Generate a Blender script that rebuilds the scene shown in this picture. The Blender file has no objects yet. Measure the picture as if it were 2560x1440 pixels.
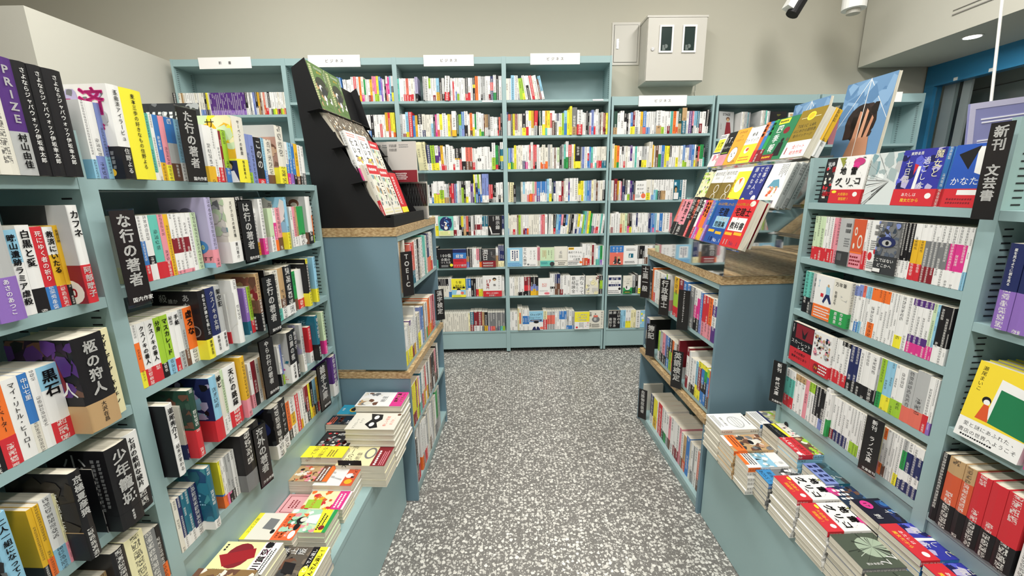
import bpy, math, random, re
from mathutils import Matrix, Vector
random.seed(7)
SC = bpy.context.scene
COL = SC.collection

# ---------------------------------------------------------------- camera, world, lights, exposure
cam_d = bpy.data.cameras.new('camera'); cam = bpy.data.objects.new('camera', cam_d); COL.objects.link(cam)
cam_d.sensor_width = 36; cam_d.lens = 1050.48 / 2560 * 36; cam_d.clip_start = .02
cam.matrix_world = Matrix.Translation((0, 0, 1.5015)) @ Matrix.Rotation(math.pi / 2 - .2257, 4, 'X') @ Matrix.Rotation(-.0155, 4, 'Z')
SC.camera = cam
SC.view_settings.view_transform = 'Standard'; SC.view_settings.look = 'None'
SC.view_settings.exposure = 0.0; SC.view_settings.gamma = 1; SC.view_settings.use_curve_mapping = False
wd = bpy.data.worlds.new('world'); SC.world = wd; wd.use_nodes = True
wd.node_tree.nodes['Background'].inputs[0].default_value = (.8, .86, .9, 1)
wd.node_tree.nodes['Background'].inputs[1].default_value = .35
def area(name, loc, size, power, color=(1, .97, .93), rot=(0, 0, 0)):
    d = bpy.data.lights.new(name, 'AREA'); d.shape = 'RECTANGLE'; d.size, d.size_y = size; d.energy = power; d.color = color
    o = bpy.data.objects.new(name, d); o.location = loc; o.rotation_euler = rot; COL.objects.link(o); return o
LIGHTS = [(-1.7, 2.3), (0.15, 1.9), (1.9, 2.2), (-1.6, .2), (0.0, -.4), (1.8, .2), (0, -2.2)]
for i, (x, y) in enumerate(LIGHTS):
    area('ceiling_lamp_light', (x, y, 3.72), (.3, 1.5), 50)

# ---------------------------------------------------------------- colours
HEX = dict(w='e9e9e6', W='e0ddd0', i='e9e2b4', g='b3b5b4', G='77797a', k='1b1a1d', r='cc2f38', R='82222c', o='ee7430', O='cf5a38',
           y='ece23a', Y='e3b32c', l='9fc83a', L='c6dbb4', e='2f9a50', E='26483a', t='66bfb0', T='23697f', c='8fc3dc', b='3a78bd',
           B='242d5c', u='7f8fc8', U='b4aed0', p='e3929e', P='d63a8a', v='8d6bb8', V='54307a', n='6b4a3a', N='bd9c70', s='e0705f',
           S='7d9ea4', d='3a3c3e')
CNAME = dict(w='white', W='cream', i='pale yellow', g='grey', G='dark grey', k='black', r='red', R='maroon', o='orange', O='rust orange',
             y='bright yellow', Y='mustard', l='lime', L='pale green', e='green', E='dark green', t='turquoise', T='teal', c='sky blue', b='blue',
             B='navy', u='periwinkle', U='lavender', S='grey teal', d='dark grey', p='pink', P='magenta', v='violet', V='purple', n='brown', N='tan', s='salmon')
def lin(h):
    v = [int(h[i:i + 2], 16) / 255 for i in (0, 2, 4)]
    return tuple(c / 12.92 if c <= .04045 else ((c + .055) / 1.055) ** 2.4 for c in v) + (1,)
PAL = {k: lin(v) for k, v in HEX.items()}
def C(c): return PAL[c] if c in PAL else lin(c)
def lum(c): return .2126 * c[0] + .7152 * c[1] + .0722 * c[2]

# ---------------------------------------------------------------- materials
def mat(name, base=None, rough=.5, metal=0, spec=.5):
    m = bpy.data.materials.new(name); m.use_nodes = True
    p = m.node_tree.nodes['Principled BSDF']
    if base: p.inputs['Base Color'].default_value = base
    p.inputs['Roughness'].default_value = rough; p.inputs['Metallic'].default_value = metal
    p.inputs['Specular IOR Level'].default_value = spec
    return m, m.node_tree.nodes, m.node_tree.links, p
def bump(nt, ln, p, scale, strength, dist=.001, tex='ShaderNodeTexNoise'):
    t = nt.new(tex); t.inputs['Scale'].default_value = scale
    c = nt.new('ShaderNodeTexCoord'); ln.new(c.outputs['Object'], t.inputs['Vector'])
    b = nt.new('ShaderNodeBump'); b.inputs['Strength'].default_value = strength; b.inputs['Distance'].default_value = dist
    ln.new(t.outputs[0], b.inputs['Height']); ln.new(b.outputs[0], p.inputs['Normal']); return t
def math_n(nt, ln, op, a, b=None, c=None):
    n = nt.new('ShaderNodeMath'); n.operation = op
    for i, v in enumerate((a, b, c)):
        if v is None: continue
        if isinstance(v, (int, float)): n.inputs[i].default_value = v
        else: ln.new(v, n.inputs[i])
    return n.outputs[0]
# printed paper: colour and ink from attributes, rows of small characters down a spine as fine print
M_PRINT, nt, ln, p = mat('printed_paper', rough=.42, spec=.35)
ca = nt.new('ShaderNodeAttribute'); ca.attribute_name = 'Col'
ia = nt.new('ShaderNodeAttribute'); ia.attribute_name = 'Ink'
uv = nt.new('ShaderNodeUVMap'); uv.uv_map = 'UV'
sx = nt.new('ShaderNodeSeparateXYZ'); ln.new(uv.outputs[0], sx.inputs[0])
def strokes(sc):
    mp_ = nt.new('ShaderNodeMapping'); mp_.inputs['Scale'].default_value = sc; ln.new(uv.outputs[0], mp_.inputs[0])
    n_ = nt.new('ShaderNodeTexNoise'); n_.inputs['Scale'].default_value = 1; n_.inputs['Detail'].default_value = 0; ln.new(mp_.outputs[0], n_.inputs['Vector'])
    return math_n(nt, ln, 'GREATER_THAN', n_.outputs[0], .56)
stroke = math_n(nt, ln, 'MAXIMUM', strokes((5, 19, 1)), strokes((21, 5, 1)))
cx = math_n(nt, ln, 'LESS_THAN', math_n(nt, ln, 'ABSOLUTE', math_n(nt, ln, 'SUBTRACT', sx.outputs[0], .5)), .225)
cell = math_n(nt, ln, 'GREATER_THAN', math_n(nt, ln, 'FRACT', math_n(nt, ln, 'MULTIPLY', sx.outputs[1], 1.9)), .17)
cmb = nt.new('ShaderNodeCombineXYZ'); ln.new(math_n(nt, ln, 'FLOOR', math_n(nt, ln, 'MULTIPLY', sx.outputs[1], .475)), cmb.inputs[0])
wn = nt.new('ShaderNodeTexWhiteNoise'); wn.noise_dimensions = '3D'; ln.new(cmb.outputs[0], wn.inputs['Vector'])
gate = math_n(nt, ln, 'GREATER_THAN', wn.outputs[0], .3)
mk = math_n(nt, ln, 'MULTIPLY', math_n(nt, ln, 'MULTIPLY', stroke, cx), math_n(nt, ln, 'MULTIPLY', cell, gate))
mk = math_n(nt, ln, 'MULTIPLY', mk, .82)
mx = nt.new('ShaderNodeMix'); mx.data_type = 'RGBA'
ln.new(mk, mx.inputs[0]); ln.new(ca.outputs[0], mx.inputs[6]); ln.new(ia.outputs[0], mx.inputs[7]); ln.new(mx.outputs[2], p.inputs['Base Color'])
# page edges: fine lines along the stacked leaves
M_PAGE, nt, ln, p = mat('page_edges', rough=.85, spec=.1)
tc = nt.new('ShaderNodeTexCoord'); mp = nt.new('ShaderNodeMapping'); mp.inputs['Scale'].default_value = (2600, 12, 12)
ln.new(tc.outputs['Object'], mp.inputs[0]); n1 = nt.new('ShaderNodeTexNoise'); n1.inputs['Scale'].default_value = 1
ln.new(mp.outputs[0], n1.inputs['Vector']); cr = nt.new('ShaderNodeValToRGB')
cr.color_ramp.elements[0].color = lin('b9b2a0'); cr.color_ramp.elements[0].position = .3; cr.color_ramp.elements[1].color = lin('e6e0cf'); cr.color_ramp.elements[1].position = .62
ln.new(n1.outputs[0], cr.inputs[0]); ln.new(cr.outputs[0], p.inputs['Base Color'])
# painted steel
def steel(name, hx, r=.42):
    m, nt, ln, p = mat(name, lin(hx), r, 0, .5)
    t = bump(nt, ln, p, 900, .12, .0004)
    n2 = nt.new('ShaderNodeTexNoise'); n2.inputs['Scale'].default_value = 6
    c = nt.new('ShaderNodeTexCoord'); ln.new(c.outputs['Object'], n2.inputs['Vector'])
    mr = nt.new('ShaderNodeMapRange'); mr.inputs[3].default_value = r - .06; mr.inputs[4].default_value = r + .08
    ln.new(n2.outputs[0], mr.inputs[0]); ln.new(mr.outputs[0], p.inputs['Roughness'])
    return m
M_STEEL = steel('blue_grey_painted_steel', '98b4b5')
M_BACK = steel('blue_grey_back_sheet', '94aeb0', .55)
M_END = steel('slate_blue_painted_steel', '6f8c9a', .5)
M_DARK = mat('dark_slot', (.008, .01, .012, 1), .8)[0]
M_BLACK = mat('black_card', (.006, .006, .007, 1), .55, 0, .3)[0]
M_SIGNB = mat('black_sign_board', (.012, .011, .012, 1), .25, 0, .5)[0]
M_WHITE = mat('white_print', lin('eeeeea'), .5)[0]
M_INK = mat('black_print', (.01, .01, .012, 1), .6)[0]
M_PAPER = mat('white_paper_card', lin('f0eeea'), .7, 0, .2)[0]
M_BOXW = mat('cream_enamel', lin('c6c3b9'), .4)[0]
M_CHROME = mat('chrome', (.7, .7, .72, 1), .18, 1)[0]
# wood board
M_WOOD, nt, ln, p = mat('pale_strand_board', rough=.42)
tc = nt.new('ShaderNodeTexCoord'); mp = nt.new('ShaderNodeMapping'); mp.inputs['Scale'].default_value = (1.6, 1.6, 5); ln.new(tc.outputs['Object'], mp.inputs[0])
n1 = nt.new('ShaderNodeTexNoise'); n1.inputs['Scale'].default_value = 38; n1.inputs['Detail'].default_value = 5; ln.new(mp.outputs[0], n1.inputs['Vector'])
cr = nt.new('ShaderNodeValToRGB'); e = cr.color_ramp.elements; e[0].position = .34; e[0].color = lin('94744a'); e[1].position = .66; e[1].color = lin('cdb388')
ln.new(n1.outputs[0], cr.inputs[0]); ln.new(cr.outputs[0], p.inputs['Base Color'])
# terrazzo floor
M_FLOOR, nt, ln, p = mat('terrazzo', rough=.34, spec=.4)
tc = nt.new('ShaderNodeTexCoord')
nz = nt.new('ShaderNodeTexNoise'); nz.inputs['Scale'].default_value = 75; ln.new(tc.outputs['Object'], nz.inputs['Vector'])
vm = nt.new('ShaderNodeVectorMath'); vm.operation = 'SCALE'; vm.inputs[3].default_value = .016; ln.new(nz.outputs[1], vm.inputs[0])
va = nt.new('ShaderNodeVectorMath'); va.operation = 'ADD'; ln.new(tc.outputs['Object'], va.inputs[0]); ln.new(vm.outputs[0], va.inputs[1])
col = None
def chips(scale, r0, r1, keep, hx0, hx1, prev, off):
    mp_ = nt.new('ShaderNodeMapping'); mp_.inputs['Location'].default_value = (off, off * .7, 0); ln.new(va.outputs[0], mp_.inputs[0])
    v = nt.new('ShaderNodeTexVoronoi'); v.voronoi_dimensions = '2D'; v.inputs['Scale'].default_value = scale; ln.new(mp_.outputs[0], v.inputs['Vector'])
    s = nt.new('ShaderNodeSeparateColor'); ln.new(v.outputs['Color'], s.inputs[0])
    a = math_n(nt, ln, 'LESS_THAN', v.outputs['Distance'], math_n(nt, ln, 'MULTIPLY_ADD', s.outputs[1], r1 - r0, r0))
    k = math_n(nt, ln, 'MULTIPLY', a, math_n(nt, ln, 'LESS_THAN', s.outputs[0], keep))
    m2 = nt.new('ShaderNodeMix'); m2.data_type = 'RGBA'; ln.new(s.outputs[2], m2.inputs[0]); m2.inputs[6].default_value = lin(hx0); m2.inputs[7].default_value = lin(hx1)
    m3 = nt.new('ShaderNodeMix'); m3.data_type = 'RGBA'; ln.new(k, m3.inputs[0])
    if prev is None: m3.inputs[6].default_value = lin('706e6a')
    else: ln.new(prev, m3.inputs[6])
    ln.new(m2.outputs[2], m3.inputs[7]); return m3.outputs[2]
col = chips(230, .2, .4, .35, '86847f', 'b4b2ab', None, .3)
col = chips(100, .2, .42, .5, 'a5a39d', 'd2d0c8', col, 1.1)
col = chips(56, .2, .44, .6, 'b5b3ac', 'dddbd3', col, 0)
ln.new(col, p.inputs['Base Color'])
# plaster walls
def plaster(name, hx):
    m, nt, ln, p = mat(name, lin(hx), .8, 0, .25); bump(nt, ln, p, 140, .12, .0015); return m
M_WALL = plaster('off_white_wall_paint', 'bcb9aa')
M_PART = plaster('warm_white_partition_paint', 'c9c7bb')
M_CEIL = plaster('ceiling_paint', 'dddbd6')
M_BLUEF = mat('blue_frame_paint', lin('2c7ca8'), .4)[0]
M_SHUT = mat('grey_shutter', lin('96a09d'), .5)[0]
M_CURT = mat('pale_blind_fabric', lin('c5c9c8'), .8)[0]
M_GLASS, nt, ln, p = mat('window_glass', (.9, .95, .96, 1), .03); p.inputs['Transmission Weight'].default_value = 1; p.inputs['IOR'].default_value = 1.2
M_ACR, nt, ln, p = mat('clear_acrylic', (.97, .98, .98, 1), .04)
tr = nt.new('ShaderNodeBsdfTransparent'); tr.inputs[0].default_value = (.93, .94, .94, 1); fr_ = nt.new('ShaderNodeFresnel'); fr_.inputs[0].default_value = 1.35
gl = nt.new('ShaderNodeBsdfGlossy'); gl.inputs['Roughness'].default_value = .04; ms = nt.new('ShaderNodeMixShader')
ln.new(fr_.outputs[0], ms.inputs[0]); ln.new(tr.outputs[0], ms.inputs[1]); ln.new(gl.outputs[0], ms.inputs[2]); ln.new(ms.outputs[0], nt['Material Output'].inputs[0])
M_LAMP, nt, ln, p = mat('lamp_diffuser', (1, 1, 1, 1), .5); p.inputs['Emission Color'].default_value = (1, .98, .95, 1); p.inputs['Emission Strength'].default_value = 6

# ---------------------------------------------------------------- mesh helpers
class MB:
    def __init__(s): s.v = []; s.f = []; s.c = []; s.k = []; s.u = []
    def quad(s, pts, col=None, ink=None, uv=None):
        n = len(s.v); s.v += [tuple(q) for q in pts]; s.f.append(tuple(range(n, n + len(pts)))); s.c.append(col); s.k.append(ink); s.u.append(uv)
    def box(s, x0, y0, z0, x1, y1, z1, col=None):
        p = [(x0, y0, z0), (x1, y0, z0), (x1, y1, z0), (x0, y1, z0), (x0, y0, z1), (x1, y0, z1), (x1, y1, z1), (x0, y1, z1)]
        for a in ((0, 3, 2, 1), (4, 5, 6, 7), (0, 1, 5, 4), (1, 2, 6, 5), (2, 3, 7, 6), (3, 0, 4, 7)): s.quad([p[i] for i in a], col)
        return s
    def cyl(s, c, r, axis, l, n=14, col=None):
        def P(a, t):
            q = [c[0], c[1], c[2]]; o = [i for i in range(3) if i != axis]
            q[o[0]] += r * math.cos(a); q[o[1]] += r * math.sin(a); q[axis] += t; return q
        A = [2 * math.pi * i / n for i in range(n)]
        for i in range(n):
            a, b = A[i], A[(i + 1) % n]; s.quad([P(a, 0), P(b, 0), P(b, l), P(a, l)], col)
        s.quad([P(a, 0) for a in reversed(A)], col); s.quad([P(a, l) for a in A], col); return s
    def prism(s, poly, axis, t0, t1, col=None):
        def P(q, t):
            r = list(q); r.insert(axis, t); return r
        n = len(poly)
        for i in range(n): s.quad([P(poly[i], t0), P(poly[(i + 1) % n], t0), P(poly[(i + 1) % n], t1), P(poly[i], t1)], col)
        s.quad([P(q, t0) for q in reversed(poly)], col); s.quad([P(q, t1) for q in poly], col); return s
    def mesh(s, name, m):
        me = bpy.data.meshes.new(name); me.from_pydata(s.v, [], s.f)
        if any(c is not None for c in s.c):
            D = (1, 1, 1, 1); cc = []; kk = []; uu = []
            for f, c, k, u in zip(s.f, s.c, s.k, s.u):
                n = len(f); cc += list(c or D) * n; kk += list(k or c or D) * n
                uu += [x for q in u for x in q] if u else [-5., -5.] * n
            a = me.attributes.new('Col', 'FLOAT_COLOR', 'CORNER'); a.data.foreach_set('color', cc)
            a = me.attributes.new('Ink', 'FLOAT_COLOR', 'CORNER'); a.data.foreach_set('color', kk)
            a = me.uv_layers.new(name='UV'); a.data.foreach_set('uv', uu)
        me.materials.append(m); return me
    def obj(s, name, m, parent=None, loc=None, mw=None):
        o = bpy.data.objects.new(name, s.mesh(name, m)); COL.objects.link(o)
        if parent is not None: o.parent = parent
        if loc: o.location = loc
        if mw is not None: o.matrix_basis = mw
        return o
def empty(name, mw=None, label=None, cat=None, group=None):
    o = bpy.data.objects.new(name, None); o.empty_display_size = .05; COL.objects.link(o)
    if mw is not None: o.matrix_basis = mw
    return tag(o, label, cat, group)
def tag(o, label=None, cat=None, group=None, kind=None):
    if label: o['label'] = label
    if cat: o['category'] = cat
    if group: o['group'] = group
    if kind: o['kind'] = kind
    return o
def bevel(o, w=.0015, seg=1):
    m = o.modifiers.new('bevel', 'BEVEL'); m.width = w; m.segments = seg; m.limit_method = 'ANGLE'; return o

# ---------------------------------------------------------------- lettering
GL = {}
BOLD = (0., .009)
def qb(x): return 0 if x <= .005 else 1
def make_glyphs(chars):
    """outline meshes of all letters in use, in three weights"""
    obs = []
    for ch in sorted(chars):
        for k in range(2):
            cu = bpy.data.curves.new('t', 'FONT'); cu.body = ch; cu.size = 1; cu.resolution_u = 2; cu.offset = BOLD[k]
            ob = bpy.data.objects.new('t', cu); COL.objects.link(ob); obs.append((ch, k, ob, cu))
    dg = bpy.context.evaluated_depsgraph_get()
    for ch, k, ob, cu in obs:
        ev = ob.evaluated_get(dg); me = ev.to_mesh()
        vs = [(v.co.x, v.co.y) for v in me.vertices]; fs = [tuple(q.vertices) for q in me.polygons]
        ev.to_mesh_clear(); xs = [v[0] for v in vs] or [0., .5]
        GL[(ch, k)] = (vs, fs, (min(xs) + max(xs)) / 2, max(xs) - min(xs))
    for ch, k, ob, cu in obs: bpy.data.objects.remove(ob); bpy.data.curves.remove(cu)
def glyph(ch, bold): return GL.get((ch, qb(bold))) or GL[('口', qb(bold))]
ROT = 'ー―〜()（）-'
class Art:
    """flat print on a face: primitives in (x, y) metres, laid a hair above each other"""
    def __init__(s, W, H): s.W, s.H, s.mb, s.n = W, H, MB(), 0
    def z(s): s.n += 1; return .00012 + s.n * .000025
    def poly(s, pts, c):
        z = s.z(); s.mb.quad([(x * s.W, y * s.H, z) for x, y in pts], C(c))
    def r(s, x0, y0, x1, y1, c): s.poly([(x0, y0), (x1, y0), (x1, y1), (x0, y1)], c)
    def c(s, x, y, rx, ry, c, n=16): s.poly([(x + rx * math.cos(i * 6.2832 / n), y + ry * math.sin(i * 6.2832 / n)) for i in range(n)], c)
    def ch(s, ch, X, Y, size, c, bold, z, rot=0):
        vs, fs, gx, gw = glyph(ch, bold)
        # CJK glyph body is about one em wide: centre it
        def T(q):
            a, b = (q[0] - gx) * size, (q[1] - .38) * size
            if rot: a, b = b, -a
            return (X + a, Y + b, z)
        cc = C(c)
        for dx, dy in (((-.017, -.012), (.017, -.012), (.017, .012), (-.017, .012)) if bold >= .02 else ((0, 0),)):
            P = [T((v[0] + dx, v[1] + dy)) for v in vs]
            for f in fs: s.mb.quad([P[i] for i in f], cc)
    def v(s, x, y, size, txt, c, bold=.012, gap=1.08):
        """vertical text starting at the top y; size as share of H"""
        z = s.z(); sz = size * s.H; X = x * s.W; Y = y * s.H - sz / 2
        for ch in txt:
            if ch != '　': s.ch(ch, X, Y, sz, c, bold, z, ch in ROT)
            Y -= sz * gap
    def t(s, x, y, size, txt, c, bold=.012, gap=None):
        z = s.z(); sz = size * s.H; adv = []
        for ch in txt: adv.append(sz * (1.03 if ord(ch) > 255 else .66) if gap is None else sz * gap)
        X = x * s.W - sum(adv) / 2
        for ch, a in zip(txt, adv):
            if ch not in ' 　': s.ch(ch, X + a / 2, y * s.H, sz, c, bold, z)
            X += a
    def lines(s, x0, y0, x1, y1, n, c, vert=False, seed=0):
        rn = random.Random(seed + 5); z = s.z(); cc = C(c)
        for i in range(n):
            if vert:
                X = (x0 + (x1 - x0) * (i + .5) / n) * s.W; wd_ = (x1 - x0) / n * s.W * .3; Y = y1 * s.H; e_ = (y0 + (y1 - y0) * rn.uniform(0, .3)) * s.H
                while Y > e_:
                    l = wd_ * rn.uniform(1.4, 2.1); s.mb.quad([(X - wd_, Y - l, z), (X + wd_ * rn.uniform(.5, 1), Y - l, z), (X + wd_, Y, z), (X - wd_ * rn.uniform(.4, 1), Y, z)], cc); Y -= l * 1.35
            else:
                Y = (y1 - (y1 - y0) * (i + .5) / n) * s.H; hh = (y1 - y0) / n * s.H * .28; X = x0 * s.W; e_ = (x1 - (x1 - x0) * rn.uniform(0, .25)) * s.W
                while X < e_:
                    l = hh * rn.uniform(1.4, 2.1); s.mb.quad([(X, Y - hh, z), (X + l, Y - hh * rn.uniform(.5, 1), z), (X + l, Y + hh, z), (X, Y + hh * rn.uniform(.4, 1), z)], cc); X += l * 1.35
    def blobs(s, x0, y0, x1, y1, cols, n, size, seed=1):
        rn = random.Random(seed)
        for i in range(n):
            cx_, cy_ = rn.uniform(x0, x1), rn.uniform(y0, y1); k = rn.randint(4, 8); r0 = size * rn.uniform(.5, 1.3); a0 = rn.uniform(0, 6)
            s.poly([(min(max(cx_ + r0 * rn.uniform(.6, 1.2) * math.cos(a0 + j * 6.283 / k), x0), x1), min(max(cy_ + r0 * rn.uniform(.6, 1.2) * s.W / s.H * math.sin(a0 + j * 6.283 / k), y0), y1)) for j in range(k)], rn.choice(cols))
    def bars(s, x0, y0, x1, y1, c, n=18, seed=3):
        rn = random.Random(seed); z = s.z(); X = x0
        for i in range(n):
            w_ = (x1 - x0) / n; s.mb.quad([((X) * s.W, y0 * s.H, z), ((X + w_ * rn.uniform(.25, .7)) * s.W, y0 * s.H, z), ((X + w_ * rn.uniform(.25, .7)) * s.W, y1 * s.H, z), (X * s.W, y1 * s.H, z)], C(c)); X += w_

# ---------------------------------------------------------------- frames along the shelf fronts: U runs to the right for somebody facing the shelf, D comes out of it
class Frame:
    def __init__(s, o, U, D):
        s.o, s.U, s.D = Vector((o[0], o[1], 0)), Vector((U[0], U[1], 0)), Vector((D[0], D[1], 0))
        s.R = Matrix((s.U, -s.D, Vector((0, 0, 1)))).transposed().to_4x4()
    def at(s, u, d, z): return s.o + s.U * u + s.D * d + Vector((0, 0, z))
    def m(s, u, d, z): return Matrix.Translation(s.at(u, d, z)) @ s.R
aL, aR, aB = .0452, -.0292, .0206
FRM = {}
FRM['LB'] = FRM['LA'] = FRM['L'] = Frame((-.8833, 0), (math.sin(aL), math.cos(aL)), (math.cos(aL), -math.sin(aL)))
FRM['LI'] = Frame((-.8833 + .305 * math.cos(aL), -.305 * math.sin(aL)), (math.sin(aL), math.cos(aL)), (math.cos(aL), -math.sin(aL)))
FRM['LI'] = Frame((-.8833 + .305, 0), (math.sin(aL), math.cos(aL)), (math.cos(aL), -math.sin(aL)))
FRM['R'] = Frame((1.1096, 0), (-math.sin(aR), -math.cos(aR)), (-math.cos(aR), math.sin(aR)))
FRM['RI'] = Frame((.92, 0), (-math.sin(aR), -math.cos(aR)), (-math.cos(aR), math.sin(aR)))
FRM['B'] = Frame((-.0405, 3.7894), (math.cos(aB), math.sin(aB)), (math.sin(aB), -math.cos(aB)))
FL, FRt, FB, FLI, FRI = FRM['L'], FRM['R'], FRM['B'], FRM['LI'], FRM['RI']
def fbox(fr, u0, u1, d0, d1, z0, z1):
    """a box in frame coordinates as local (x right, y into the shelf, z up)"""
    return MB().box(u0, -d1, z0, u1, -d0, z1)
def fm(fr): return Matrix.Translation(fr.o) @ fr.R

# ---------------------------------------------------------------- books
def spine_pts(w, b, n=5):
    return [(w * (.5 - .5 * math.cos(math.pi * i / (n - 1))), b * (1 - math.sin(math.pi * (.5 - .5 * math.cos(math.pi * i / (n - 1)))))) for i in range(n)]
def parse(code):
    t = re.findall(r'([A-Za-z])(\d*)', code); segs = [(t[0][0], 1.)]
    for i, (c, n) in enumerate(t[1:]):
        f = int(n) / 100 if n else (.3 if i == len(t) - 2 else .8)
        segs.append((c, min(f, segs[-1][1] - .04)))
    return segs                      # (colour, top as share of the height)
def ink_for(c):
    L_ = lum(C(c)); return (.015, .015, .02, 1) if L_ > .22 else (.75, .74, .7, 1)
def cover_mesh(w, h, d, segs, b, th, z_in=0, detailed=True, marks=True, grow=0., z_lo=0.):
    """the jacket: wraps fore-edge, spine, fore-edge; local x thickness, y depth (spine at 0), z up"""
    mb = MB(); sp = spine_pts(w, b, 5 if detailed else 3)
    if grow: sp = [(-grow + (x / w) * (w + 2 * grow), y - grow) for x, y in sp]
    out = [(sp[0][0], d)] + sp + [(sp[-1][0], d)]
    rnd = random.random() * 90
    for i, (c, top) in enumerate(segs):
        z1 = top * h; z0 = segs[i + 1][1] * h if i + 1 < len(segs) else z_lo
        cc = C(c); ik = ink_for(c)
        for j in range(len(out) - 1):
            (x0, y0), (x1, y1) = out[j], out[j + 1]
            spn = 1 <= j <= len(out) - 3
            u = None
            if spn and marks:
                a, e_ = x0 / w, x1 / w; u = [(a, rnd + z0 / w), (e_, rnd + z0 / w), (e_, rnd + z1 / w), (a, rnd + z1 / w)]
            mb.quad([(x0, y0, z0), (x1, y1, z0), (x1, y1, z1), (x0, y0, z1)], cc, ik, u)
    if detailed:
        cx0, cx1 = sp[0][0] + th, sp[-1][0] - th
        inn = [(cx0, d)] + [(min(max(x, cx0), cx1), y + th) for x, y in sp] + [(cx1, d)]
        ctop = C(segs[0][0]); cb = C(segs[-1][0]); zt = segs[0][1] * h
        for j in range(len(out) - 1):
            a, b_, c_, e_ = out[j], out[j + 1], inn[j + 1], inn[j]
            mb.quad([(*a, zt), (*b_, zt), (*c_, zt), (*e_, zt)], ctop)
            mb.quad([(*e_, z_lo), (*c_, z_lo), (*b_, z_lo), (*a, z_lo)], cb)
            mb.quad([(*b_, z_lo), (*a, z_lo), (*a, zt), (*b_, zt)][::-1] if False else [(*e_, z_lo), (*e_, zt), (*c_, zt), (*c_, z_lo)], C('W'))
        for q, r_ in ((out[0], inn[0]), (out[-1], inn[-1])):
            mb.quad([(*q, z_lo), (*r_, z_lo), (*r_, zt), (*q, zt)], C('W'))
    return mb
def title_art(w, h, segs, title, band_text):
    A = Art(w, h); top = 1.; bandtop = segs[-1][1] if len(segs) > 1 and segs[-1][1] < .5 else 0
    def put(txt, y1, y0, c):
        n = len(txt); sz = min(w * .74, (y1 - y0) * h / (n * 1.1))
        A.v(.5, y1, sz / h, txt, c, .02 if sz > .012 else .012)
    c0 = segs[0][0] if len(segs) < 3 else segs[0][0]
    if title: put(title, .95, bandtop + .05 if bandtop else .1, 'w' if lum(C(c0)) < .22 else 'k')
    if band_text: put(band_text, bandtop - .015, .05, 'w' if lum(C(segs[-1][0])) < .22 else 'k')
    return A
def build_book(name, mw, w, h, d, code, hard=False, title='', detailed=True, art=None, near=True, ltr=False, marks=True):
    """one book standing at its lower front left corner of the spine; returns its jacket, which carries page_block, paper_band, print as parts"""
    segs = parse(code); b = (.0035 if hard else .0012) * min(1, w / .018); th = .0022 if hard else .0007
    band = None; body = segs
    if len(segs) > 1 and segs[-1][1] <= .48 and near: band = segs[-1]; body = segs[:-1]
    ttl, _, bt = (title or '').partition('/')
    cov = cover_mesh(w, h, d, body, b, th, detailed=detailed, marks=marks and not ttl)
    o = cov.obj(name, M_PRINT, mw=mw)
    zi = .003 if hard else .0004; rec = .003 if hard else .0008
    pg = MB().box(th, b + th + .0002, zi, w - th, d - rec, h - zi)
    pg.obj('page_block', M_PAGE, o)
    if band:
        bm = cover_mesh(w, h, d - .0005, [band], b, .0004, detailed=detailed, marks=marks and not bt, grow=.0003)
        bm.obj('paper_band', M_PRINT, o)
    if ttl or bt:
        A = title_art(w, h, segs, ttl, bt)
        po = A.mb.obj('title_print', M_PRINT, o)
        po.matrix_basis = Matrix.Translation((0, -.0006, 0)) @ Matrix.Rotation(math.pi / 2, 4, 'X')
    if art and art in ART:
        A = Art(d, h); ART[art](A)
        po = A.mb.obj('cover_print', M_PRINT, o)
        # front cover is the x=0 face: art x runs from the fore-edge (y=d) to the spine (y=0)
        po.matrix_basis = Matrix(((0, 0, -1, -.0004), (-1, 0, 0, d), (0, 1, 0, 0), (0, 0, 0, 1))) if not ltr else Matrix(((0, 0, 1, w + .0004), (1, 0, 0, 0), (0, 1, 0, 0), (0, 0, 0, 1)))
    return o
def far_book(w, h, d, code):
    """a small book at the far wall as one mesh: printed jacket and page top"""
    segs = parse(code); b = .001
    mb = cover_mesh(w, h, d, segs, b, .001, detailed=False)
    pc = C('W'); mb.quad([(0.0008, b + .001, h - .001), (w - .0008, b + .001, h - .001), (w - .0008, d, h - .001), (.0008, d, h - .001)], pc)
    mb.quad([(0, b, h), (w, b, h), (w, b + .0015, h), (0, b + .0015, h)], C(segs[0][0]))
    mb.quad([(w, d, 0), (0, d, 0), (0, d, h), (w, d, h)], pc)
    return mb

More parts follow.
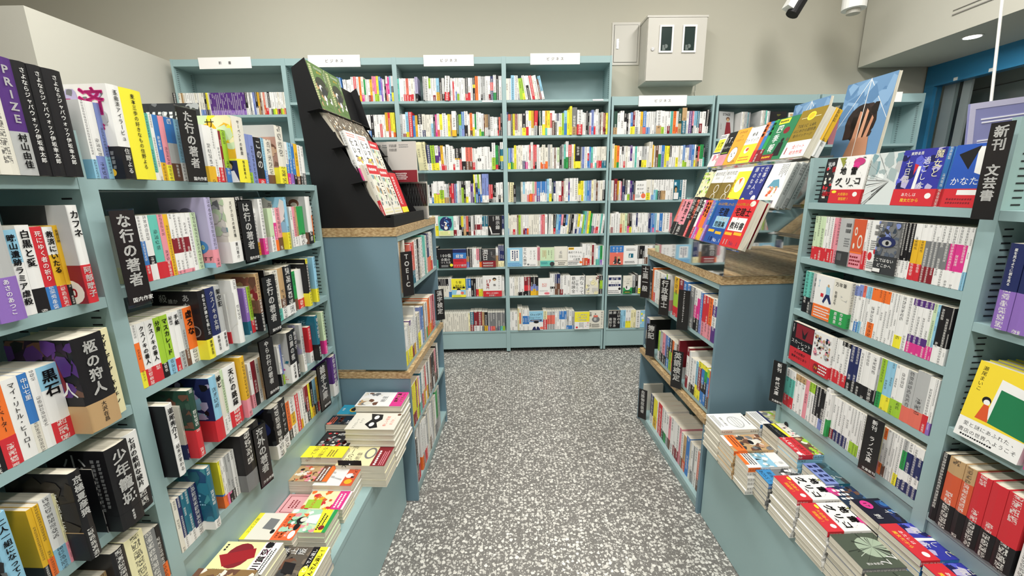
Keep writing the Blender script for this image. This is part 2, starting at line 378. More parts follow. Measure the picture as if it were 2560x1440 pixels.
ART = {}
def art(f): ART[f.__name__[2:]] = f; return f
def simple(name, *ops):
    def f(A):
        for o_ in ops: getattr(A, o_[0])(*o_[1:])
    ART[name] = f
FACECOL = dict(backgray='g', backwhite='w', orange='Op30', eyecover='Gd35', walker='wo32', mannen='We32', scarlet='kr35', anime='wr28', bluedream='tL28',
  mokushi='k', oku100='k', keiei='br48', runnichi='dR35', gonen='y', oku17='wr28', skyblue='c', bunka='w', cream='Lt30', six='W', tassei='w', bcg='w', kinniku='w',
  yaba='W', gpt='u', aikyo='y', yaritai='W', jinsei='w', tealman='T', bluered='bs65', whitedoor='w', jiritsu='w', greenhill='We35', yellowobi='wy30', dokkai='k',
  shuuyomi='w', palec='c')
FACELAB = dict(backgray='grey back cover with two barcodes', orange='orange cover with rings and pink band', backwhite='white back cover with barcodes and red spots',
  eyecover='grey blue cover with an eye and black band', walker='white cover with walking figure and orange band', mannen='pale cover with drawn fountain pen and green band',
  scarlet='black and red cover in white lettering', anime='white cover with ink drawn figures', bluedream='turquoise cover with dark blue picture',
  mokushi='black cover with large white characters', oku100='black cover with white hundred million title', keiei='blue and red striped cover', runnichi='dark photo cover with brown band',
  gonen='yellow investment cover with small figure', oku17='white cover with red seventeen and red band', skyblue='sky blue cover with white panel', bunka='white cover with tall black title',
  cream='cream cover with green band', six='off-white cover with a large six', tassei='white cover with orange badge', bcg='white cover with red title and oval', kinniku='white cover with brush lettering',
  yaba='cream cover with round drawn face', gpt='grey blue cover with man in a suit', aikyo='yellow cover with white characters', yaritai='cream cover with round vegetable drawing',
  jinsei='white cover with small orange circle', tealman='teal cover with a face', bluered='blue and red cover with two figures', whitedoor='white cover with small green door',
  jiritsu='white cover with navy title bars', greenhill='white cover over a dark green hill', yellowobi='white cover with yellow band', dokkai='black cover with white characters in columns',
  shuuyomi='narrow white cover with slanted black title', palec='pale blue cover with white shapes')
simple('backgray', ('bars', .5, .82, .9, .9, 'k'), ('bars', .5, .7, .9, .78, 'k'), ('lines', .5, .4, .9, .6, 4, 'G'), ('r', 0, 0, 1, .3, 'd'), ('bars', .1, .1, .45, .25, 'G'))
simple('backwhite', ('bars', .45, .84, .92, .92, 'k'), ('bars', .45, .72, .92, .8, 'k'), ('lines', .2, .42, .8, .62, 5, 'G'), ('c', .3, .3, .25, .08, 'r'), ('c', .8, .4, .15, .05, 'r'), ('lines', .1, .05, .9, .2, 4, 'G'))
simple('orange', ('c', .3, .75, .12, .09, 'W'), ('c', .3, .75, .07, .05, 'O'), ('c', .72, .55, .2, .14, 'W'), ('c', .72, .55, .14, .1, 'O'), ('c', .25, .45, .08, .06, 'W'), ('r', 0, .3, 1, .33, 'o'), ('lines', .08, .04, .92, .26, 3, 'R'))
@art
def a_eyecover(A):
    A.blobs(0, .35, 1, 1, ['G', 'd', 'u', '57606e', '3b4654'], 60, .14, 3); A.c(.5, .62, .4, .1, 'B'); A.c(.5, .6, .22, .06, 'g'); A.c(.52, .6, .08, .04, 'k')
    A.v(.14, .95, .07, '深海', 'w'); A.t(.45, .27, .075, 'ここではない', 'w'); A.t(.55, .17, .075, 'どこかへ', 'w'); A.r(.05, .03, .4, .1, 'w')
@art
def a_walker(A):
    A.v(.2, .9, .055, '歩く人', 'c'); A.c(.7, .8, .05, .035, 'N'); A.poly([(.6, .78), (.8, .76), (.82, .6), (.62, .6)], 'c'); A.poly([(.62, .6), (.8, .6), (.95, .42), (.86, .4), (.7, .53), (.55, .38), (.48, .42)], 'B'); A.poly([(.35, .6), (.5, .6), (.5, .52), (.35, .52)], 'r'); A.lines(.1, .03, .95, .28, 4, 'w', False, 2)
@art
def a_mannen(A):
    A.t(.42, .9, .1, '万年筆', 'k', .004); A.v(.2, .75, .075, '佐藤正午', 'k', .0); A.poly([(.5, .68), (.85, .6), (.86, .56), (.52, .62)], 'g'); A.c(.7, .62, .18, .035, 'W'); A.v(.35, .3, .085, '原風景', 'w'); A.v(.7, .31, .085, '作家の', 'w')
@art
def a_scarlet(A):
    A.r(.2, .62, 1, .98, 'R'); A.poly([(.45, .9), (.6, .75), (.75, .9), (.66, .66), (.54, .66)], 'k'); A.v(.08, .95, .04, '五十嵐貴久', 'w'); A.t(.5, .52, .11, 'スカーレット', 'w', .0); A.t(.6, .4, .11, 'レター', 'w', .0); A.t(.5, .25, .075, 'その封筒が', 'k'); A.t(.5, .14, .075, '悪夢のはじまり', 'k')
@art
def a_anime(A):
    A.blobs(.08, .42, .95, .92, ['k', 'g', 'G', 'N', 'B', 'R', 'p', 'w'], 70, .07, 9); A.v(.09, .95, .05, '桜', 'k'); A.c(.35, .14, .14, .1, 'R'); A.t(.35, .14, .08, '70', 'y'); A.lines(.5, .04, .98, .26, 3, 'w')
@art
def a_bluedream(A):
    A.c(.5, .62, .42, .36, 'B'); A.blobs(.12, .35, .88, .94, ['u', 'w', 'B', 'b'], 26, .06, 4); A.c(.5, .42, .12, .1, 'w'); A.c(.5, .5, .05, .05, 'N'); A.r(.05, .02, .78, .27, 'i'); A.lines(.1, .05, .75, .24, 3, 'l')
@art
def a_mokushi(A):
    A.v(.7, .98, .22, '黙示録', 'w', .03); A.v(.4, .97, .06, '人新世の', 'w'); A.poly([(.08, .42), (.2, .4), (.3, .1), (.24, .06)], 'w'); A.c(.12, .44, .06, .03, 'N'); A.lines(.2, .02, .95, .1, 2, 'w'); A.r(.02, .5, .04, .98, 'g')
@art
def a_oku100(A):
    A.t(.5, .66, .2, '100億', 'w', .02); A.t(.5, .45, .16, '企業の', 'w', .02); A.t(.5, .29, .13, 'つくり方', 'w', .02); A.lines(.2, .04, .75, .17, 3, 'g'); A.c(.88, .15, .11, .08, 'y')
simple('keiei', ('r', 0, .8, 1, .98, 'B'), ('t', .5, .62, .2, '経営', 'w', .01), ('lines', .1, .32, .9, .45, 2, 'R'), ('t', .5, .13, .13, 'リソナ経営', 'w', .03))
@art
def a_runnichi(A):
    A.blobs(0, .36, 1, 1, ['d', 'k', '4a4644', '5c5854'], 40, .12, 3); A.v(.26, .98, .3, '潤日', 'w', .0, 1.0); A.v(.7, .85, .09, '日本へ', 'g', 0); A.lines(.1, .18, .9, .28, 1, 'w'); A.lines(.1, .04, .9, .14, 2, 'W')
@art
def a_gonen(A):
    A.t(.5, .8, .17, '５年', 'k', .01); A.t(.5, .63, .12, '１億貯める', 'k', .0); A.r(.1, .47, .95, .57, 'k'); A.t(.52, .515, .1, '株式投資', 'y', .03); A.r(0, 0, 1, .4, 'c'); A.c(.5, .4, .14, .08, 'k'); A.poly([(.38, .38), (.62, .38), (.7, .15), (.3, .15)], 'w'); A.r(0, 0, 1, .13, 'y'); A.c(.75, .22, .12, .08, 's'); A.lines(.1, .02, .7, .1, 2, 'e')
@art
def a_oku17(A):
    A.t(.3, .75, .2, '17', 'r', .06); A.v(.26, .65, .14, '億円', 'r', .03); A.v(.86, .97, .095, 'サラリーマン', 'k', 0); A.v(.62, .62, .13, '株', 'k', .01); A.c(.62, .84, .1, .07, 'k'); A.c(.62, .8, .07, .05, 'N'); A.t(.5, .17, .08, '貯まった仕組み', 'w'); A.t(.5, .06, .08, '新常識！', 'w', .03)
simple('skyblue', ('r', .2, .3, .78, .9, 'w'), ('lines', .28, .36, .72, .84, 3, 'B', True), ('lines', .05, .03, .95, .22, 3, 'b'))
@art
def a_bunka(A):
    A.v(.16, .98, .175, '文化人類学', 'k', .0); A.v(.56, .85, .12, 'エリート', 'k', -.005); A.v(.8, .86, .12, 'ビジネス', 'k', -.005); A.c(.38, .1, .08, .05, 'G'); A.lines(.5, .03, .95, .12, 2, 'G')
simple('cream', ('v', .8, .85, .08, 'かわること', 'k', -.01), ('v', .6, .85, .08, '生き方', 'k', -.01), ('lines', .15, .42, .45, .85, 3, 'N', True), ('c', .85, .12, .17, .12, 'd'), ('lines', .05, .1, .6, .25, 2, 'T'))
simple('six', ('t', .5, .7, .2, '６', 'B', -.01), ('lines', .35, .4, .65, .58, 4, 'G'), ('r', .05, .24, .95, .26, 'k'), ('lines', .3, .04, .85, .2, 2, 'k'))
simple('tassei', ('r', .05, .86, .42, .98, 'Y'), ('lines', .1, .88, .38, .96, 1, 'k'), ('t', .5, .72, .12, '達成できる人', 'k', 0), ('t', .5, .5, .12, 'できない人', 'k', 0), ('t', .6, .35, .12, 'の習慣', 'k', 0), ('r', .05, .24, .9, .26, 'n'), ('lines', .05, .05, .85, .22, 2, 'k'), ('c', .9, .18, .1, .06, 'o'))
simple('bcg', ('t', .5, .66, .14, 'BCG', 's', .01), ('lines', .3, .5, .75, .58, 2, 'r'), ('lines', .1, .22, .9, .32, 1, 'g'), ('c', .72, .12, .24, .08, 'p'), ('lines', .55, .08, .9, .16, 1, 'r'))
@art
def a_kinniku(A):
    A.v(.8, .98, .23, '肉なって', 'k', -.01); A.v(.48, .8, .16, 'が教えて', 'G', -.01); A.v(.22, .97, .21, '筋結論全', 'k', -.005)
@art
def a_yaba(A):
    A.blobs(.0, .0, 1, 1, ['W', 'i', 'w'], 14, .2, 4); A.c(.55, .62, .2, .13, 'g'); A.c(.55, .62, .17, .11, 'i'); A.c(.5, .64, .02, .015, 'k'); A.c(.6, .64, .02, .015, 'k'); A.v(.2, .55, .17, 'やばっ', 'k', 0); A.blobs(.75, .75, 1, 1, ['R', 'n'], 8, .06, 2); A.lines(.5, .1, .95, .35, 5, 'g', True)
@art
def a_gpt(A):
    A.r(0, .45, 1, 1, 'c'); A.t(.5, .82, .13, 'ChatGPT', 'k', .01, ); A.t(.42, .66, .12, 'Copilot', 'k', .01); A.r(.08, .47, .9, .55, 'B'); A.lines(.15, .49, .85, .53, 1, 'w'); A.r(0, 0, 1, .42, 'w'); A.c(.48, .34, .17, .13, 'w'); A.c(.5, .42, .19, .07, 'k'); A.poly([(.2, 0), (.3, .16), (.48, .2), (.68, .16), (.8, 0)], 'B'); A.poly([(.42, .2), (.56, .2), (.5, .02)], 'w'); A.c(.9, .1, .15, .07, 's')
simple('aikyo', ('t', .5, .84, .11, 'ＡＩ時代の', 'w', .02), ('t', .5, .69, .11, '人間１年目', 'w', .02), ('t', .5, .54, .11, 'の教科書', 'w', .02), ('r', 0, 0, 1, .43, 'w'), ('lines', .3, .06, .62, .38, 4, 'G', True), ('r', .08, .06, .22, .16, 'r'), ('blobs', .65, .1, .95, .4, ['p', 'g'], 6, .05, 2))
@art
def a_yaritai(A):
    A.v(.86, .95, .115, 'やりたいこと。', 'k', .01); A.v(.08, .95, .12, '七回', 'k', .03); A.c(.45, .52, .27, .17, 'G'); A.c(.4, .53, .1, .09, 'g'); A.c(.36, .7, .09, .06, 's'); A.c(.5, .7, .09, .06, 's'); A.poly([(.35, .8), (.42, .86), (.47, .8)], 'k'); A.v(.08, .32, .1, '七日', 'k', .03); A.lines(.18, .06, .75, .28, 4, 'k')
simple('jinsei', ('t', .45, .78, .12, '人生は', 'k', -.01), ('t', .45, .58, .12, '気分が', 'k', -.01), ('t', .5, .38, .12, '１０割', 'k', -.01), ('c', .75, .22, .2, .13, 'o'), ('c', .75, .22, .14, .09, 's'), ('lines', .05, .12, .45, .3, 3, 'G'))
simple('tealman', ('r', .1, .72, .5, .9, 'c'), ('r', .16, .76, .36, .87, 'w'), ('c', .4, .55, .28, .14, 'k'), ('c', .42, .48, .2, .14, 'N'), ('r', .1, .02, .9, .35, 'w'))
@art
def a_bluered(A):
    for x, t_ in ((.78, '話の'), (.52, '伝え方'), (.26, '考え')): A.v(x, .93, .11, t_, 'w', .0)
    A.c(.42, .38, .09, .07, 'n'); A.c(.66, .38, .09, .07, 'N'); A.poly([(.28, .05), (.36, .32), (.5, .32), (.55, .05)], 'd'); A.poly([(.55, .05), (.6, .32), (.74, .32), (.82, .05)], 'k'); A.blobs(.05, .02, .95, .2, ['d', 's', 'W'], 10, .08, 6)
simple('whitedoor', ('lines', .2, .72, .85, .86, 2, 'G'), ('r', .38, .36, .7, .58, 'T'), ('poly', [(.42, .38), (.52, .38), (.52, .56), (.46, .52)], 'w'), ('lines', .12, .06, .9, .2, 2, 'k'))
simple('jiritsu', ('r', .02, .76, .95, .9, 'B'), ('t', .48, .82, .13, '自律型', 'w', .01), ('t', .5, .62, .11, 'チームの', 'B', 0), ('r', .02, .42, .95, .54, 'B'), ('t', .48, .475, .11, 'つくり方', 'w', .01), ('c', .88, .28, .1, .07, 'k'), ('lines', .02, .04, .9, .22, 2, 'G'))
simple('greenhill', ('t', .5, .82, .08, 'これが', 'G', 0), ('t', .5, .7, .08, 'リーダーの', 'G', 0), ('t', .5, .58, .08, '判断', 'G', 0), ('c', .5, .33, .3, .12, 'w'), ('poly', [(.3, .4), (.42, .46), (.46, .3), (.34, .28)], 'k'), ('c', .5, .1, .45, .08, 'E'), ('lines', .2, .06, .8, .12, 1, 'y'))
simple('yellowobi', ('v', .3, .92, .08, 'いつか別れ', 'G', -.01), ('v', .7, .92, .08, 'いつも', 'G', -.01), ('lines', .1, .05, .9, .26, 2, 'e'))
@art
def a_dokkai(A):
    for x, t_ in ((.85, '力はのる'), (.5, '解　強性あ'), (.15, '読　最知で')): A.v(x, .97, .17, t_, 'w', .02)
simple('shuuyomi', ('v', .5, .95, .12, '本は読め知りない', 'k', .0))
simple('palec', ('blobs', .05, .1, .95, .95, ['w', 'W', 'y'], 9, .16, 3))
# covers of tall novels whose front shows beside their spine
@art
def j_aira(A): pass
def cov(name):
    def d(f): ART[name] = f; return f
    return d
@cov('aira')
def _(A):
    A.blobs(.1, .55, .9, .95, ['g', 'w', 'U', 'G'], 20, .1, 5); A.t(.7, .82, .3, '済', 'P', .03); A.t(.2, .78, .26, '曲', 'P', .03); A.v(.75, .6, .13, 'ジュビ', 'P', .03); A.r(0, 0, 1, .35, 'k'); A.lines(.3, .05, .9, .3, 6, 'G', True); A.c(.8, .07, .06, .04, 'Y')
@cov('serpent')
def _(A):
    A.r(0, .36, 1, 1, 'Y'); A.blobs(0, .5, 1, 1, ['Y', 'i', 'y', 'L'], 22, .2, 2); A.t(.5, .88, .17, 'サ', 'k', 0); A.v(.75, .62, .08, '知念実希人', 'k', 0); A.r(0, 0, 1, .33, 'B'); A.c(.78, .28, .12, .06, 'k'); A.c(.78, .24, .09, .06, 'N'); A.poly([(.6, 0), (.66, .16), (.9, .18), (1, 0)], 'w')
@cov('novelb')
def _(A):
    A.r(0, .28, 1, .8, 'a98577'); A.r(0, .8, 1, 1, 'g'); A.blobs(0, .3, 1, .78, ['n', 'N', 's', 'c7a68c', '7a5c50'], 50, .12, 8); A.lines(.2, .6, .8, .72, 1, 'Y'); A.r(0, 0, 1, .27, 'y'); A.t(.5, .13, .12, '85', 'o', .02); A.t(.7, .05, .07, '大賞', 'k')
@cov('sho')
def _(A): A.blobs(0, .28, 1, 1, ['g', 'W', 'N', 'S'], 30, .15, 2); A.t(.4, .84, .16, '時', 'S'); A.t(.5, .08, .14, '賞', 'k', .02); A.lines(.1, .15, .9, .25, 2, 'G')
@cov('butterfly')
def _(A):
    for x, y, rx, ry in ((.3, .78, .14, .06), (.55, .8, .13, .055), (.35, .69, .1, .045), (.55, .7, .09, .045)): A.c(x, y, rx, ry, '6f6c86')
    A.c(.7, .3, .2, .1, '4b86c0'); A.t(.7, .3, .09, '100', 'y', .01); A.t(.75, .13, .07, '広瀬すず', 'k', .01); A.r(0, 0, 1, .07, 'c')
@cov('epi')
def _(A): A.blobs(0, .34, 1, 1, ['g', 'L', 'G', 'W', 'S'], 46, .12, 6); A.r(0, 0, 1, .33, 'w'); A.t(.4, .26, .07, 'だよ。', 'p'); A.lines(.1, .05, .8, .12, 1, 'l')
@cov('ocean')
def _(A): A.r(0, .33, 1, 1, 'c'); A.blobs(0, .4, 1, 1, ['c', 'w', 'S'], 12, .25, 3); A.v(.6, .9, .09, '海ひな', 'k', 0); A.r(0, 0, 1, .32, 'y'); A.poly([(.3, .05), (.6, .12), (.8, .04)], 'O'); A.t(.25, .2, .1, '良', 'n')
@cov('manga')
def _(A):
    A.r(0, .25, 1, 1, 'g')
    for x, y in ((.3, .86), (.65, .86), (.5, .74)): A.c(x, y, .16, .09, 'n'); A.c(x, y - .03, .1, .05, 'W')
    A.poly([(.3, .25), (.35, .66), (.65, .66), (.75, .25)], 'W'); A.blobs(.2, .28, .8, .6, ['w', 'n', 'e', 'g'], 14, .08, 4); A.r(0, 0, 1, .25, 'n'); A.t(.35, .15, .12, '映画', 'y'); A.c(.8, .08, .14, .07, 'w')
@cov('anata')
def _(A):
    A.t(.25, .9, .12, '殺', 'g', 0); A.v(.72, .96, .11, 'あなた', 'g', 0); A.t(.45, .86, .07, '誰か', 'g', 0)
    for x, y, r_ in ((.7, .55, .1), (.5, .62, .06), (.8, .42, .12)): A.c(x, y, r_, r_ * .7, 'G'); A.c(x, y, r_ * .8, r_ * .55, 'k')
    A.r(0, 0, 1, .29, 'y'); A.t(.5, .1, .13, '中。', 'r', .03); A.t(.5, .19, .07, '一郎！', 'r', .02); A.lines(.1, .23, .9, .28, 1, 'k')
@cov('plain')
def _(A): A.blobs(0, 0, 1, 1, ['W', 'w', 'e9e7dd'], 10, .3, 3); A.v(.6, .9, .07, '誰しれない', 'g', -.01)
@cov('hop')
def _(A): A.blobs(0, .34, 1, .95, ['N', 'c9b79a', 'n', 'R', '8d5a4a'], 30, .16, 7); A.t(.6, .45, .16, 'こぼれ', 'n', 0); A.r(0, 0, 1, .3, 'k'); A.lines(.1, .05, .9, .26, 6, 'g', True)
@cov('taikutsu')
def _(A): A.r(0, .28, 1, 1, 'k'); A.r(.05, .9, .95, .92, 'W'); A.t(.3, .91, .1, 'ハイパー', 'w', 0); A.v(.72, .84, .13, 'たいくつ', 'w', 0); A.blobs(.05, .3, .5, .75, ['n', 'E', 'd'], 14, .1, 3); A.r(0, 0, 1, .27, 'y'); A.t(.5, .19, .09, '爆誕！', 'k', .02); A.t(.5, .08, .11, '傑作', 'n', .02)
@cov('michio')
def _(A): A.r(0, 0, 1, 1, 'k'); A.v(.5, .95, .13, '道尾秀介', 'c', 0); A.v(.62, .42, .07, 'Ｎを凌ぐ衝撃', 'l', .01); A.lines(.1, .05, .35, .4, 2, 'n', True)
@cov('dark')
def _(A): A.blobs(.3, .45, 1, .95, ['E', '3a5a4c', 'n', '2a3a36'], 26, .12, 3); A.v(.35, .75, .16, '味', 'R', 0); A.r(0, 0, 1, .42, 'r'); A.lines(.2, .05, .6, .38, 3, 'p', True)
@cov('hafuri')
def _(A): A.r(0, .34, 1, 1, 'B'); A.blobs(0, .36, 1, .95, ['B', 'c', 'k', 'U'], 26, .12, 5); A.t(.5, .25, .1, 'へ！', 'w', .02); A.t(.5, .08, .13, '破！', 'w', .04)
@cov('yel')
def _(A): A.r(0, .3, 1, 1, 'Y'); A.t(.65, .9, .1, 'イ', 'k', 0); A.r(0, 0, 1, .3, 'p'); A.poly([(.4, .42), (.7, .52), (.75, .36), (.45, .32)], 'P'); A.poly([(.43, .42), (.68, .5), (.72, .37), (.47, .34)], 'Y'); A.lines(.1, .06, .7, .1, 1, 'k')
@cov('hakuma')
def _(A): A.r(0, .34, 1, 1, 'g'); A.blobs(0, .3, 1, .6, ['g', 'S', 'T', 'w'], 20, .14, 4); A.r(.2, .78, .8, .785, 'k'); A.r(0, 0, 1, .33, 'w'); A.c(.45, .28, .4, .05, 'P'); A.lines(.1, .06, .9, .2, 3, 'p')
@cov('yuki')
def _(A): A.blobs(0, .38, 1, 1, ['g', 'w', 'G', 'U'], 20, .18, 4); A.v(.35, .8, .1, '結城', 'G', 0); A.r(0, 0, 1, .37, 'W'); A.v(.5, .36, .15, 'るけど', 'k', .0)
@cov('shogen')
def _(A): A.v(.55, .92, .2, '誓いの', 'c', 0); A.r(0, 0, 1, .36, 'k'); A.v(.7, .34, .15, '証言', 'w', 0)
@cov('sea')
def _(A): A.blobs(0, .14, 1, 1, ['T', '2f7d96', '1f5c78', '4c98a4', '27517c'], 40, .2, 2); A.r(0, 0, 1, .13, 'w'); A.lines(.2, .4, .9, .6, 4, 'c'); A.poly([(.5, .05), (.55, .1), (.6, .05)], 'k')
@cov('seecret')
def _(A): A.blobs(0, .28, 1, 1, ['k', 'B', 'd'], 20, .18, 2); A.c(.6, .6, .3, .15, 'B'); A.v(.2, .95, .09, 'ツーム', 'w', 0); A.r(0, 0, 1, .27, 'W'); A.t(.6, .12, .14, '作！', 'R', .03)
@cov('prize')
def _(A): A.r(0, .88, 1, 1, 'U'); A.v(.6, .88, .14, 'PRIZE', 'l', .01, .85)
@cov('kafune')
def _(A): A.r(0, .4, 1, 1, 'd'); A.poly([(.6, .4), (1, .4), (1, 1), (.7, 1)], 'g'); A.r(0, 0, 1, .4, 'R'); A.c(.75, .12, .22, .13, 'W'); A.t(.75, .12, .13, '40', 'r', .03); A.v(.45, .38, .05, '本屋大賞', 'y', .01); A.v(.3, .38, .05, '受賞作！', 'y', .01)
@cov('hitsugi')
def _(A): A.blobs(0, .32, 1, 1, ['k', 'V', '2a1830', 'n', '150c1a'], 40, .14, 6); A.poly([(.7, .85), (.8, .5), (.74, .4)], 'R'); A.t(.8, .48, .18, '人', 'w', 0); A.r(0, 0, 1, .3, 'N'); A.lines(.1, .05, .6, .28, 4, 'n', True)
@cov('blackart')
def _(A): A.blobs(0, 0, 1, 1, ['G', 'k', 'U', 'd', 'g'], 40, .16, 3)
@cov('saru')
def _(A): A.blobs(0, .34, 1, 1, ['k', '2a241c', '1c1813'], 24, .2, 3); A.v(.68, .8, .11, '京極夏彦', 'w', 0); A.r(0, 0, 1, .33, 'k'); A.r(0, .33, 1, .34, 'N')
@cov('shonen')
def _(A): A.v(.45, .97, .28, '少年', 'g', 0); A.v(.4, .55, .2, '籠城', 'r', .0); A.lines(.7, .1, .9, .9, 2, 'G', True)
# ---- covers on the tables and racks
@cov('jirai')
def _(A):
    rn = random.Random(3)
    for i in range(34):
        x, y, a_, l_ = rn.uniform(.03, .97), rn.uniform(.34, .97), rn.uniform(0, 3.1), rn.uniform(.04, .1)
        if .12 < x < .95 and .4 < y < .76 and i % 3: continue
        dx, dy = math.cos(a_) * l_, math.sin(a_) * l_ * .6; A.poly([(min(max(x - dx, 0), 1), y - dy), (min(max(x - dx * .2 + dy * .2, 0), 1), y - dx * .1), (min(max(x + dx, 0), 1), y + dy), (min(max(x + dy * .25, 0), 1), y + dx * .12)], 'k')
    A.poly([(.08, .98), (.2, .84), (.3, .98)], '8f9440'); A.poly([(.18, .9), (.24, .76), (.3, .9)], '8f9440'); A.c(.72, .87, .17, .08, 'c23a7a'); A.c(.66, .8, .1, .07, 'P')
    A.t(.28, .7, .17, '地', 'k', .02); A.t(.62, .69, .17, '雷', 'k', .02); A.t(.2, .47, .17, 'グ', 'k', .02); A.t(.5, .48, .16, 'リ', 'k', .02); A.t(.8, .48, .17, 'コ', 'k', .02)
    A.r(0, 0, 1, .3, 'r'); A.t(.45, .2, .07, '大奇跡の', 'Y', .01); A.t(.5, .1, .07, '頭脳戦！', 'Y', .01); A.c(.14, .25, .08, .03, 'y'); A.c(.82, .2, .07, .05, 'w')
@cov('seven')
def _(A):
    A.r(0, 0, 1, 1, '4b5548'); rn = random.Random(4)
    A.c(.42, .5, .3, .25, '9fb09a')
    for i in range(26):
        a = rn.uniform(0, 6.28); r_ = rn.uniform(.5, .9); x, y = .42 + r_ * math.cos(a) * .55, .5 + r_ * math.sin(a) * .55; x, y = min(max(x, 0), 1), min(max(y, 0), 1)
        A.poly([(.42, .5), (x, y), (min(x + .035, 1), max(y - .02, 0))], rn.choice(['1d221d', '8c988a', '2f372f', 'b7c2b0']))
    for k_ in range(3): A.v(.58 + .13 * k_, .9 - .17 * k_, .19, '７', 'w', -.01)
    A.v(.88, .4, .05, '伊坂幸太郎', 'w', 0)
@cov('majo')
def _(A):
    A.r(0, .3, 1, 1, '34379a'); A.blobs(0, .3, 1, 1, ['34379a', '252a7a', '5b62c8', 'U', '1e1f52'], 30, .1, 3); A.poly([(.42, .3), (.45, .7), (.52, .7), (.5, .3)], 'w'); A.poly([(.38, .55), (.36, .75), (.46, .72)], 'r')
    A.v(.86, .97, .15, '魔女と', 'i', -.01); A.v(.62, .86, .13, '過ごした', 'w', -.01); A.v(.22, .82, .13, '七日間', 'W', -.01); A.t(.35, .93, .06, '東野圭吾', 'w', .01); A.r(0, 0, 1, .3, 'r'); A.t(.4, .2, .07, 'あたしは', 'w', 0); A.t(.45, .1, .07, '魔女だから', 'y', 0); A.c(.85, .18, .07, .05, 'w')
@cov('kanata')
def _(A): A.r(0, .3, 1, 1, '2b55b0'); A.poly([(.5, .95), (.9, .95), (.75, .5), (.55, .55)], 'w'); A.poly([(.1, .85), (.55, .97), (.4, .6)], 'k'); A.t(.5, .42, .14, 'かなたは', 'w', -.01); A.r(0, 0, 1, .3, 'r'); A.r(.3, .2, .95, .28, 'w'); A.lines(.1, .04, .8, .16, 2, 'R')
@cov('splash')
def _(A):
    A.r(0, 0, 1, 1, 'cfd6d4'); A.blobs(0, .4, 1, 1, ['S', 'g', 'e4eae8', '9fb0b0'], 14, .2, 9); rn = random.Random(8)
    for i in range(30):
        a_ = rn.uniform(-1.2, 1.2); r_ = rn.uniform(.4, 1.2); x, y = min(max(.75 - r_ * math.cos(a_), 0), 1), min(max(.45 + r_ * math.sin(a_) * .7, 0), 1)
        A.poly([(.75, .45), (x, y), (min(x + .02, 1), max(y - .012, 0))], rn.choice(['d', 'k', 'G', 'w', 'w']))
@cov('aoi')
def _(A): A.r(0, 0, 1, 1, '2f8fae'); A.c(.5, .5, .26, .16, 'Y'); A.c(.52, .5, .2, .12, 'k'); A.t(.5, .88, .09, '水鏡', 'w', 0)
@cov('akatsuki')
def _(A): A.r(0, 0, 1, 1, 'w'); A.blobs(.05, .55, .95, .97, ['N', 'n', 'W', 'G'], 22, .12, 3); A.t(.5, .46, .13, '暁星', 'G', 0); A.r(0, 0, 1, .26, 'P'); A.t(.6, .18, .1, '本屋大賞', 'y', .02); A.t(.6, .07, .08, 'ノミネート', 'y', .02)
@cov('mask')
def _(A): A.r(0, 0, 1, 1, 'W'); A.t(.35, .85, .06, 'マスカレード', 'k', 0); A.t(.5, .76, .06, 'ライフ', 'k', 0); A.poly([(.05, .5), (.3, .66), (.6, .58), (.95, .66), (.9, .4), (.6, .36), (.4, .44), (.12, .36)], 'k'); A.c(.3, .52, .12, .05, 'w'); A.c(.72, .5, .12, .05, 'w'); A.t(.5, .25, .075, '新しい仮面', 's', .01); A.t(.5, .13, .07, 'まさか…', 's', .01); A.c(.9, .06, .07, .04, 'n')
@cov('taiga')
def _(A): A.r(0, .3, 1, 1, 'i'); A.t(.5, .82, .15, '大河の一滴', 'k', 0, ); A.t(.4, .64, .12, '最終章', 'k', 0); A.c(.65, .42, .3, .12, 'G'); A.c(.65, .42, .22, .08, 'i'); A.r(0, 0, 1, .3, 'R'); A.lines(.05, .18, .95, .27, 1, 'w'); A.lines(.05, .03, .9, .15, 3, 'p')
@cov('natsu')
def _(A): A.r(0, .3, 1, 1, 'w'); A.lines(.1, .6, .9, .92, 3, 'g', True); A.poly([(.3, .35), (.45, .6), (.5, .6), (.4, .35)], 'g'); A.r(0, 0, 1, .3, 'O'); A.c(.25, .15, .14, .1, 'Y'); A.c(.6, .2, .14, .1, 'w'); A.t(.75, .1, .1, '夏フェア', 'w', .02)
@cov('tsugumi')
def _(A): A.r(0, .3, 1, 1, 'i'); A.blobs(0, .3, 1, 1, ['O', 'o', 'Y', 'i', 'r'], 30, .12, 3); A.poly([(.05, .55), (.5, .6), (.5, .95), (.05, .92)], 'l'); A.t(.3, .78, .1, 'TSUGUMI', 'r', 0); A.r(0, .05, 1, .3, 'P'); A.lines(.1, .1, .9, .27, 2, 'w'); A.r(0, 0, 1, .05, 'w')
@cov('midori')
def _(A): A.r(0, 0, 1, 1, 'a9d3b8'); A.blobs(0, .25, 1, 1, ['a9d3b8', 'w', '6fae8b', 'L', 'p'], 40, .13, 3); A.c(.5, .66, .15, .1, 'k'); A.c(.53, .62, .1, .07, 'W'); A.poly([(.4, .55), (.7, .55), (.8, .3), (.35, .3)], 'w'); A.poly([(0, .24), (1, .34), (1, .1), (0, .06)], 'y'); A.lines(.1, .12, .9, .26, 2, 'k'); A.r(0, 0, 1, .08, 'e'); A.c(.2, .14, .1, .06, 'R')
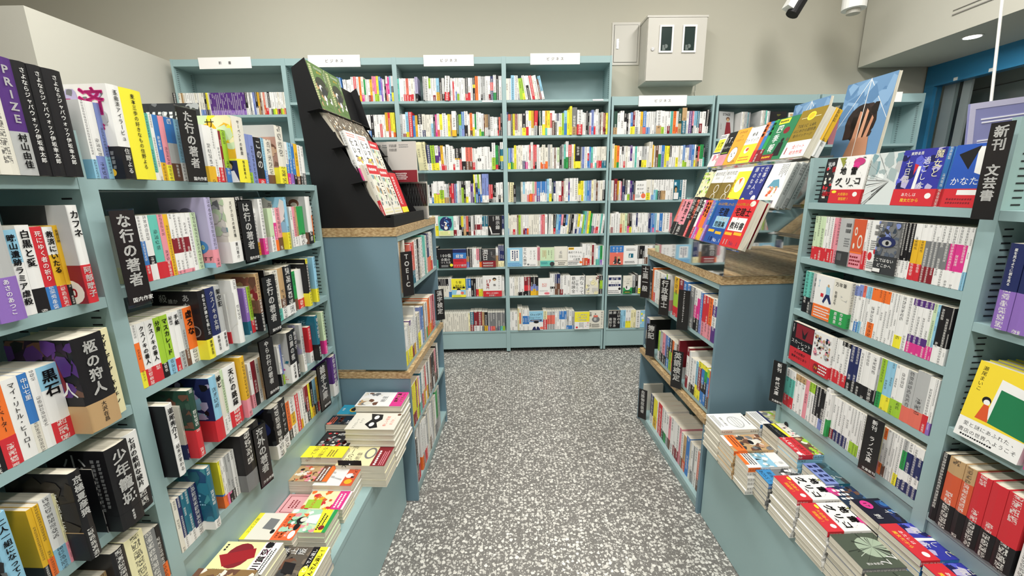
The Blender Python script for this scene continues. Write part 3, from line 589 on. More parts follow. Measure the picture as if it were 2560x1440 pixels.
@cov('donden')
def _(A): A.r(0, 0, 1, 1, '5d564d'); A.blobs(0, .3, 1, 1, ['5d564d', 'd', 'n', '7a6f60', 'k'], 40, .12, 3); A.poly([(.2, .45), (.5, .5), (.55, .75), (.25, .7)], 'k'); A.v(.85, .95, .16, '禁止版', 'w', 0); A.r(0, .2, 1, .34, 'k'); A.c(.3, .27, .15, .07, 'y'); A.t(.6, .27, .09, 'どんでん返し', 'w', .01); A.r(0, .04, 1, .2, 'y'); A.t(.5, .12, .1, 'どんでん返し！', 'k', .03); A.r(0, 0, 1, .04, 'w')
@cov('shibi')
def _(A): A.r(0, 0, 1, 1, '1b2a38'); A.blobs(0, .3, 1, 1, ['1b2a38', 'k', 'd'], 14, .2, 3); A.t(.3, .3, .2, '証', 'w', 0); A.t(.5, .62, .13, '破滅', 'O', .02); A.lines(.1, .75, .9, .95, 3, 'O'); A.lines(.1, .05, .9, .16, 1, 'w'); A.c(.1, .9, .12, .08, 's')
@cov('horror')
def _(A): A.r(0, 0, 1, 1, 'k'); A.r(.06, .05, .9, .95, '2c2a2b'); A.blobs(.08, .1, .88, .92, ['g', 'd', 'G', 'r', 'k', 'W'], 60, .07, 3); A.t(.5, .75, .13, '惨い', 'r', .02); A.t(.4, .2, .13, '禍の話', 'r', .02); A.v(.75, .5, .08, '黒史郎', 'w', 0)
@cov('yello')
def _(A): A.r(0, 0, 1, 1, 'y'); A.t(.5, .75, .13, 'そして毎日が', 'n', 0); A.t(.5, .55, .12, '日曜になる', 'n', 0); A.lines(.1, .2, .8, .4, 3, 'n')
@cov('brownband')
def _(A): A.r(0, .3, 1, 1, 'N'); A.blobs(0, .3, 1, 1, ['N', 'n', 'W', 'p', 'k', 'O'], 40, .11, 3); A.t(.4, .6, .14, '祝山', 'r', 0); A.r(0, .1, 1, .32, 'n'); A.lines(.05, .13, .95, .3, 2, 'w'); A.r(0, 0, 1, .12, 'o')
@cov('pinkf')
def _(A): A.r(0, 0, 1, 1, 'dda5a8'); A.r(.1, .42, .9, .92, 'R'); A.r(.12, .44, .88, .9, 'dda5a8'); A.lines(.3, .55, .7, .8, 3, 'R'); A.r(0, 0, 1, .35, 'w'); A.lines(.1, .05, .9, .3, 4, 'G', True)
@cov('konbini')
def _(A): A.r(0, .42, 1, 1, 'W'); A.r(0, .9, 1, 1, 'y'); A.t(.5, .94, .06, 'コンビニ人間', 'k', .0); A.poly([(.35, .5), (.75, .5), (.8, .7), (.4, .72)], 'G'); A.c(.3, .48, .08, .04, 'k'); A.r(0, 0, 1, .42, 'ef6a3c'); A.t(.5, .35, .065, 'NHKおはよう日本', 'k', .01); A.t(.5, .26, .07, '世界の熱狂を紹介', 'k', .02); A.t(.5, .18, .06, '芥川賞１７０万部', 'w', .01); A.c(.2, .08, .15, .055, 'w'); A.c(.5, .08, .15, .055, 'k'); A.c(.8, .08, .15, .055, 'y')
@cov('akuta')
def _(A): A.r(0, .3, 1, 1, 'ece7a8'); A.c(.55, .62, .4, .22, 'R'); A.poly([(.2, .75), (.55, .95), (.8, .4), (.5, .32)], '9c2028'); A.v(.1, .95, .06, '大沼紀子', 'k', 0); A.lines(.7, .9, .95, .97, 1, 'k'); A.r(0, 0, 1, .3, 'w'); A.t(.45, .2, .14, '芥川賞受賞', 'P', .03); A.lines(.05, .03, .8, .12, 2, 'k'); A.c(.9, .2, .1, .07, 'k')
@cov('brownm')
def _(A): A.r(0, 0, 1, 1, '8a6d45'); A.blobs(0, 0, 1, 1, ['n', 'N', 'Y', 'W', '6a5230'], 50, .12, 3); A.t(.5, .55, .12, 'ホリック', 'w', 0); A.r(.1, .02, .7, .3, 'i'); A.t(.4, .15, .1, '喰らえ', 'n', 0); A.r(0, .9, 1, 1, 'n')
@cov('shiro1')
def _(A): A.r(0, 0, 1, 1, 'w'); A.c(.55, .6, .35, .2, 'g'); A.c(.55, .6, .3, .17, 'w'); A.lines(.25, .5, .85, .72, 3, 'g'); A.lines(.2, .9, .8, .95, 1, 'k'); A.t(.5, .28, .07, '羆撃ちの教室', 'k', 0); A.lines(.1, .05, .9, .18, 3, 'G')
@cov('onna')
def _(A): A.r(0, 0, 1, 1, 'N'); A.blobs(0, .3, 1, 1, ['n', 'G', 'W', 'd', 'c39a7c'], 30, .14, 3); A.c(.45, .55, .15, .1, 'n'); A.c(.5, .62, .14, .06, 'k'); A.poly([(0, .12), (.6, .05), (1, .1), (1, .32), (0, .34)], 'o'); A.lines(.05, .16, .95, .3, 2, 'k'); A.r(0, 0, .7, .08, 'w'); A.t(.5, .85, .1, 'シルク', 'w', 0)
@cov('hato')
def _(A): A.r(0, 0, 1, 1, 'w'); A.r(0, .34, 1, .72, 'c'); A.blobs(0, .34, 1, .7, ['c', 'w', 'S'], 16, .12, 3); A.poly([(.4, .36), (.5, .5), (.52, .36)], 'k'); A.v(.75, .95, .12, '春く', 'g', 0); A.lines(.05, .12, .95, .3, 3, 'k'); A.r(0, 0, .8, .1, 'o')
@cov('boss')
def _(A): A.r(0, 0, 1, 1, 'G'); A.blobs(0, .3, 1, 1, ['g', 'G', 'd', 'w'], 36, .13, 3); A.c(.6, .75, .12, .05, 'w'); A.c(.6, .77, .12, .05, 'd'); A.r(0, 0, 1, .36, '3f8cc4'); A.t(.5, .25, .11, '最後の', 'k', 0); A.t(.5, .1, .12, 'BOSS！', 'k', .0)
@cov('landsc')
def _(A): A.r(0, 0, 1, 1, 'w'); A.r(0, .35, 1, .85, 'b5b98a'); A.blobs(0, .35, 1, .85, ['b5b98a', 'l', 'N', 'G', 'W'], 30, .12, 3); A.r(0, .85, 1, 1, 'b'); A.r(0, .3, 1, .36, 'B'); A.lines(.1, .04, .9, .26, 4, 'g')
@cov('whblk')
def _(A): A.r(0, 0, 1, 1, 'W'); A.lines(.1, .5, .9, .95, 4, 'G', True); A.blobs(.1, .34, .9, .5, ['p', 'k'], 10, .05, 2); A.r(0, 0, 1, .33, 'k'); A.poly([(0, .2), (1, .26), (1, .33), (0, .3)], 'y'); A.t(.5, .15, .08, 'あの頃の未来で', 'w', .02)
@cov('redgreen')
def _(A): A.r(0, 0, 1, 1, 'b5cdd0'); A.r(0, .32, 1, .62, 'n'); A.blobs(0, .32, 1, .6, ['n', 'N', 'W', 'l'], 22, .1, 2); A.r(0, .55, 1, .68, 'l'); A.v(.4, .96, .1, 'トップク', 'B', 0); A.v(.7, .95, .1, 'ラスへ', 'B', 0); A.r(0, 0, 1, .33, 'r'); A.t(.5, .24, .09, 'さらに加速する', 'k', .0); A.t(.5, .1, .1, '大人気シリーズ', 'w', .01); A.c(.9, .06, .09, .05, 'w')
@cov('fps')
def _(A): A.r(0, 0, 1, 1, '3d5a62'); A.blobs(0, .3, 1, 1, ['3d5a62', '2b4249', '577a82', 'd'], 26, .16, 3); A.v(.7, .95, .13, 'ＦＦＳノウ', 'w', -.01); A.v(.4, .9, .1, '凍る手', 'g', -.01); A.r(0, 0, 1, .3, 'u'); A.lines(.05, .05, .95, .27, 4, 'B', True)
@cov('night')
def _(A): A.r(0, 0, 1, 1, '22324a'); A.blobs(0, .2, 1, 1, ['22324a', 'k', '3d5f86', 'n', 'B'], 36, .13, 3); A.lines(.1, .05, .9, .3, 4, 'w', True)
@cov('yomo')
def _(A): A.r(0, 0, 1, 1, '1c1a2c'); A.blobs(.1, .4, 1, 1, ['3b6fb0', '1c1a2c', '5f9ad0', 'B', '2b4a86'], 40, .14, 3); A.c(.25, .18, .17, .1, 'P'); A.t(.25, .18, .1, '17', 'w', .02); A.t(.7, .15, .12, '刺', 'w', 0); A.v(.55, .9, .13, 'ヨモツイ', 'w', -.01)
@cov('takken1')
def _(A): A.r(0, 0, 1, 1, '1d4f9c'); A.t(.5, .72, .2, '宅建', 'k', .04); A.r(.2, .36, .95, .62, 'c'); A.t(.6, .56, .1, '12年過去', 'w', .02); A.t(.55, .44, .14, '問題集', 'k', .04); A.t(.3, .6, .06, 'の', 'w', .02); A.r(.05, .25, .4, .31, 'Y'); A.r(.5, .22, .85, .28, 'Y'); A.t(.35, .1, .15, '10', 'B', .03); A.t(.75, .09, .12, 'No.1', 'w', .0); A.t(.5, .9, .07, 'みんなが欲しかった！', 'Y', .02)
@cov('takken2')
def _(A): A.r(0, 0, 1, 1, 'd02a30'); A.t(.5, .74, .18, '宅建士', 'k', .04); A.r(.1, .34, .85, .62, 'w'); A.t(.48, .45, .16, '教科書', 'k', .03); A.t(.4, .6, .06, 'の', 'r', .02); A.r(.05, .24, .42, .3, 'Y'); A.r(.5, .26, .88, .32, 'Y'); A.t(.25, .1, .15, '11', 'w', .03); A.t(.68, .09, .12, 'No.1', 'B', .0); A.c(.8, .92, .12, .06, 'W'); A.t(.4, .9, .06, 'みんなが欲しかった', 'Y', .02)
@cov('itsusin')
def _(A): A.r(0, 0, 1, 1, 'i'); A.blobs(0, 0, 1, 1, ['l', 'L', 'W', 'G', 'E'], 46, .08, 3); A.t(.5, .92, .06, '仕事一', 'k', 0)
@cov('zettai')
def _(A): A.r(0, 0, 1, 1, 'w'); A.t(.5, .88, .12, '絶対内定', 'k', .0); A.t(.4, .76, .08, '2028', 'k', -.01); A.r(0, 0, 1, .62, '7d6a2c'); A.c(.7, .45, .17, .12, 'w'); A.c(.7, .45, .14, .1, '7d6a2c'); A.c(.65, .2, .17, .12, 'w'); A.c(.65, .2, .14, .1, '7d6a2c')
@cov('benkyo')
def _(A): A.r(0, 0, 1, 1, 'y'); A.r(0, .9, 1, 1, 'w'); A.c(.55, .55, .3, .2, 'w'); A.c(.55, .55, .27, .18, 'W'); A.poly([(.55, .55), (.4, .7), (.62, .73)], 'o'); A.v(.13, .7, .11, '勉強法', 'Y', .02); A.c(.2, .12, .14, .09, 'r'); A.lines(.4, .05, .9, .2, 2, 'O')
@cov('shigoto')
def _(A): A.r(0, 0, 1, 1, '2a3480'); A.v(.82, .97, .13, '仕事が', 'w', .0); A.v(.55, .97, .13, 'できる人の', 'w', .0); A.v(.27, .97, .13, '頭のなか', 'w', .0); A.c(.22, .12, .13, .09, 'y'); A.c(.8, .2, .12, .08, 'w'); A.r(0, 0, 1, .03, 'w')
@cov('umbrella')
def _(A): A.r(0, 0, 1, 1, 'w'); A.lines(.45, .7, .8, .97, 5, 'G', True); A.poly([(.2, .45), (.35, .62), (.6, .64), (.78, .45)], '5f97ac'); A.blobs(.3, .25, .7, .48, ['s', 'O', 'N', 'W'], 20, .07, 3); A.poly([(.35, .25), (.6, .25), (.62, .05), (.3, .05)], 'W')
@cov('itpass')
def _(A): A.r(0, 0, 1, 1, 'w'); A.r(.05, .45, .9, .85, 'y'); A.t(.5, .68, .2, 'IT', 'k', .02); A.t(.5, .52, .09, 'パスポート', 'k', .0); A.r(0, .4, 1, .44, 'B'); A.blobs(.3, .05, 1, .38, ['p'], 8, .14, 3); A.lines(.05, .88, .95, .97, 2, 'B')
@cov('itblack')
def _(A): A.r(0, 0, 1, 1, 'k'); A.t(.5, .78, .24, 'IT.', 'w', .0); A.t(.5, .55, .09, 'パスポート', 'w', .0); A.r(0, 0, 1, .34, 'e59aa6'); A.c(.4, .2, .3, .12, 'p'); A.lines(.1, .36, .9, .42, 1, 'l')
@cov('dog')
def _(A): A.r(0, 0, 1, 1, 'f0a93a'); A.t(.5, .9, .085, 'かやのき', 'k', .01); A.t(.5, .78, .1, 'IT', 'k', .0); A.t(.5, .68, .075, 'パスポート', 'k', .0); A.c(.45, .28, .3, .22, 'k', 24); A.c(.45, .28, .285, .208, 'w', 24); A.c(.35, .3, .03, .02, 'k'); A.c(.55, .32, .03, .02, 'k'); A.c(.42, .24, .04, .02, 'k'); A.t(.7, .07, .08, '入門', 'k')
@cov('yurusu')
def _(A): A.r(0, 0, 1, 1, 'w'); A.t(.5, .8, .12, 'ゆる', 'k', .02); A.t(.45, .64, .12, 'ストイック', 'k', .0); A.r(0, 0, 1, .52, 'y'); A.c(.4, .36, .16, .09, 'w'); A.c(.45, .38, .1, .05, 'O'); A.lines(.1, .05, .9, .2, 2, 'O')
@cov('shikiho')
def _(A): A.r(0, 0, 1, 1, '2a7a50'); A.r(.1, .86, .6, .98, 'y'); A.lines(.15, .88, .55, .96, 1, 'k'); A.v(.3, .85, .21, '四季報', 'w', .01); A.c(.66, .68, .14, .08, 'R'); A.c(.7, .45, .07, .05, 'k'); A.poly([(.5, .08), (.58, .4), (.8, .4), (.86, .08)], 'k'); A.c(.92, .45, .05, .04, 'n'); A.r(0, 0, .6, .14, 'R'); A.lines(.05, .03, .55, .12, 1, 'Y')
@cov('gold')
def _(A): A.r(0, 0, 1, 1, '8d7626'); A.r(.12, .82, .88, .83, 'i'); A.c(.5, .85, .16, .09, 'y'); A.c(.5, .85, .11, .06, 'Y'); A.t(.5, .66, .085, 'TOEIC L&R', 'k', .0); A.t(.5, .56, .075, 'はじめから超特急', 'k', .0); A.t(.5, .46, .075, '金のパッケージ', 'k', .0); A.r(0, 0, 1, .34, 'w'); A.t(.12, .16, .2, '1', 'r', .03); A.t(.6, .22, .09, '全パート', 'r', .01); A.t(.6, .1, .09, '総合対策', 'r', .01)
@cov('green')
def _(A): A.r(0, 0, 1, 1, '63804a'); A.lines(.05, .05, .22, .95, 2, 'i', True); A.t(.6, .92, .06, 'きみのお金は', 'w', 0); A.t(.6, .84, .05, '誰のため', 'Y', .01); A.c(.55, .55, .35, .2, '3b4034'); A.blobs(.2, .1, .95, .6, ['w', '5a5a48', 'd', '63804a', 'N'], 26, .1, 3); A.v(.9, .9, .07, '人生を', 'w')
@cov('crowd')
def _(A): A.r(0, 0, 1, 1, '6d6458'); A.blobs(0, 0, 1, 1, ['6d6458', 'd', 'N', 'W', '9a8f80'], 70, .06, 5); A.blobs(.2, .0, .8, .3, ['w'], 6, .08, 3)
@cov('sumaho')
def _(A): A.r(0, 0, 1, 1, 'w'); A.lines(.1, .88, .9, .97, 2, 's'); A.v(.72, .86, .15, 'スマホ', 'k', .02); A.v(.3, .86, .15, '使い方', 'k', .02); A.blobs(.2, .3, .8, .5, ['L', 'y', 'N'], 8, .1, 2); A.r(0, 0, 1, .25, 'P')
@cov('manual')
def _(A): A.r(0, 0, 1, 1, 'W'); A.r(0, .82, 1, 1, 'r'); A.lines(.1, .86, .9, .96, 1, 'w'); A.blobs(.05, .2, .6, .8, ['G', 'L', 'N', 'S'], 16, .12, 2); A.v(.8, .8, .12, 'マニュアル', 'k', .03); A.lines(.1, .02, .9, .15, 2, 'i')
@cov('redbk')
def _(A): A.r(0, 0, 1, 1, 'r'); A.lines(.15, .1, .5, .9, 2, 'w', True); A.r(0, 0, 1, .14, 'y')
@cov('starm')
def _(A): A.r(0, 0, 1, 1, 'g'); A.t(.5, .9, .12, 'STAGE', 'k', .03); A.c(.6, .74, .13, .07, 'n'); A.c(.6, .7, .08, .06, 'N'); A.poly([(.4, .15), (.5, .62), (.75, .62), (.85, .15)], 'R'); A.v(.15, .6, .06, 'しまなみ', 'k')
@cov('moon')
def _(A): A.r(0, 0, 1, 1, 'k'); A.blobs(.1, .5, .9, .9, ['l', '5a5a28', 'k'], 14, .1, 2); A.c(.6, .3, .22, .12, 'g')
@cov('timeless')
def _(A): A.r(0, 0, 1, 1, 'd'); A.blobs(0, .2, 1, 1, ['d', 'k', 'g', 'G'], 40, .08, 3); A.lines(.1, .45, .95, .9, 9, 'w', True); A.t(.5, .12, .13, 'TIMELESS', 'w', -.01)
@cov('hair')
def _(A): A.r(0, 0, 1, 1, '6d94bb'); A.blobs(0, .5, 1, 1, ['6d94bb', '85a9cc', '5c84ad'], 16, .2, 3); A.c(.5, .45, .32, .24, '2d2320'); A.blobs(.2, .25, .8, .68, ['2d2320', '3c2d28', '1e1715'], 26, .1, 4); A.poly([(.4, .2), (.45, .6), (.5, .58), (.52, .2)], 'c99274'); A.poly([(.52, .2), (.58, .62), (.63, .58), (.6, .2)], 'd8a384'); A.poly([(.62, .2), (.72, .52), (.76, .48), (.7, .2)], 'c99274'); A.poly([(.3, 0), (.4, .25), (.75, .25), (.8, 0)], 'c08a6c')
@cov('bagback')
def _(A): A.r(0, 0, 1, 1, 'c6c1bb'); A.bars(.08, .86, .34, .93, 'k'); A.bars(.08, .76, .34, .83, 'k'); A.lines(.42, .84, .8, .94, 2, 'G'); A.r(0, 0, 1, .3, 'R'); A.lines(.15, .06, .7, .24, 4, 'w')
@cov('bagdark')
def _(A):
    A.r(0, 0, 1, 1, 'c6c1bb'); A.r(0, .34, 1, .95, '2a2628'); A.bars(.06, .84, .3, .92, 'k')
    for i in range(7): A.poly([(.1 * i + .2, .34), (.1 * i + .21, .34), (.1 * i + .36, .95), (.1 * i + .35, .95)], 'G'); A.poly([(1 - .1 * i - .0, .34), (1 - .1 * i - .01, .34), (.85 - .1 * i, .95), (.86 - .1 * i, .95)], 'G')
    A.lines(.1, .05, .8, .28, 4, 'g')
@cov('cafe')
def _(A): A.r(0, 0, 1, 1, 'W'); A.blobs(.05, .3, .95, .95, ['N', 'W', 'g', 'G', 'L'], 30, .1, 3)
@cov('greendoor')
def _(A):
    A.r(0, .26, 1, 1, 'ecd23a'); A.poly([(.4, .86), (1, .8), (1, .34), (.36, .34)], 'w'); A.poly([(.44, .74), (1, .7), (1, .27), (.42, .3)], '23774c'); A.c(.3, .55, .07, .05, 'k'); A.c(.31, .53, .05, .035, 'w'); A.poly([(.22, .3), (.28, .5), (.36, .5), (.42, .3)], 'd4572f'); A.v(.12, .95, .06, '瀬尾まいこ', 'k', 0)
    A.r(0, 0, 1, .26, 'w'); A.t(.5, .19, .06, '愛と謎にあふれた、', 'k', .0); A.t(.5, .1, .06, '書店の世界へようこそ', 'k', .0); A.lines(.1, .02, .7, .06, 1, 'k')


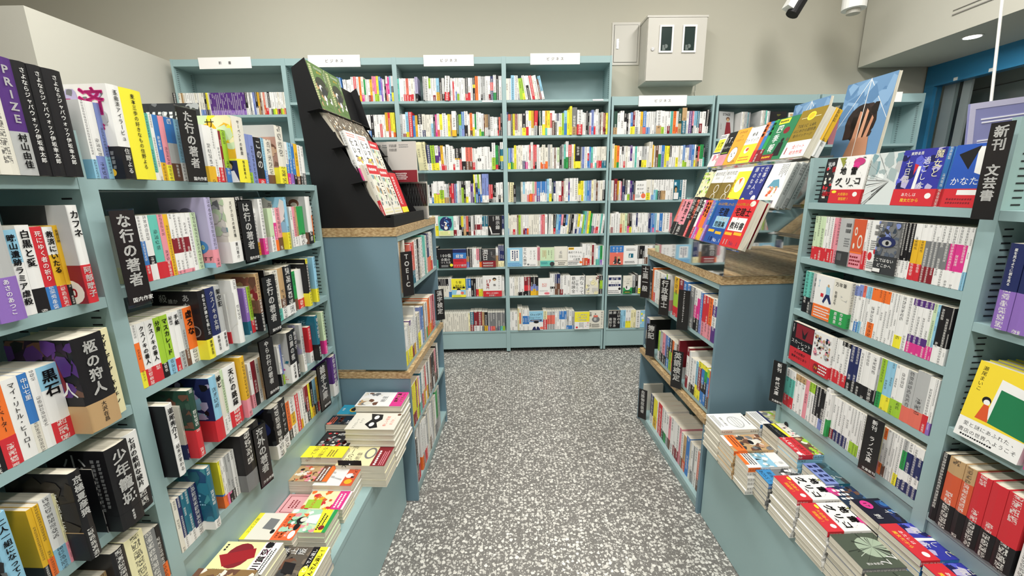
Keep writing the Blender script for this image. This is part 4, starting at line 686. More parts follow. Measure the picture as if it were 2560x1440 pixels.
ROWS = """
@LB|1.54|0.0|pocket paperbacks and novels on the top shelf of the near left gondola
888 10.1 wc25 150 .
899 17.3 wu30 150 .
917 11.9 uc30 150 .
929 27.1 wk35 188 歪曲済アイラービュ/住野よる d25 J:aira
956 50.7 y 188 麦本三歩の好きなもの住野よる d25
1008 5 rw60 150 .
1013 15.3 lr30 150 .
1029 11.7 tw12 150 .
1041 9.9 wW 150 .
1051 15.3 bY28 150 .
1067 16.2 py25 150 .
1084 27.8 bg60n28 150 /映画原作
1112 15.2 cw30 150 .
1127 11.8 Bw20 150 .
@LB|1.54|0.0|pocket paperbacks and novels beside the ta row sign on the top shelf
1205 26.8 wY28 150 .
1232 13 wr10 147 .
1246 17 wr28 145 .
1263 8.5 R 142 .
1272 21.7 lb28 146 .
1294 53.8 Wy36 188 サーペントの凱旋/知念実希人 d22 J:serpent
1348 21.1 uc60y22 148 .
1370 22.4 ul22 148 .
1393 24.9 u 148 .
1418 38.7 kr10 144 このの
1457 15.2 cb 146 .
1473 42 Wn20 144 .
1515 51.3 Wy30 194 . d16 J:novelb
1567 25 gW60k30 144 .
1592 18.3 wb48P26 148 .
1611 22.6 cb60v26 148 .
1634 19.3 bk24 146 .
1653 23.9 YY24n 148 .
1678 20.4 wk22 146 .
1698 21.6 wG 144 .
@LB|1.3105|0.0|pocket paperbacks beside the na row sign on the second shelf
930 9.2 Wi25 150 .
939 15.3 wY62k28 150 .
955 12.8 wb62r25 150 .
968 18.2 wk38w25 150 .
987 23.5 tr26 150 .
1011 16.4 pr25 150 .
1027 13 Y 150 .
1041 12 wR60w35p6 150 .
1053 12.7 wR60w35p6 150 .
1066 13.5 wR60w35p6 150 .
1080 14.4 wR60w35p6 150 .
1095 14.8 w 150 .
1110 18.7 L 150 .
@LB|1.3105|0.0|novels and pocket paperbacks beside the ha row sign on the second shelf
1137 21.6 Up26 188 . d26 J:butterfly
1207 50 Ww33 186 エピクロスの処方箋/夏川草介 d24 J:epi
1257 35.9 kk25 188 . d18
1294 21.6 k 188 . d10
1358 20.8 wY28 150 .
1377 21.6 wP30 180 . d14
1439 24.7 Lw35 148 .
1464 16.6 wP66o26 148 .
1481 27.2 pn 148 .
1509 21.6 cy33 184 . d18 J:ocean
1570 16.7 w 148 .
1587 17.1 pw25 148 .
1605 12.5 Nw25 148 .
1618 46.2 ew27 148 .
1664 40.5 wk25 184 . d12 J:manga
1705 25.3 wo75l20 146 .
@LB|1.0745|0.0|pocket paperbacks by one mystery writer on the third shelf
888 12.1 wo72y26 150 .
901 20.3 wr27 150 クスノキの番人
922 22.2 wr27 150 クスノキの番人
944 17 lk24 150 分身
962 21.3 lc26 150 マスカレード
983 14.4 wr22 150 秘密
998 17.7 wg 150 手紙
1016 13 gn 150 .
1030 28.3 ow26 150 虚ろな
1058 25.6 ky29 188 あなたが誰かを殺した/東野圭吾 d26 J:anata
1085 33.7 Bw30 188 クスノキの女神/東野圭吾 d24
1119 21.6 gw30 188 架空犯/東野圭吾 d22
1180 18 wr24 150 .
@LB|1.0745|0.0|novels beside the ma row sign on the third shelf
1183 21.6 w 190 . d26 J:plain
1259 15.7 vT28 150 .
1275 17.1 lr27 150 .
1293 21.6 Nn55k32 188 . d22 J:hop
1370 7 k 186 .
1378 43.3 Wt24 178 . d18
1422 36.7 Nn40w22 180 . d14
1459 55.3 kw22 180 . d12
1514 14.7 lk30 150 .
1530 20.8 en30 150 .
1551 43.7 wr25 150 .
1595 21.6 yk90y30 186 . d22 J:taikutsu
1660 21.6 cy30 184 . d18
@LB|0.8396|0.0|novels on the fourth shelf of the near left gondola
893 21.6 ww46 188 道尾秀介Ｉ/結末が変わる d34 J:michio
961 6 WB28 150 .
968 21.6 Er42 188 . d26 J:dark
1040 29.2 cr34 188 . d24 J:hafuri
1070 23.3 Ww26 188 蜂と/マエストロ d18
1093 15.4 Lw30 186 . d14
1109 51.2 wr26 186 天使の跳躍 d14
1161 6.7 b 150 .
1168 21.6 Yp30 194 . d22 J:yel
@LB|0.8396|0.0|novels beside the ya row sign on the fourth shelf
1225 14.4 wp30 150 .
1240 20.9 Rk28 150 .
1261 15.2 Ww 150 .
1277 12.3 N 150 .
1289 14.2 WT26 150 .
1304 21.6 k 150 .
1381 12.4 wk 150 .
1394 10.8 ul25 150 .
1404 44.3 kw36 188 白魔の檻/山口未桜 d26 J:hakuma
1448 21.6 kk30 188 禁忌の子/山口未桜 d22
1502 21.6 gw38 188 . d20 J:yuki
1587 23.3 rw 150 .
1614 21.6 Tk36 188 誓いの証言 d22 J:shogen
1684 21.6 LP32 184 . d14
@LB|0.6216|0.0|blue spined pocket paperbacks on the fifth shelf
890 12.9 W 148 .
903 11.1 Bw22 148 .
915 11.4 Tw22 148 .
926 13.9 Tw22 148 .
941 26.6 Bw18 148 .
968 21.6 Tw14 184 . d30 J:sea
1044 7.6 yb30o 150 .
1052 6.3 Wo24 150 .
1058 9.1 wP24 150 .
1068 10.7 gP22k 150 .
1079 13.7 gk22 150 .
1093 14 w 150 .
1107 2.9 w 150 .
1111 52.7 kG30 188 . d28
1164 53.9 k 186 . d12
@LB|0.6216|0.0|pocket paperbacks beside the trivia sign on the fifth shelf
1271 47.5 kw28 188 . d24 J:seecret
1319 45.1 kw28 186 シークレット d14
1364 15.9 vw25 150 .
1381 24.2 ok26 150 .
1405 28.1 wY62w30 150 .
1434 5.8 wW 150 .
1440 25 rr30 150 .
1465 12.6 wY25 150 .
1478 24 w 150 .
1503 8.6 Rk60w 150 .
1512 22.6 Rk28 150 .
1535 13.7 y 150 .
1549 21.2 kY28 150 .
1571 24.2 ck30 150 .
1595 24.9 Yr28 150 .
1621 25.7 lr28 150 .
1647 21.6 w 150 .
1725 45.1 Vw32 184 . d10
@LA|1.541|0.0|tall novels on the top shelf at the left edge
696 10.8 W 188 . d10
707 10.5 W 188 . d10
718 26.6 W 188 . d20
745 27.4 Vg38 188 PRIZE/村山由佳 d20 J:prize
772 22.2 k 188 さよならジャバウォック伊坂幸太郎 d20
795 22.7 k 188 さよならジャバウォック伊坂幸太郎 d20
818 31 k 188 さよならジャバウォック伊坂幸太郎 d20
@LA|1.301|0.0|pocket paperbacks on the second shelf at the left edge
644 13.4 w 150 .
658 6.5 u 150 .
665 36.4 gv40 186 /あさのあつこ d16
701 7.1 w 150 .
709 19.6 cw62 150 暁山遺跡ラミア虐殺
729 20.7 wk28 156 白黒と愛
750 18.1 rb28 152 死にゆく者の祈り
769 16.6 wY66r27 150 救済にいたる
786 7.7 Yk26 152 全滅日誌
794 21.6 wr40 188 カフネ/阿部暁子 d26 J:kafune
@LA|1.056|0.0|pocket paperbacks and novels on the third shelf at the left edge
576 22.2 w 150 .
599 27.9 k 150 .
627 22.8 or36 150 アクティベーター
650 22.7 w 150 マイ・リトル・ヒーロー
673 13.2 bW38 150 中山七里
687 14 ww 150 .
701 33.9 cw70r27 150 黒石
736 59.6 kN30 190 柩の狩人/大沢在昌 d36 J:hitsugi
796 32.7 i 186 マイ・ディア・キッチン d14
@LA|0.82|0.0|novels on the fourth shelf at the left edge
501 39.7 k 188 . d10
541 29 kg 188 . d10
570 21.6 c 188 二人一組になってください d26 J:blackart
631 8.4 Yk20 150 .
640 10 Yo26 150 .
651 20.6 wc30 154 .
672 4.5 ip30 150 .
677 21.6 kk34 188 京極夏彦猿/ d36 J:saru
743 3.2 k 150 .
747 48.8 kk20 188 少年籠城/櫛木理宇 d34 J:shonen
796 38.5 wk24 186 七月の鋭利な破片 d18
@LA|0.598|0.0|novels on the fifth shelf at the left edge
536 30.8 p 150 .
567 33.5 w 150 .
601 17.7 p 150 .
619 18.5 w 150 .
638 19.4 ws 150 .
658 20.4 wp 150 .
679 21.4 w 150 .
701 20.9 Nn 150 .
722 29.2 kY 188 . d20
752 42.2 i 188 . d20
794 33.4 G 160 . d10
828 20.9 ko 150 .
@R|1.252|0.0|new paperbacks on the second shelf of the right gondola
-1484 14.8 Lr30 150 .
-1469 15 Lr30 150 .
-1454 18.6 Lr30 150 .
-1435 10.4 wr30 150 .
-1424 11.1 wr30 150 .
-1412 13.5 wr30 150 .
-1398 12 pr30 149 .
-1386 18.8 pp30 149 .
-1367 49.2 F 150 . F:backgray d4
-1317 43.2 F 150 . F:orange d2
-1274 8.9 wr38 150 .
-1264 13.2 wr38 150 .
-1251 28.4 F 150 . F:backwhite d3
-1222 68.6 F 150 . F:eyecover d8
-1153 9.6 kw32 150 .
-1143 10 kw32 150 .
-1132 10.1 kw32 150 .
-1122 17.1 wY72r30 150 .
-1104 15.3 wY72r30 150 .
-1089 12.4 wG72R28 150 .
-1076 10.8 wG72R28 150 .
-1065 10.6 wG72R28 150 .
-1054 12.8 wG72w28 150 .
-1041 12.5 wG72w28 150 .
-1028 13.3 wP72w28 150 .
-1014 13 wP72w28 150 .
-1001 12.6 wP72w28 150 .
-988 7.5 wc 150 .
@R|1.056|0.0|new paperbacks on the third shelf of the right gondola
-1493 22.7 tk38 150 .
-1470 20.3 tk38 150 .
-1449 20.4 F 150 . F:backgray d4
-1429 83 F 150 . F:walker d8
-1345 69.1 F 150 . F:mannen d12
-1276 14.7 wu99w75 150 .
-1261 14.4 uw76b22 150 .
-1246 10.8 sw76c25 150 .
-1235 7.8 cw76 150 .
-1226 10.9 cw76 150 .
-1215 23.1 ow76o30 150 .
-1192 12.2 ow76 150 .
-1179 11.9 ow76 150 .
-1167 12.1 ow76 150 .
-1154 10.4 ww 150 .
-1143 9.2 ww 150 .
-1134 9.4 ww 150 .
-1124 21.7 wy24 150 .
-1102 14.4 w 150 .
-1087 13.4 Vw88V34P20 150 .
-1073 13.4 Vw88V34P20 150 .
-1059 12.8 Vw88V34P20 150 .
-1046 11.6 Vw88V34P20 150 .
-1034 9.9 LP24 150 .
-1024 6 cP24 150 .
-1017 13.8 kw 150 .
-1003 12.9 kw 150 .
-990 5.6 kw 150 .
@R|0.862|0.0|new paperbacks on the fourth shelf of the right gondola
-1511 109.1 F 150 . F:scarlet d8
-1401 82.9 F 150 . F:anime d8
-1318 14.2 wr30 150 .
-1303 14.9 wr30 150 .
-1288 15.5 kw90r28 150 .
-1272 17.4 kw90r28 150 .
-1254 19.6 Bk24 150 .
-1234 16.9 Bk26 150 .
-1217 17.3 wk28 150 .
-1199 21.3 wk28 150 .
-1178 25.2 wk28 150 .
-1152 8.1 gk30 150 .
-1144 16.2 le32 150 .
-1127 13.9 cy30 150 .
-1113 12.9 cy30 150 .
-1099 13.7 wl32 150 .
-1085 21.1 wl32 150 .
-1064 24.3 gs30 150 .
-1039 34 gs30 160 .
-1005 14 wr32 156 .
-990 8.4 wv22 156 .
@R|0.668|0.0|period novels on the fifth shelf of the right gondola
-1520 20.7 wt78r30 150 .
-1499 16.4 wt78r30 150 .
-1482 13.6 wt78r30 150 .
-1468 17 Nw84 150 .
-1451 16.7 Nw84 150 .
-1434 18.7 Nw84 150 .
-1415 18.2 p 150 .
-1396 13.9 lw76 150 .
-1382 13.6 lw76 150 .
-1368 17.2 kw26 150 .
-1350 12.5 kw26 150 .
-1337 26.5 ku26 150 .
-1311 16.5 w 168 . d10
-1294 10.3 we40 156 . d10
-1283 14.3 wR24 150 .
-1268 12.1 wB26 150 .
-1256 13.8 wB26 150 .
-1241 13.5 wB26 150 .
-1227 15.1 wB26 150 .
-1212 10.3 ww 150 .
-1201 11 wl26 150 .
-1190 10.8 wl26 150 .
-1179 9.8 wl26 150 .
-1168 15.5 w 150 .
@R|0.668|0.0|light novels beside the light novel sign on the fifth shelf
-1138 15.9 Wk25 150 .
-1122 8.2 ip26 150 .
-1113 8.1 ip26 150 .
-1105 9.1 ip26 150 .
-1095 9.7 ow76o25 150 .
-1085 12.1 wn24 150 .
-1073 9 ww 150 .
-1063 8.2 ww 150 .
-1055 6.7 wW 150 .
-1048 12.1 wy24 150 .
-1035 13.2 ge78w40B20 150 .
-1022 14.9 wB80w40B22 150 .
-1006 13.8 wB80w40B22 150 .
-992 13.1 wB80w40B22 150 .
@LI|1.062|0.0|language exam workbooks on the upper shelf of the far island
1834 9.2 w 230 .
1844 21.6 N 230 .
1911 21.6 W 230 .
1992 21.9 sN28 200 .
2014 19.6 pN28 200 .
2034 20.9 rT32 205 .
2055 32.8 sT32 205 .
2088 48.9 w 210 .
2138 38.6 k 210 .
2177 33.5 wW 210 .
2211 37.9 w 210 .
2249 30 tw45 220 .
2279 32 t 215 .
2312 32.8 W 210 .
2345 48.7 Bs38 220 .
2394 33.9 wo38 220 .
2428 34.8 wr25 220 .
2463 18.3 Ww 210 .
@LI|0.712|0.0|yellow and orange study guides on the middle shelf of the far island
1834 13.6 wy40 180 .
1849 17.5 wy40 180 .
1866 6.4 wg30 180 .
1873 20.3 wy35 190 .
1894 23 Wy35 190 .
1917 26 Vw88y35 195 .
1944 21.7 wR30 190 .
1966 14.6 wn 200 .
1981 25.1 wY30 200 .
2006 25.7 w 240 .
2032 26.3 gG40 180 .
2059 45.1 Wy45 190 .
2105 35.3 uw40 210 .
2140 41 b 200 .
2182 20.8 N 210 .
2203 27.5 wg 200 .
2231 23.3 ge30 200 .
2255 17.3 wo 200 .
2272 25.8 o 205 .
2298 29.8 oY30 210 .
2329 20.1 wo25 210 .
2349 22.2 ro30 210 .
2372 26.2 pr 205 .
2398 24.9 R 205 .
2424 21.7 p 200 .
@LI|0.392|0.01|study guides behind the new novels on the lower shelf
1834 15 Ry70 210 .
1850 20.2 yR30 210 .
1871 20.6 yR30 210 .
1892 21.1 yR30 210 .
1913 21.5 Ry 210 .
1935 16.8 yl 210 .
1952 20.5 pR 210 .
1973 24.5 wt 200 .
1998 25.1 TG35 210 .
2024 33.3 wr40 210 .
2057 34.3 WY40 215 .
2092 25.3 rw 210 .
2118 29.9 wY40 210 .
2148 24.4 k 210 .
2173 20.7 w 200 .
2194 21.1 Wn 210 .
2215 28.1 n 210 .
2244 28.7 k 210 .
2273 27.1 kw 210 .
2300 27.7 nk 210 .
2329 30.8 pn 210 .
2360 31.5 k 220 .
2392 29.8 w 220 .
@LI|0.078|0.01|tall magazines on the floor level shelf
1834 14.4 nW40 250 .
1849 30.4 kR25 240 .
1880 21.6 wr30 280 .
1948 31.4 wo28 270 .
1980 22.6 wG 270 .
2003 25 wr30 260 .
2028 29.6 wr30 250 .
2058 30.4 gw 260 .
2089 37.6 W 270 .
2127 25.6 wn 270 .
2153 32.9 w 260 .
2186 33.8 g 270 .
2220 34.7 W 270 .
2255 35.7 wG 260 .
2292 49.4 eG35 270 .
2341 51.3 g 270 .
@RI|0.845|0.0|certification workbooks on the upper shelf of the near island
-2523 42.3 kn 180 .
-2481 22.3 o 200 .
-2458 29.3 wr 190 .
-2428 25 w 190 .
-2403 28 w 190 .
-2375 27.4 W 190 .
-2347 26.8 wG 190 .
-2320 22.9 ww 190 .
-2296 22.5 br 180 .
-2273 15.7 l 200 .
-2257 21.6 wp 200 .
-2165 57.3 Yl60r25 210 .
-2107 54.5 Rr40 210 .
-2053 39 bw 210 .
-2013 37.6 bw 200 .
-1975 48.3 G 200 .
-1926 28.9 wP60k 200 .
-1897 28.1 wPk 200 .
-1869 24 bu40 195 .
-1844 29.8 rp35 190 .
-1814 26.9 rp35 190 .
-1787 31.1 op35 190 .
-1755 35.2 wV85w60V35 195 .
@RI|0.53|0.0|bookkeeping and english exam workbooks on the middle shelf of the near island
-2537 44.7 uW55k25 190 .
-2492 21.6 k 190 .
-2330 26.1 lw 170 .
-2304 37.5 gk30 180 .
-2266 38 pk30 180 .
-2228 20.8 uk30 180 .
-2206 34.6 bk70b 180 .
-2171 38.2 kl60 180 .
-2133 22.2 or35 180 .
-2110 26.1 wr 180 .
-2084 19.8 nk 180 .
-2064 21.6 Rw 210 .
-1957 25.3 Rw80R 210 .
-1932 18.5 w 200 .
-1913 30.3 wk25 175 .
-1882 27.1 wk25 175 .
-1854 21.8 cy35 180 .
-1832 31.5 yR85y25 190 .
-1800 27.2 yb88k50b30 190 .
-1773 24.4 ye88k60b30 190 .
-1748 20.6 lb80k30 185 .
-1727 7.1 On 185 .
@RI|0.07|-0.01|certification textbooks on the floor level shelf of the near island
-2556 17.8 W 185 .
-2412 51.7 Bw30 190 .
-2360 58.7 yY30 190 .
-2301 17.3 w 190 .
-2283 55.4 r 200 .
-2227 32.8 wk 200 .
-2194 33.9 we 200 .
-2160 33 wG 190 .
-2126 30.2 pn 200 .
-2096 36.8 w 210 .
-2059 39.2 wR30 210 .
-2019 31.1 wR 210 .
-1988 23.5 p 210 .
-1964 26.3 wn 200 .
-1937 32.1 NO 200 .
-1904 37.4 b 215 .
-1867 18 W 210 .
-1848 20.7 wG 210 .
-1827 17.4 g 210 .
-1809 28.6 w 220 .
-1780 25 On 210 .
-1755 29.8 Pk35 215 .
@B|2.158|0.0|new shinsho paperbacks in the top open bay of the back case
-2728 28.7 kw 176 .
-2698 35.7 W 173 .
-2662 17 N 173 .
-2645 14.8 W 173 .
-2630 14.8 w 173 .
-2615 14.8 w 173 .
-2599 14.8 w 173 .
-2584 14.8 w 173 .
-2569 14.8 w 173 .
-2554 19.2 Wk20 173 .
-2534 17 w 173 .
-2517 17 Wb25 173 .
-2499 20.5 Wu25 173 .
-2478 17 k. 173 .
-2461 15.7 yk25 173 .
-2445 11.4 W. 173 .
-2433 17 Vv20 173 .
-2415 15.3 Vv22 173 .
-2400 13.6 Vv20 173 .
-2386 14.9 Vv22 173 .
-2371 14.9 Vv20 173 .
-2355 14.9 Vv22 173 .
-2340 14.9 Vv20 173 .
-2325 13.6 Vv22 173 .
-2311 14 Vv20 173 .
-2296 14 Vv22 173 .
-2282 13.6 Vv20 173 .
-2268 14.9 Vv22 173 .
-2253 14 Vv20 173 .
-2238 14.5 Vv22 173 .
-2223 14 Vv20 173 .
-2209 14 Vv22 173 .
-2194 14.5 Vv20 173 .
-2180 15.3 Vv22 173 .
-2164 18 Vv20 173 .
-2145 19.3 kw 176 .
-2126 14.9 w 173 .
-2110 12.7 G 173 .
-2097 14.9 w 173 .
-2082 19.3 u 173 .
-2062 18 kw 176 .
-2044 16.2 YN40 173 .
-2027 14.9 n 173 .
-2012 14.9 W 173 .
-1997 14.9 O 173 .
-1981 19.3 wr30 173 .
-1962 19.3 kw 176 .
-1942 15 wk25 173 .
-1926 17.1 wl25 173 .
-1909 15 wy28 173 .
-1894 15 wR25 173 .
-1878 15 WR25 173 .
-1863 12.8 wl28 173 .
-1850 12.8 wy25 173 .
-1836 12.8 WO28 173 .
-1823 12.8 wn28 173 .
@B|2.2507|0.0|mixed business books on the top shelf behind the black rack
-1527 17.5 wR30 188 .
-1509 18.4 p 188 .
-1491 18.4 o 188 .
-1472 21.6 wr50 188 .
-1450 16.7 pr40 188 .
-1433 15.9 oR30 188 .
-1416 15.9 Y 188 .
-1400 15.9 WR40 188 .
-1384 19.2 wR30 174 . L-9
-1364 20.8 uR30 190 . L-8
-1343 19.2 bR30 186 . L-7
-1323 24.1 wN28 170 . L-3
-1299 17.6 w 168 .
-1281 16 w 172 .
-1264 20.9 w 190 .
-1243 21.7 rw30 192 .
-1221 20.9 wk25 190 .
-1200 16.8 oY25 190 .
-1182 20.9 WP28 190 .
-1161 16 eW.. 170 .
-1145 17.6 w 170 .
-1127 16 wR28 170 .
-1110 17.6 YO28 170 .
-1092 16 pw40 194 .
-1076 18.5 Pl30 192 .
-1057 18.5 yl30 194 .
-1038 17.6 bw25 190 .
-1020 14.4 v 176 .
-1005 12.7 w 170 .
-992 12.7 k 172 .
-979 14.4 wP70O25 194 .
-964 14.4 Pw30 188 .
-950 14.4 cb30 194 .
-935 15.2 wk60y35 194 .
@B|1.9665|0.0|mixed business books on the second shelf beside the acrylic stand
-1321 44.2 W 200 .
-1276 35.6 kG 186 .
-1240 21.2 w 180 .
-1219 19.8 w 180 .
-1198 22.7 w 180 .
-1175 24.8 w 180 .
-1150 22 wb30 180 .
-1128 24.1 k 180 .
-1103 18.4 w 180 .
-1084 29.9 w 180 .
-1054 19.8 wr60 180 .
-1034 15.5 w 180 .
-1018 12.6 wW 180 .
-1005 21.3 Yw25 196 .
-983 19.8 rs20 196 .
-963 18.4 yw25 196 .
-944 16.9 yo20 196 .
@B|2.2507|0.0|business books on the top shelf of the third back bay
-888 19.5 t 172 .
-868 31.6 w 176 .
-836 22.3 wr30 174 .
-814 20.9 sr25 174 .
-792 19.5 wr28 174 .
-772 18.8 Wr30 174 .
-753 16.2 w 174 .
-737 21.6 Uk30 182 乙号 d12
-669 8.4 g 180 . d30
-661 33.8 w 188 .
-626 16 lw55 174 .
-610 16.7 w 174 .
-593 21.7 wR25 174 .
-571 6.7 w 174 .
-564 25.3 cY38 174 .
-538 21.7 kn 174 .
-516 18.5 wk30 174 .
-497 37.8 wr35 190 . L3 d8
-459 11.7 kR20 174 .
-447 18.1 w 174 .
-428 11.7 wr88 170 .
-416 10.3 w 174 .
-406 12.4 wu40 174 .
-393 18.9 wl30 174 .
-373 17.5 w 174 .
-356 17.5 w 174 .
-338 13.9 wW 170 .
-323 23.2 kr30 174 .
-300 18.9 wr35 174 .
-281 18.9 w 174 .
-261 19.6 ky70k55 174 .
-241 24.6 o 186 .
-216 21.1 w 186 .
-195 13.9 gk25 184 .
-180 24.6 g 184 .
-155 24.7 w 186 .
-130 16.1 wR25 186 ＭＢＡ
-114 24 Br75B40 184 .
-90 23.2 we30 194 .
-66 21.1 k 190 .
-44 23.3 w 186 .
@B|1.9665|0.0|business books on the second shelf of the third back bay
-893 32.1 g 184 ZERO
-860 24.9 wR15 182 .
-835 26 cy20 198 .
-809 31.1 r 198 . d5
-777 21.3 b 170 .
-756 19.1 Y 172 .
-736 38 kw55 180 .
-698 25 WB30 180 .
-672 15.5 W 176 .
-656 16.3 W 176 .
-640 16.3 W 176 .
-623 19.2 wc60 176 .
-603 16.3 k 178 .
-587 15.6 P 176 .
-571 19.9 ws 184 .
-550 22.8 yw30 178 .
-527 28.6 w 186 .
-498 15.6 w 170 .
-482 19.9 y 178 .
-462 15.3 N 176 .
-446 36.2 wY25 200 . d10
-410 21.4 E 170 .
-388 21.4 lc50 176 .
-366 23.6 bu30 196 .
-342 28.7 wk45 200 .
-313 17.8 wW 176 .
-295 21.4 on25 186 .
-273 17.8 wy40 178 .
-255 14.2 eW 176 .
-240 21.4 w 192 .
-218 17.8 wl 188 .
-200 21.5 we20 180 .
-178 10.5 n 174 .
-167 25.4 Nw40 172 .
-141 17.5 kg 170 . d10
-124 28.8 w 154 .
-94 17.8 w 150 .
-76 14.2 w 150 .
-62 10.5 kr 150 .
-51 14.2 sk 150 .
-36 14.9 k 178 .
@B|1.69|0.0|business books on the third shelf of the third back bay
-744 35.4 i 234 . L-5
-709 41.1 i 234 . L-5
-667 31.8 Bw28 210 . L-3
-635 35.4 ly28 206 . L-3
-599 28.3 wV60y30 204 . L-2
-570 19 Vw40 198 . L-2
-551 23.3 Yr25 204 . L-2
-527 17.5 wr20 196 . L-3
-509 26.9 w 210 .
-482 29.8 w 200 .
-452 17.6 wr28 176 .
-434 39.1 kY55w48 178 .
-394 18.3 kr50 178 .
-376 34.8 wk38 188 .
-341 28.4 sn38 186 .
-312 28.4 sn38 186 .
-283 21.2 wr35 178 .
-261 22.6 w 176 .
-238 28.4 wk50w38 186 .
-210 29.1 w 188 .
-180 24.1 w 190 .
-156 23.4 w 188 .
-132 16.3 w 148 .
-115 29.7 wl45 220 . d8
-85 22.7 er20 200 .
-62 18.4 k 196 .
-43 24.1 wT75y50T30 224 . d8
@B|1.41|0.0|business books on the fourth shelf of the third back bay
-680 12 w 160 .
-668 17.1 kw 160 .
-650 17.1 wb 170 .
-633 25.1 wl45y40 188 .
-607 25.1 wP45y40 188 .
-582 39.7 wl60y20 188 .
-541 19.3 wN 164 .
-522 21.5 gN 164 .
-500 6.9 nG 172 .
-493 12.7 kr88n 166 .
-479 23 r 168 .
-456 20.1 V 164 ＤＸ
-436 9.1 c 166 .
-426 14.9 w 188 .
-411 20.8 g 186 .
-390 19.3 kl70 186 .
-370 17.9 k 184 .
-352 21.5 wy28 188 .
-330 19.3 w 188 .
-310 21.5 V 164 .
-288 13.3 wk30 166 .
-274 10.7 yl 240 . L-2 d8
-263 21.5 wB70b30 240 . L-2 d10
-241 16.4 lb50B30 240 . L-2 d10
-224 15.8 Wb 240 . L-2 d10
-208 21.5 uw25 244 . d14
-186 17.8 uw25 244 . d14
-168 17.4 uw25 244 . d14
-150 17.9 rk20 154 .
-132 16.5 rk20 154 .
-115 12.1 kg 150 .
-103 16.5 kg 150 .
-86 19.4 w 168 .
-66 19.4 wk38 170 .
-46 18.7 wW 172 .
@B|1.122|0.0|business books on the fifth shelf of the third back bay
-705 42.8 w 180 .
-662 27.5 i 180 .
-634 27.9 wy50 180 .
-605 132 F 174 . F:bluedream d12
-473 27.6 wR30 174 .
-445 21.3 w 174 .
-423 19.9 kw 172 .
-403 19.2 yk45 174 .
-384 22 gN35 170 .
-361 20.6 sk20 172 .
-340 21.3 kn 170 .
-318 22 w 174 .
-296 14.3 kR 174 .
-281 20.6 wR55w28 178 .
-260 22 wR55w28 178 .
-238 19.9 wR55w28 178 .
-218 14.3 Tw45 172 .
-203 15 Tw45 172 .
-187 20.9 Tw45 172 .
-166 124.3 F 174 . F:mokushi d8
-41 18.6 Bw30 172 .
@B|0.832|0.0|business books on the sixth shelf of the third back bay
-665 41.1 kt40 186 未来思考
-624 134.4 F 172 . F:oku100 d12
-489 119.7 F 172 . F:keiei d14
-369 23.1 kN60u30 170 .
-345 26.7 k 170 .
-318 18.8 w 174 .
-299 18.8 w 174 .
-280 26.7 pw38 170 .
-253 21.5 ko30 170 .
-231 128.9 F 168 . F:runnichi d12
-102 21 wN60 174 .
-80 18.2 Bi28 196 .
-62 16.7 Bi28 196 .
-45 17.5 Bi28 196 .
@B|0.557|0.0|investment books on the seventh shelf of the third back bay
-663 14.9 kW62 172 .
-648 14.9 kW62 172 .
-633 14.9 kW62 172 .
-618 14.9 kW62 172 .
-602 16.5 kW62 172 .
-585 18.8 kW62 172 .
-566 22.6 kW62 172 .
-543 27.8 wb28 178 .
-515 128.7 F 174 . F:gonen d12
-386 21.1 bw38 170 .
-364 25.7 bw48 170 .
-338 22.7 k 170 .
-315 23.4 k 170 .
-291 24.2 wr40 174 .
-267 18.8 wy40 174 .
-247 20.3 wy40 174 .
-227 173 F 196 . F:oku17 d16
-53 22.7 wW 176 .
@B|0.22|0.0|white study manuals on the bottom shelf of the third back bay
-657 15.2 w 170 .
-618 16.8 W 178 .
-601 19.9 W 178 .
-581 19.9 W 178 .
-560 19.9 W 178 .
-540 19.2 W 178 .
-520 19.2 W 178 .
-501 16.8 W 178 .
-484 18.4 W 178 .
-465 18.4 W 178 .
-446 19.2 W 178 .
-426 19.2 W 178 .
-407 15.3 W 178 .
-391 16.8 W 178 .
-374 16.8 i 178 .
-357 34.1 TR35 188 .
-322 36.4 Rw28 190 .
-285 38.8 Rw28 190 .
-246 22.3 Nk25 186 .
-224 31 kY28 184 .
-192 23.1 Gv25 178 .
-169 21.6 Gr25 178 .
-147 23.2 Gs25 178 .
-123 24.7 GG 178 .
-98 24 GB25 178 .
-74 21.6 Gt25 178 .
-52 20.8 Gl25 178 .
@B|2.2507|0.0|business books leaning on the top shelf of the fourth back bay
12 24.6 W 166 .
37 20.6 w 166 .
58 27.7 c 190 .
86 28.2 w 188 .
114 18.8 Wg 166 . L-5
134 26.4 l 166 . L-6
160 20.6 ly30 168 . L-9
181 21 w 190 . L-11
203 21.9 wk60 188 . L-11
225 13 w 188 . L-11
239 21.9 rr25 188 . L-11
261 15.2 W 186 . L-11
277 24.2 wW 190 . L-12
301 18.4 nR 160 . L-12
320 21.1 cw35 186 . L-13
@B|1.9665|0.0|business books on the second shelf of the fourth back bay
13 17.6 Bg60 190 .
31 19.1 sw70 172 .
51 17.6 k 172 .
69 16.9 y 174 .
86 22.2 RW25 174 .
109 19.9 W 174 .
129 19.2 W 174 .
149 31.2 ky35 178 .
180 23.7 wr35 198 .
204 20.7 yw60 198 .
226 20.7 YW30 198 .
247 29.7 rg40 198 . L2
293 26.7 EW40 194 . L-2
320 23.7 wy45 196 .
345 17.7 Yt30 196 .
363 22.2 yW30 196 .
385 17 wr90w 196 .
403 22.2 wn60 196 .
425 17 wk60 174 .
443 17.7 Bw65 174 .
461 24.5 wy38 176 .
486 20 l 176 .
506 24.5 cb48 196 .
531 21 y 200 .
553 18.3 y 228 . d8
571 44 GN30 220 .
616 43.7 wr42 198 . d14
660 14.7 w 180 .
675 17 w 176 .
692 17.8 k 190 .
710 11.7 k 174 .
723 16.3 wp40 176 .
739 20.8 ub30 198 .
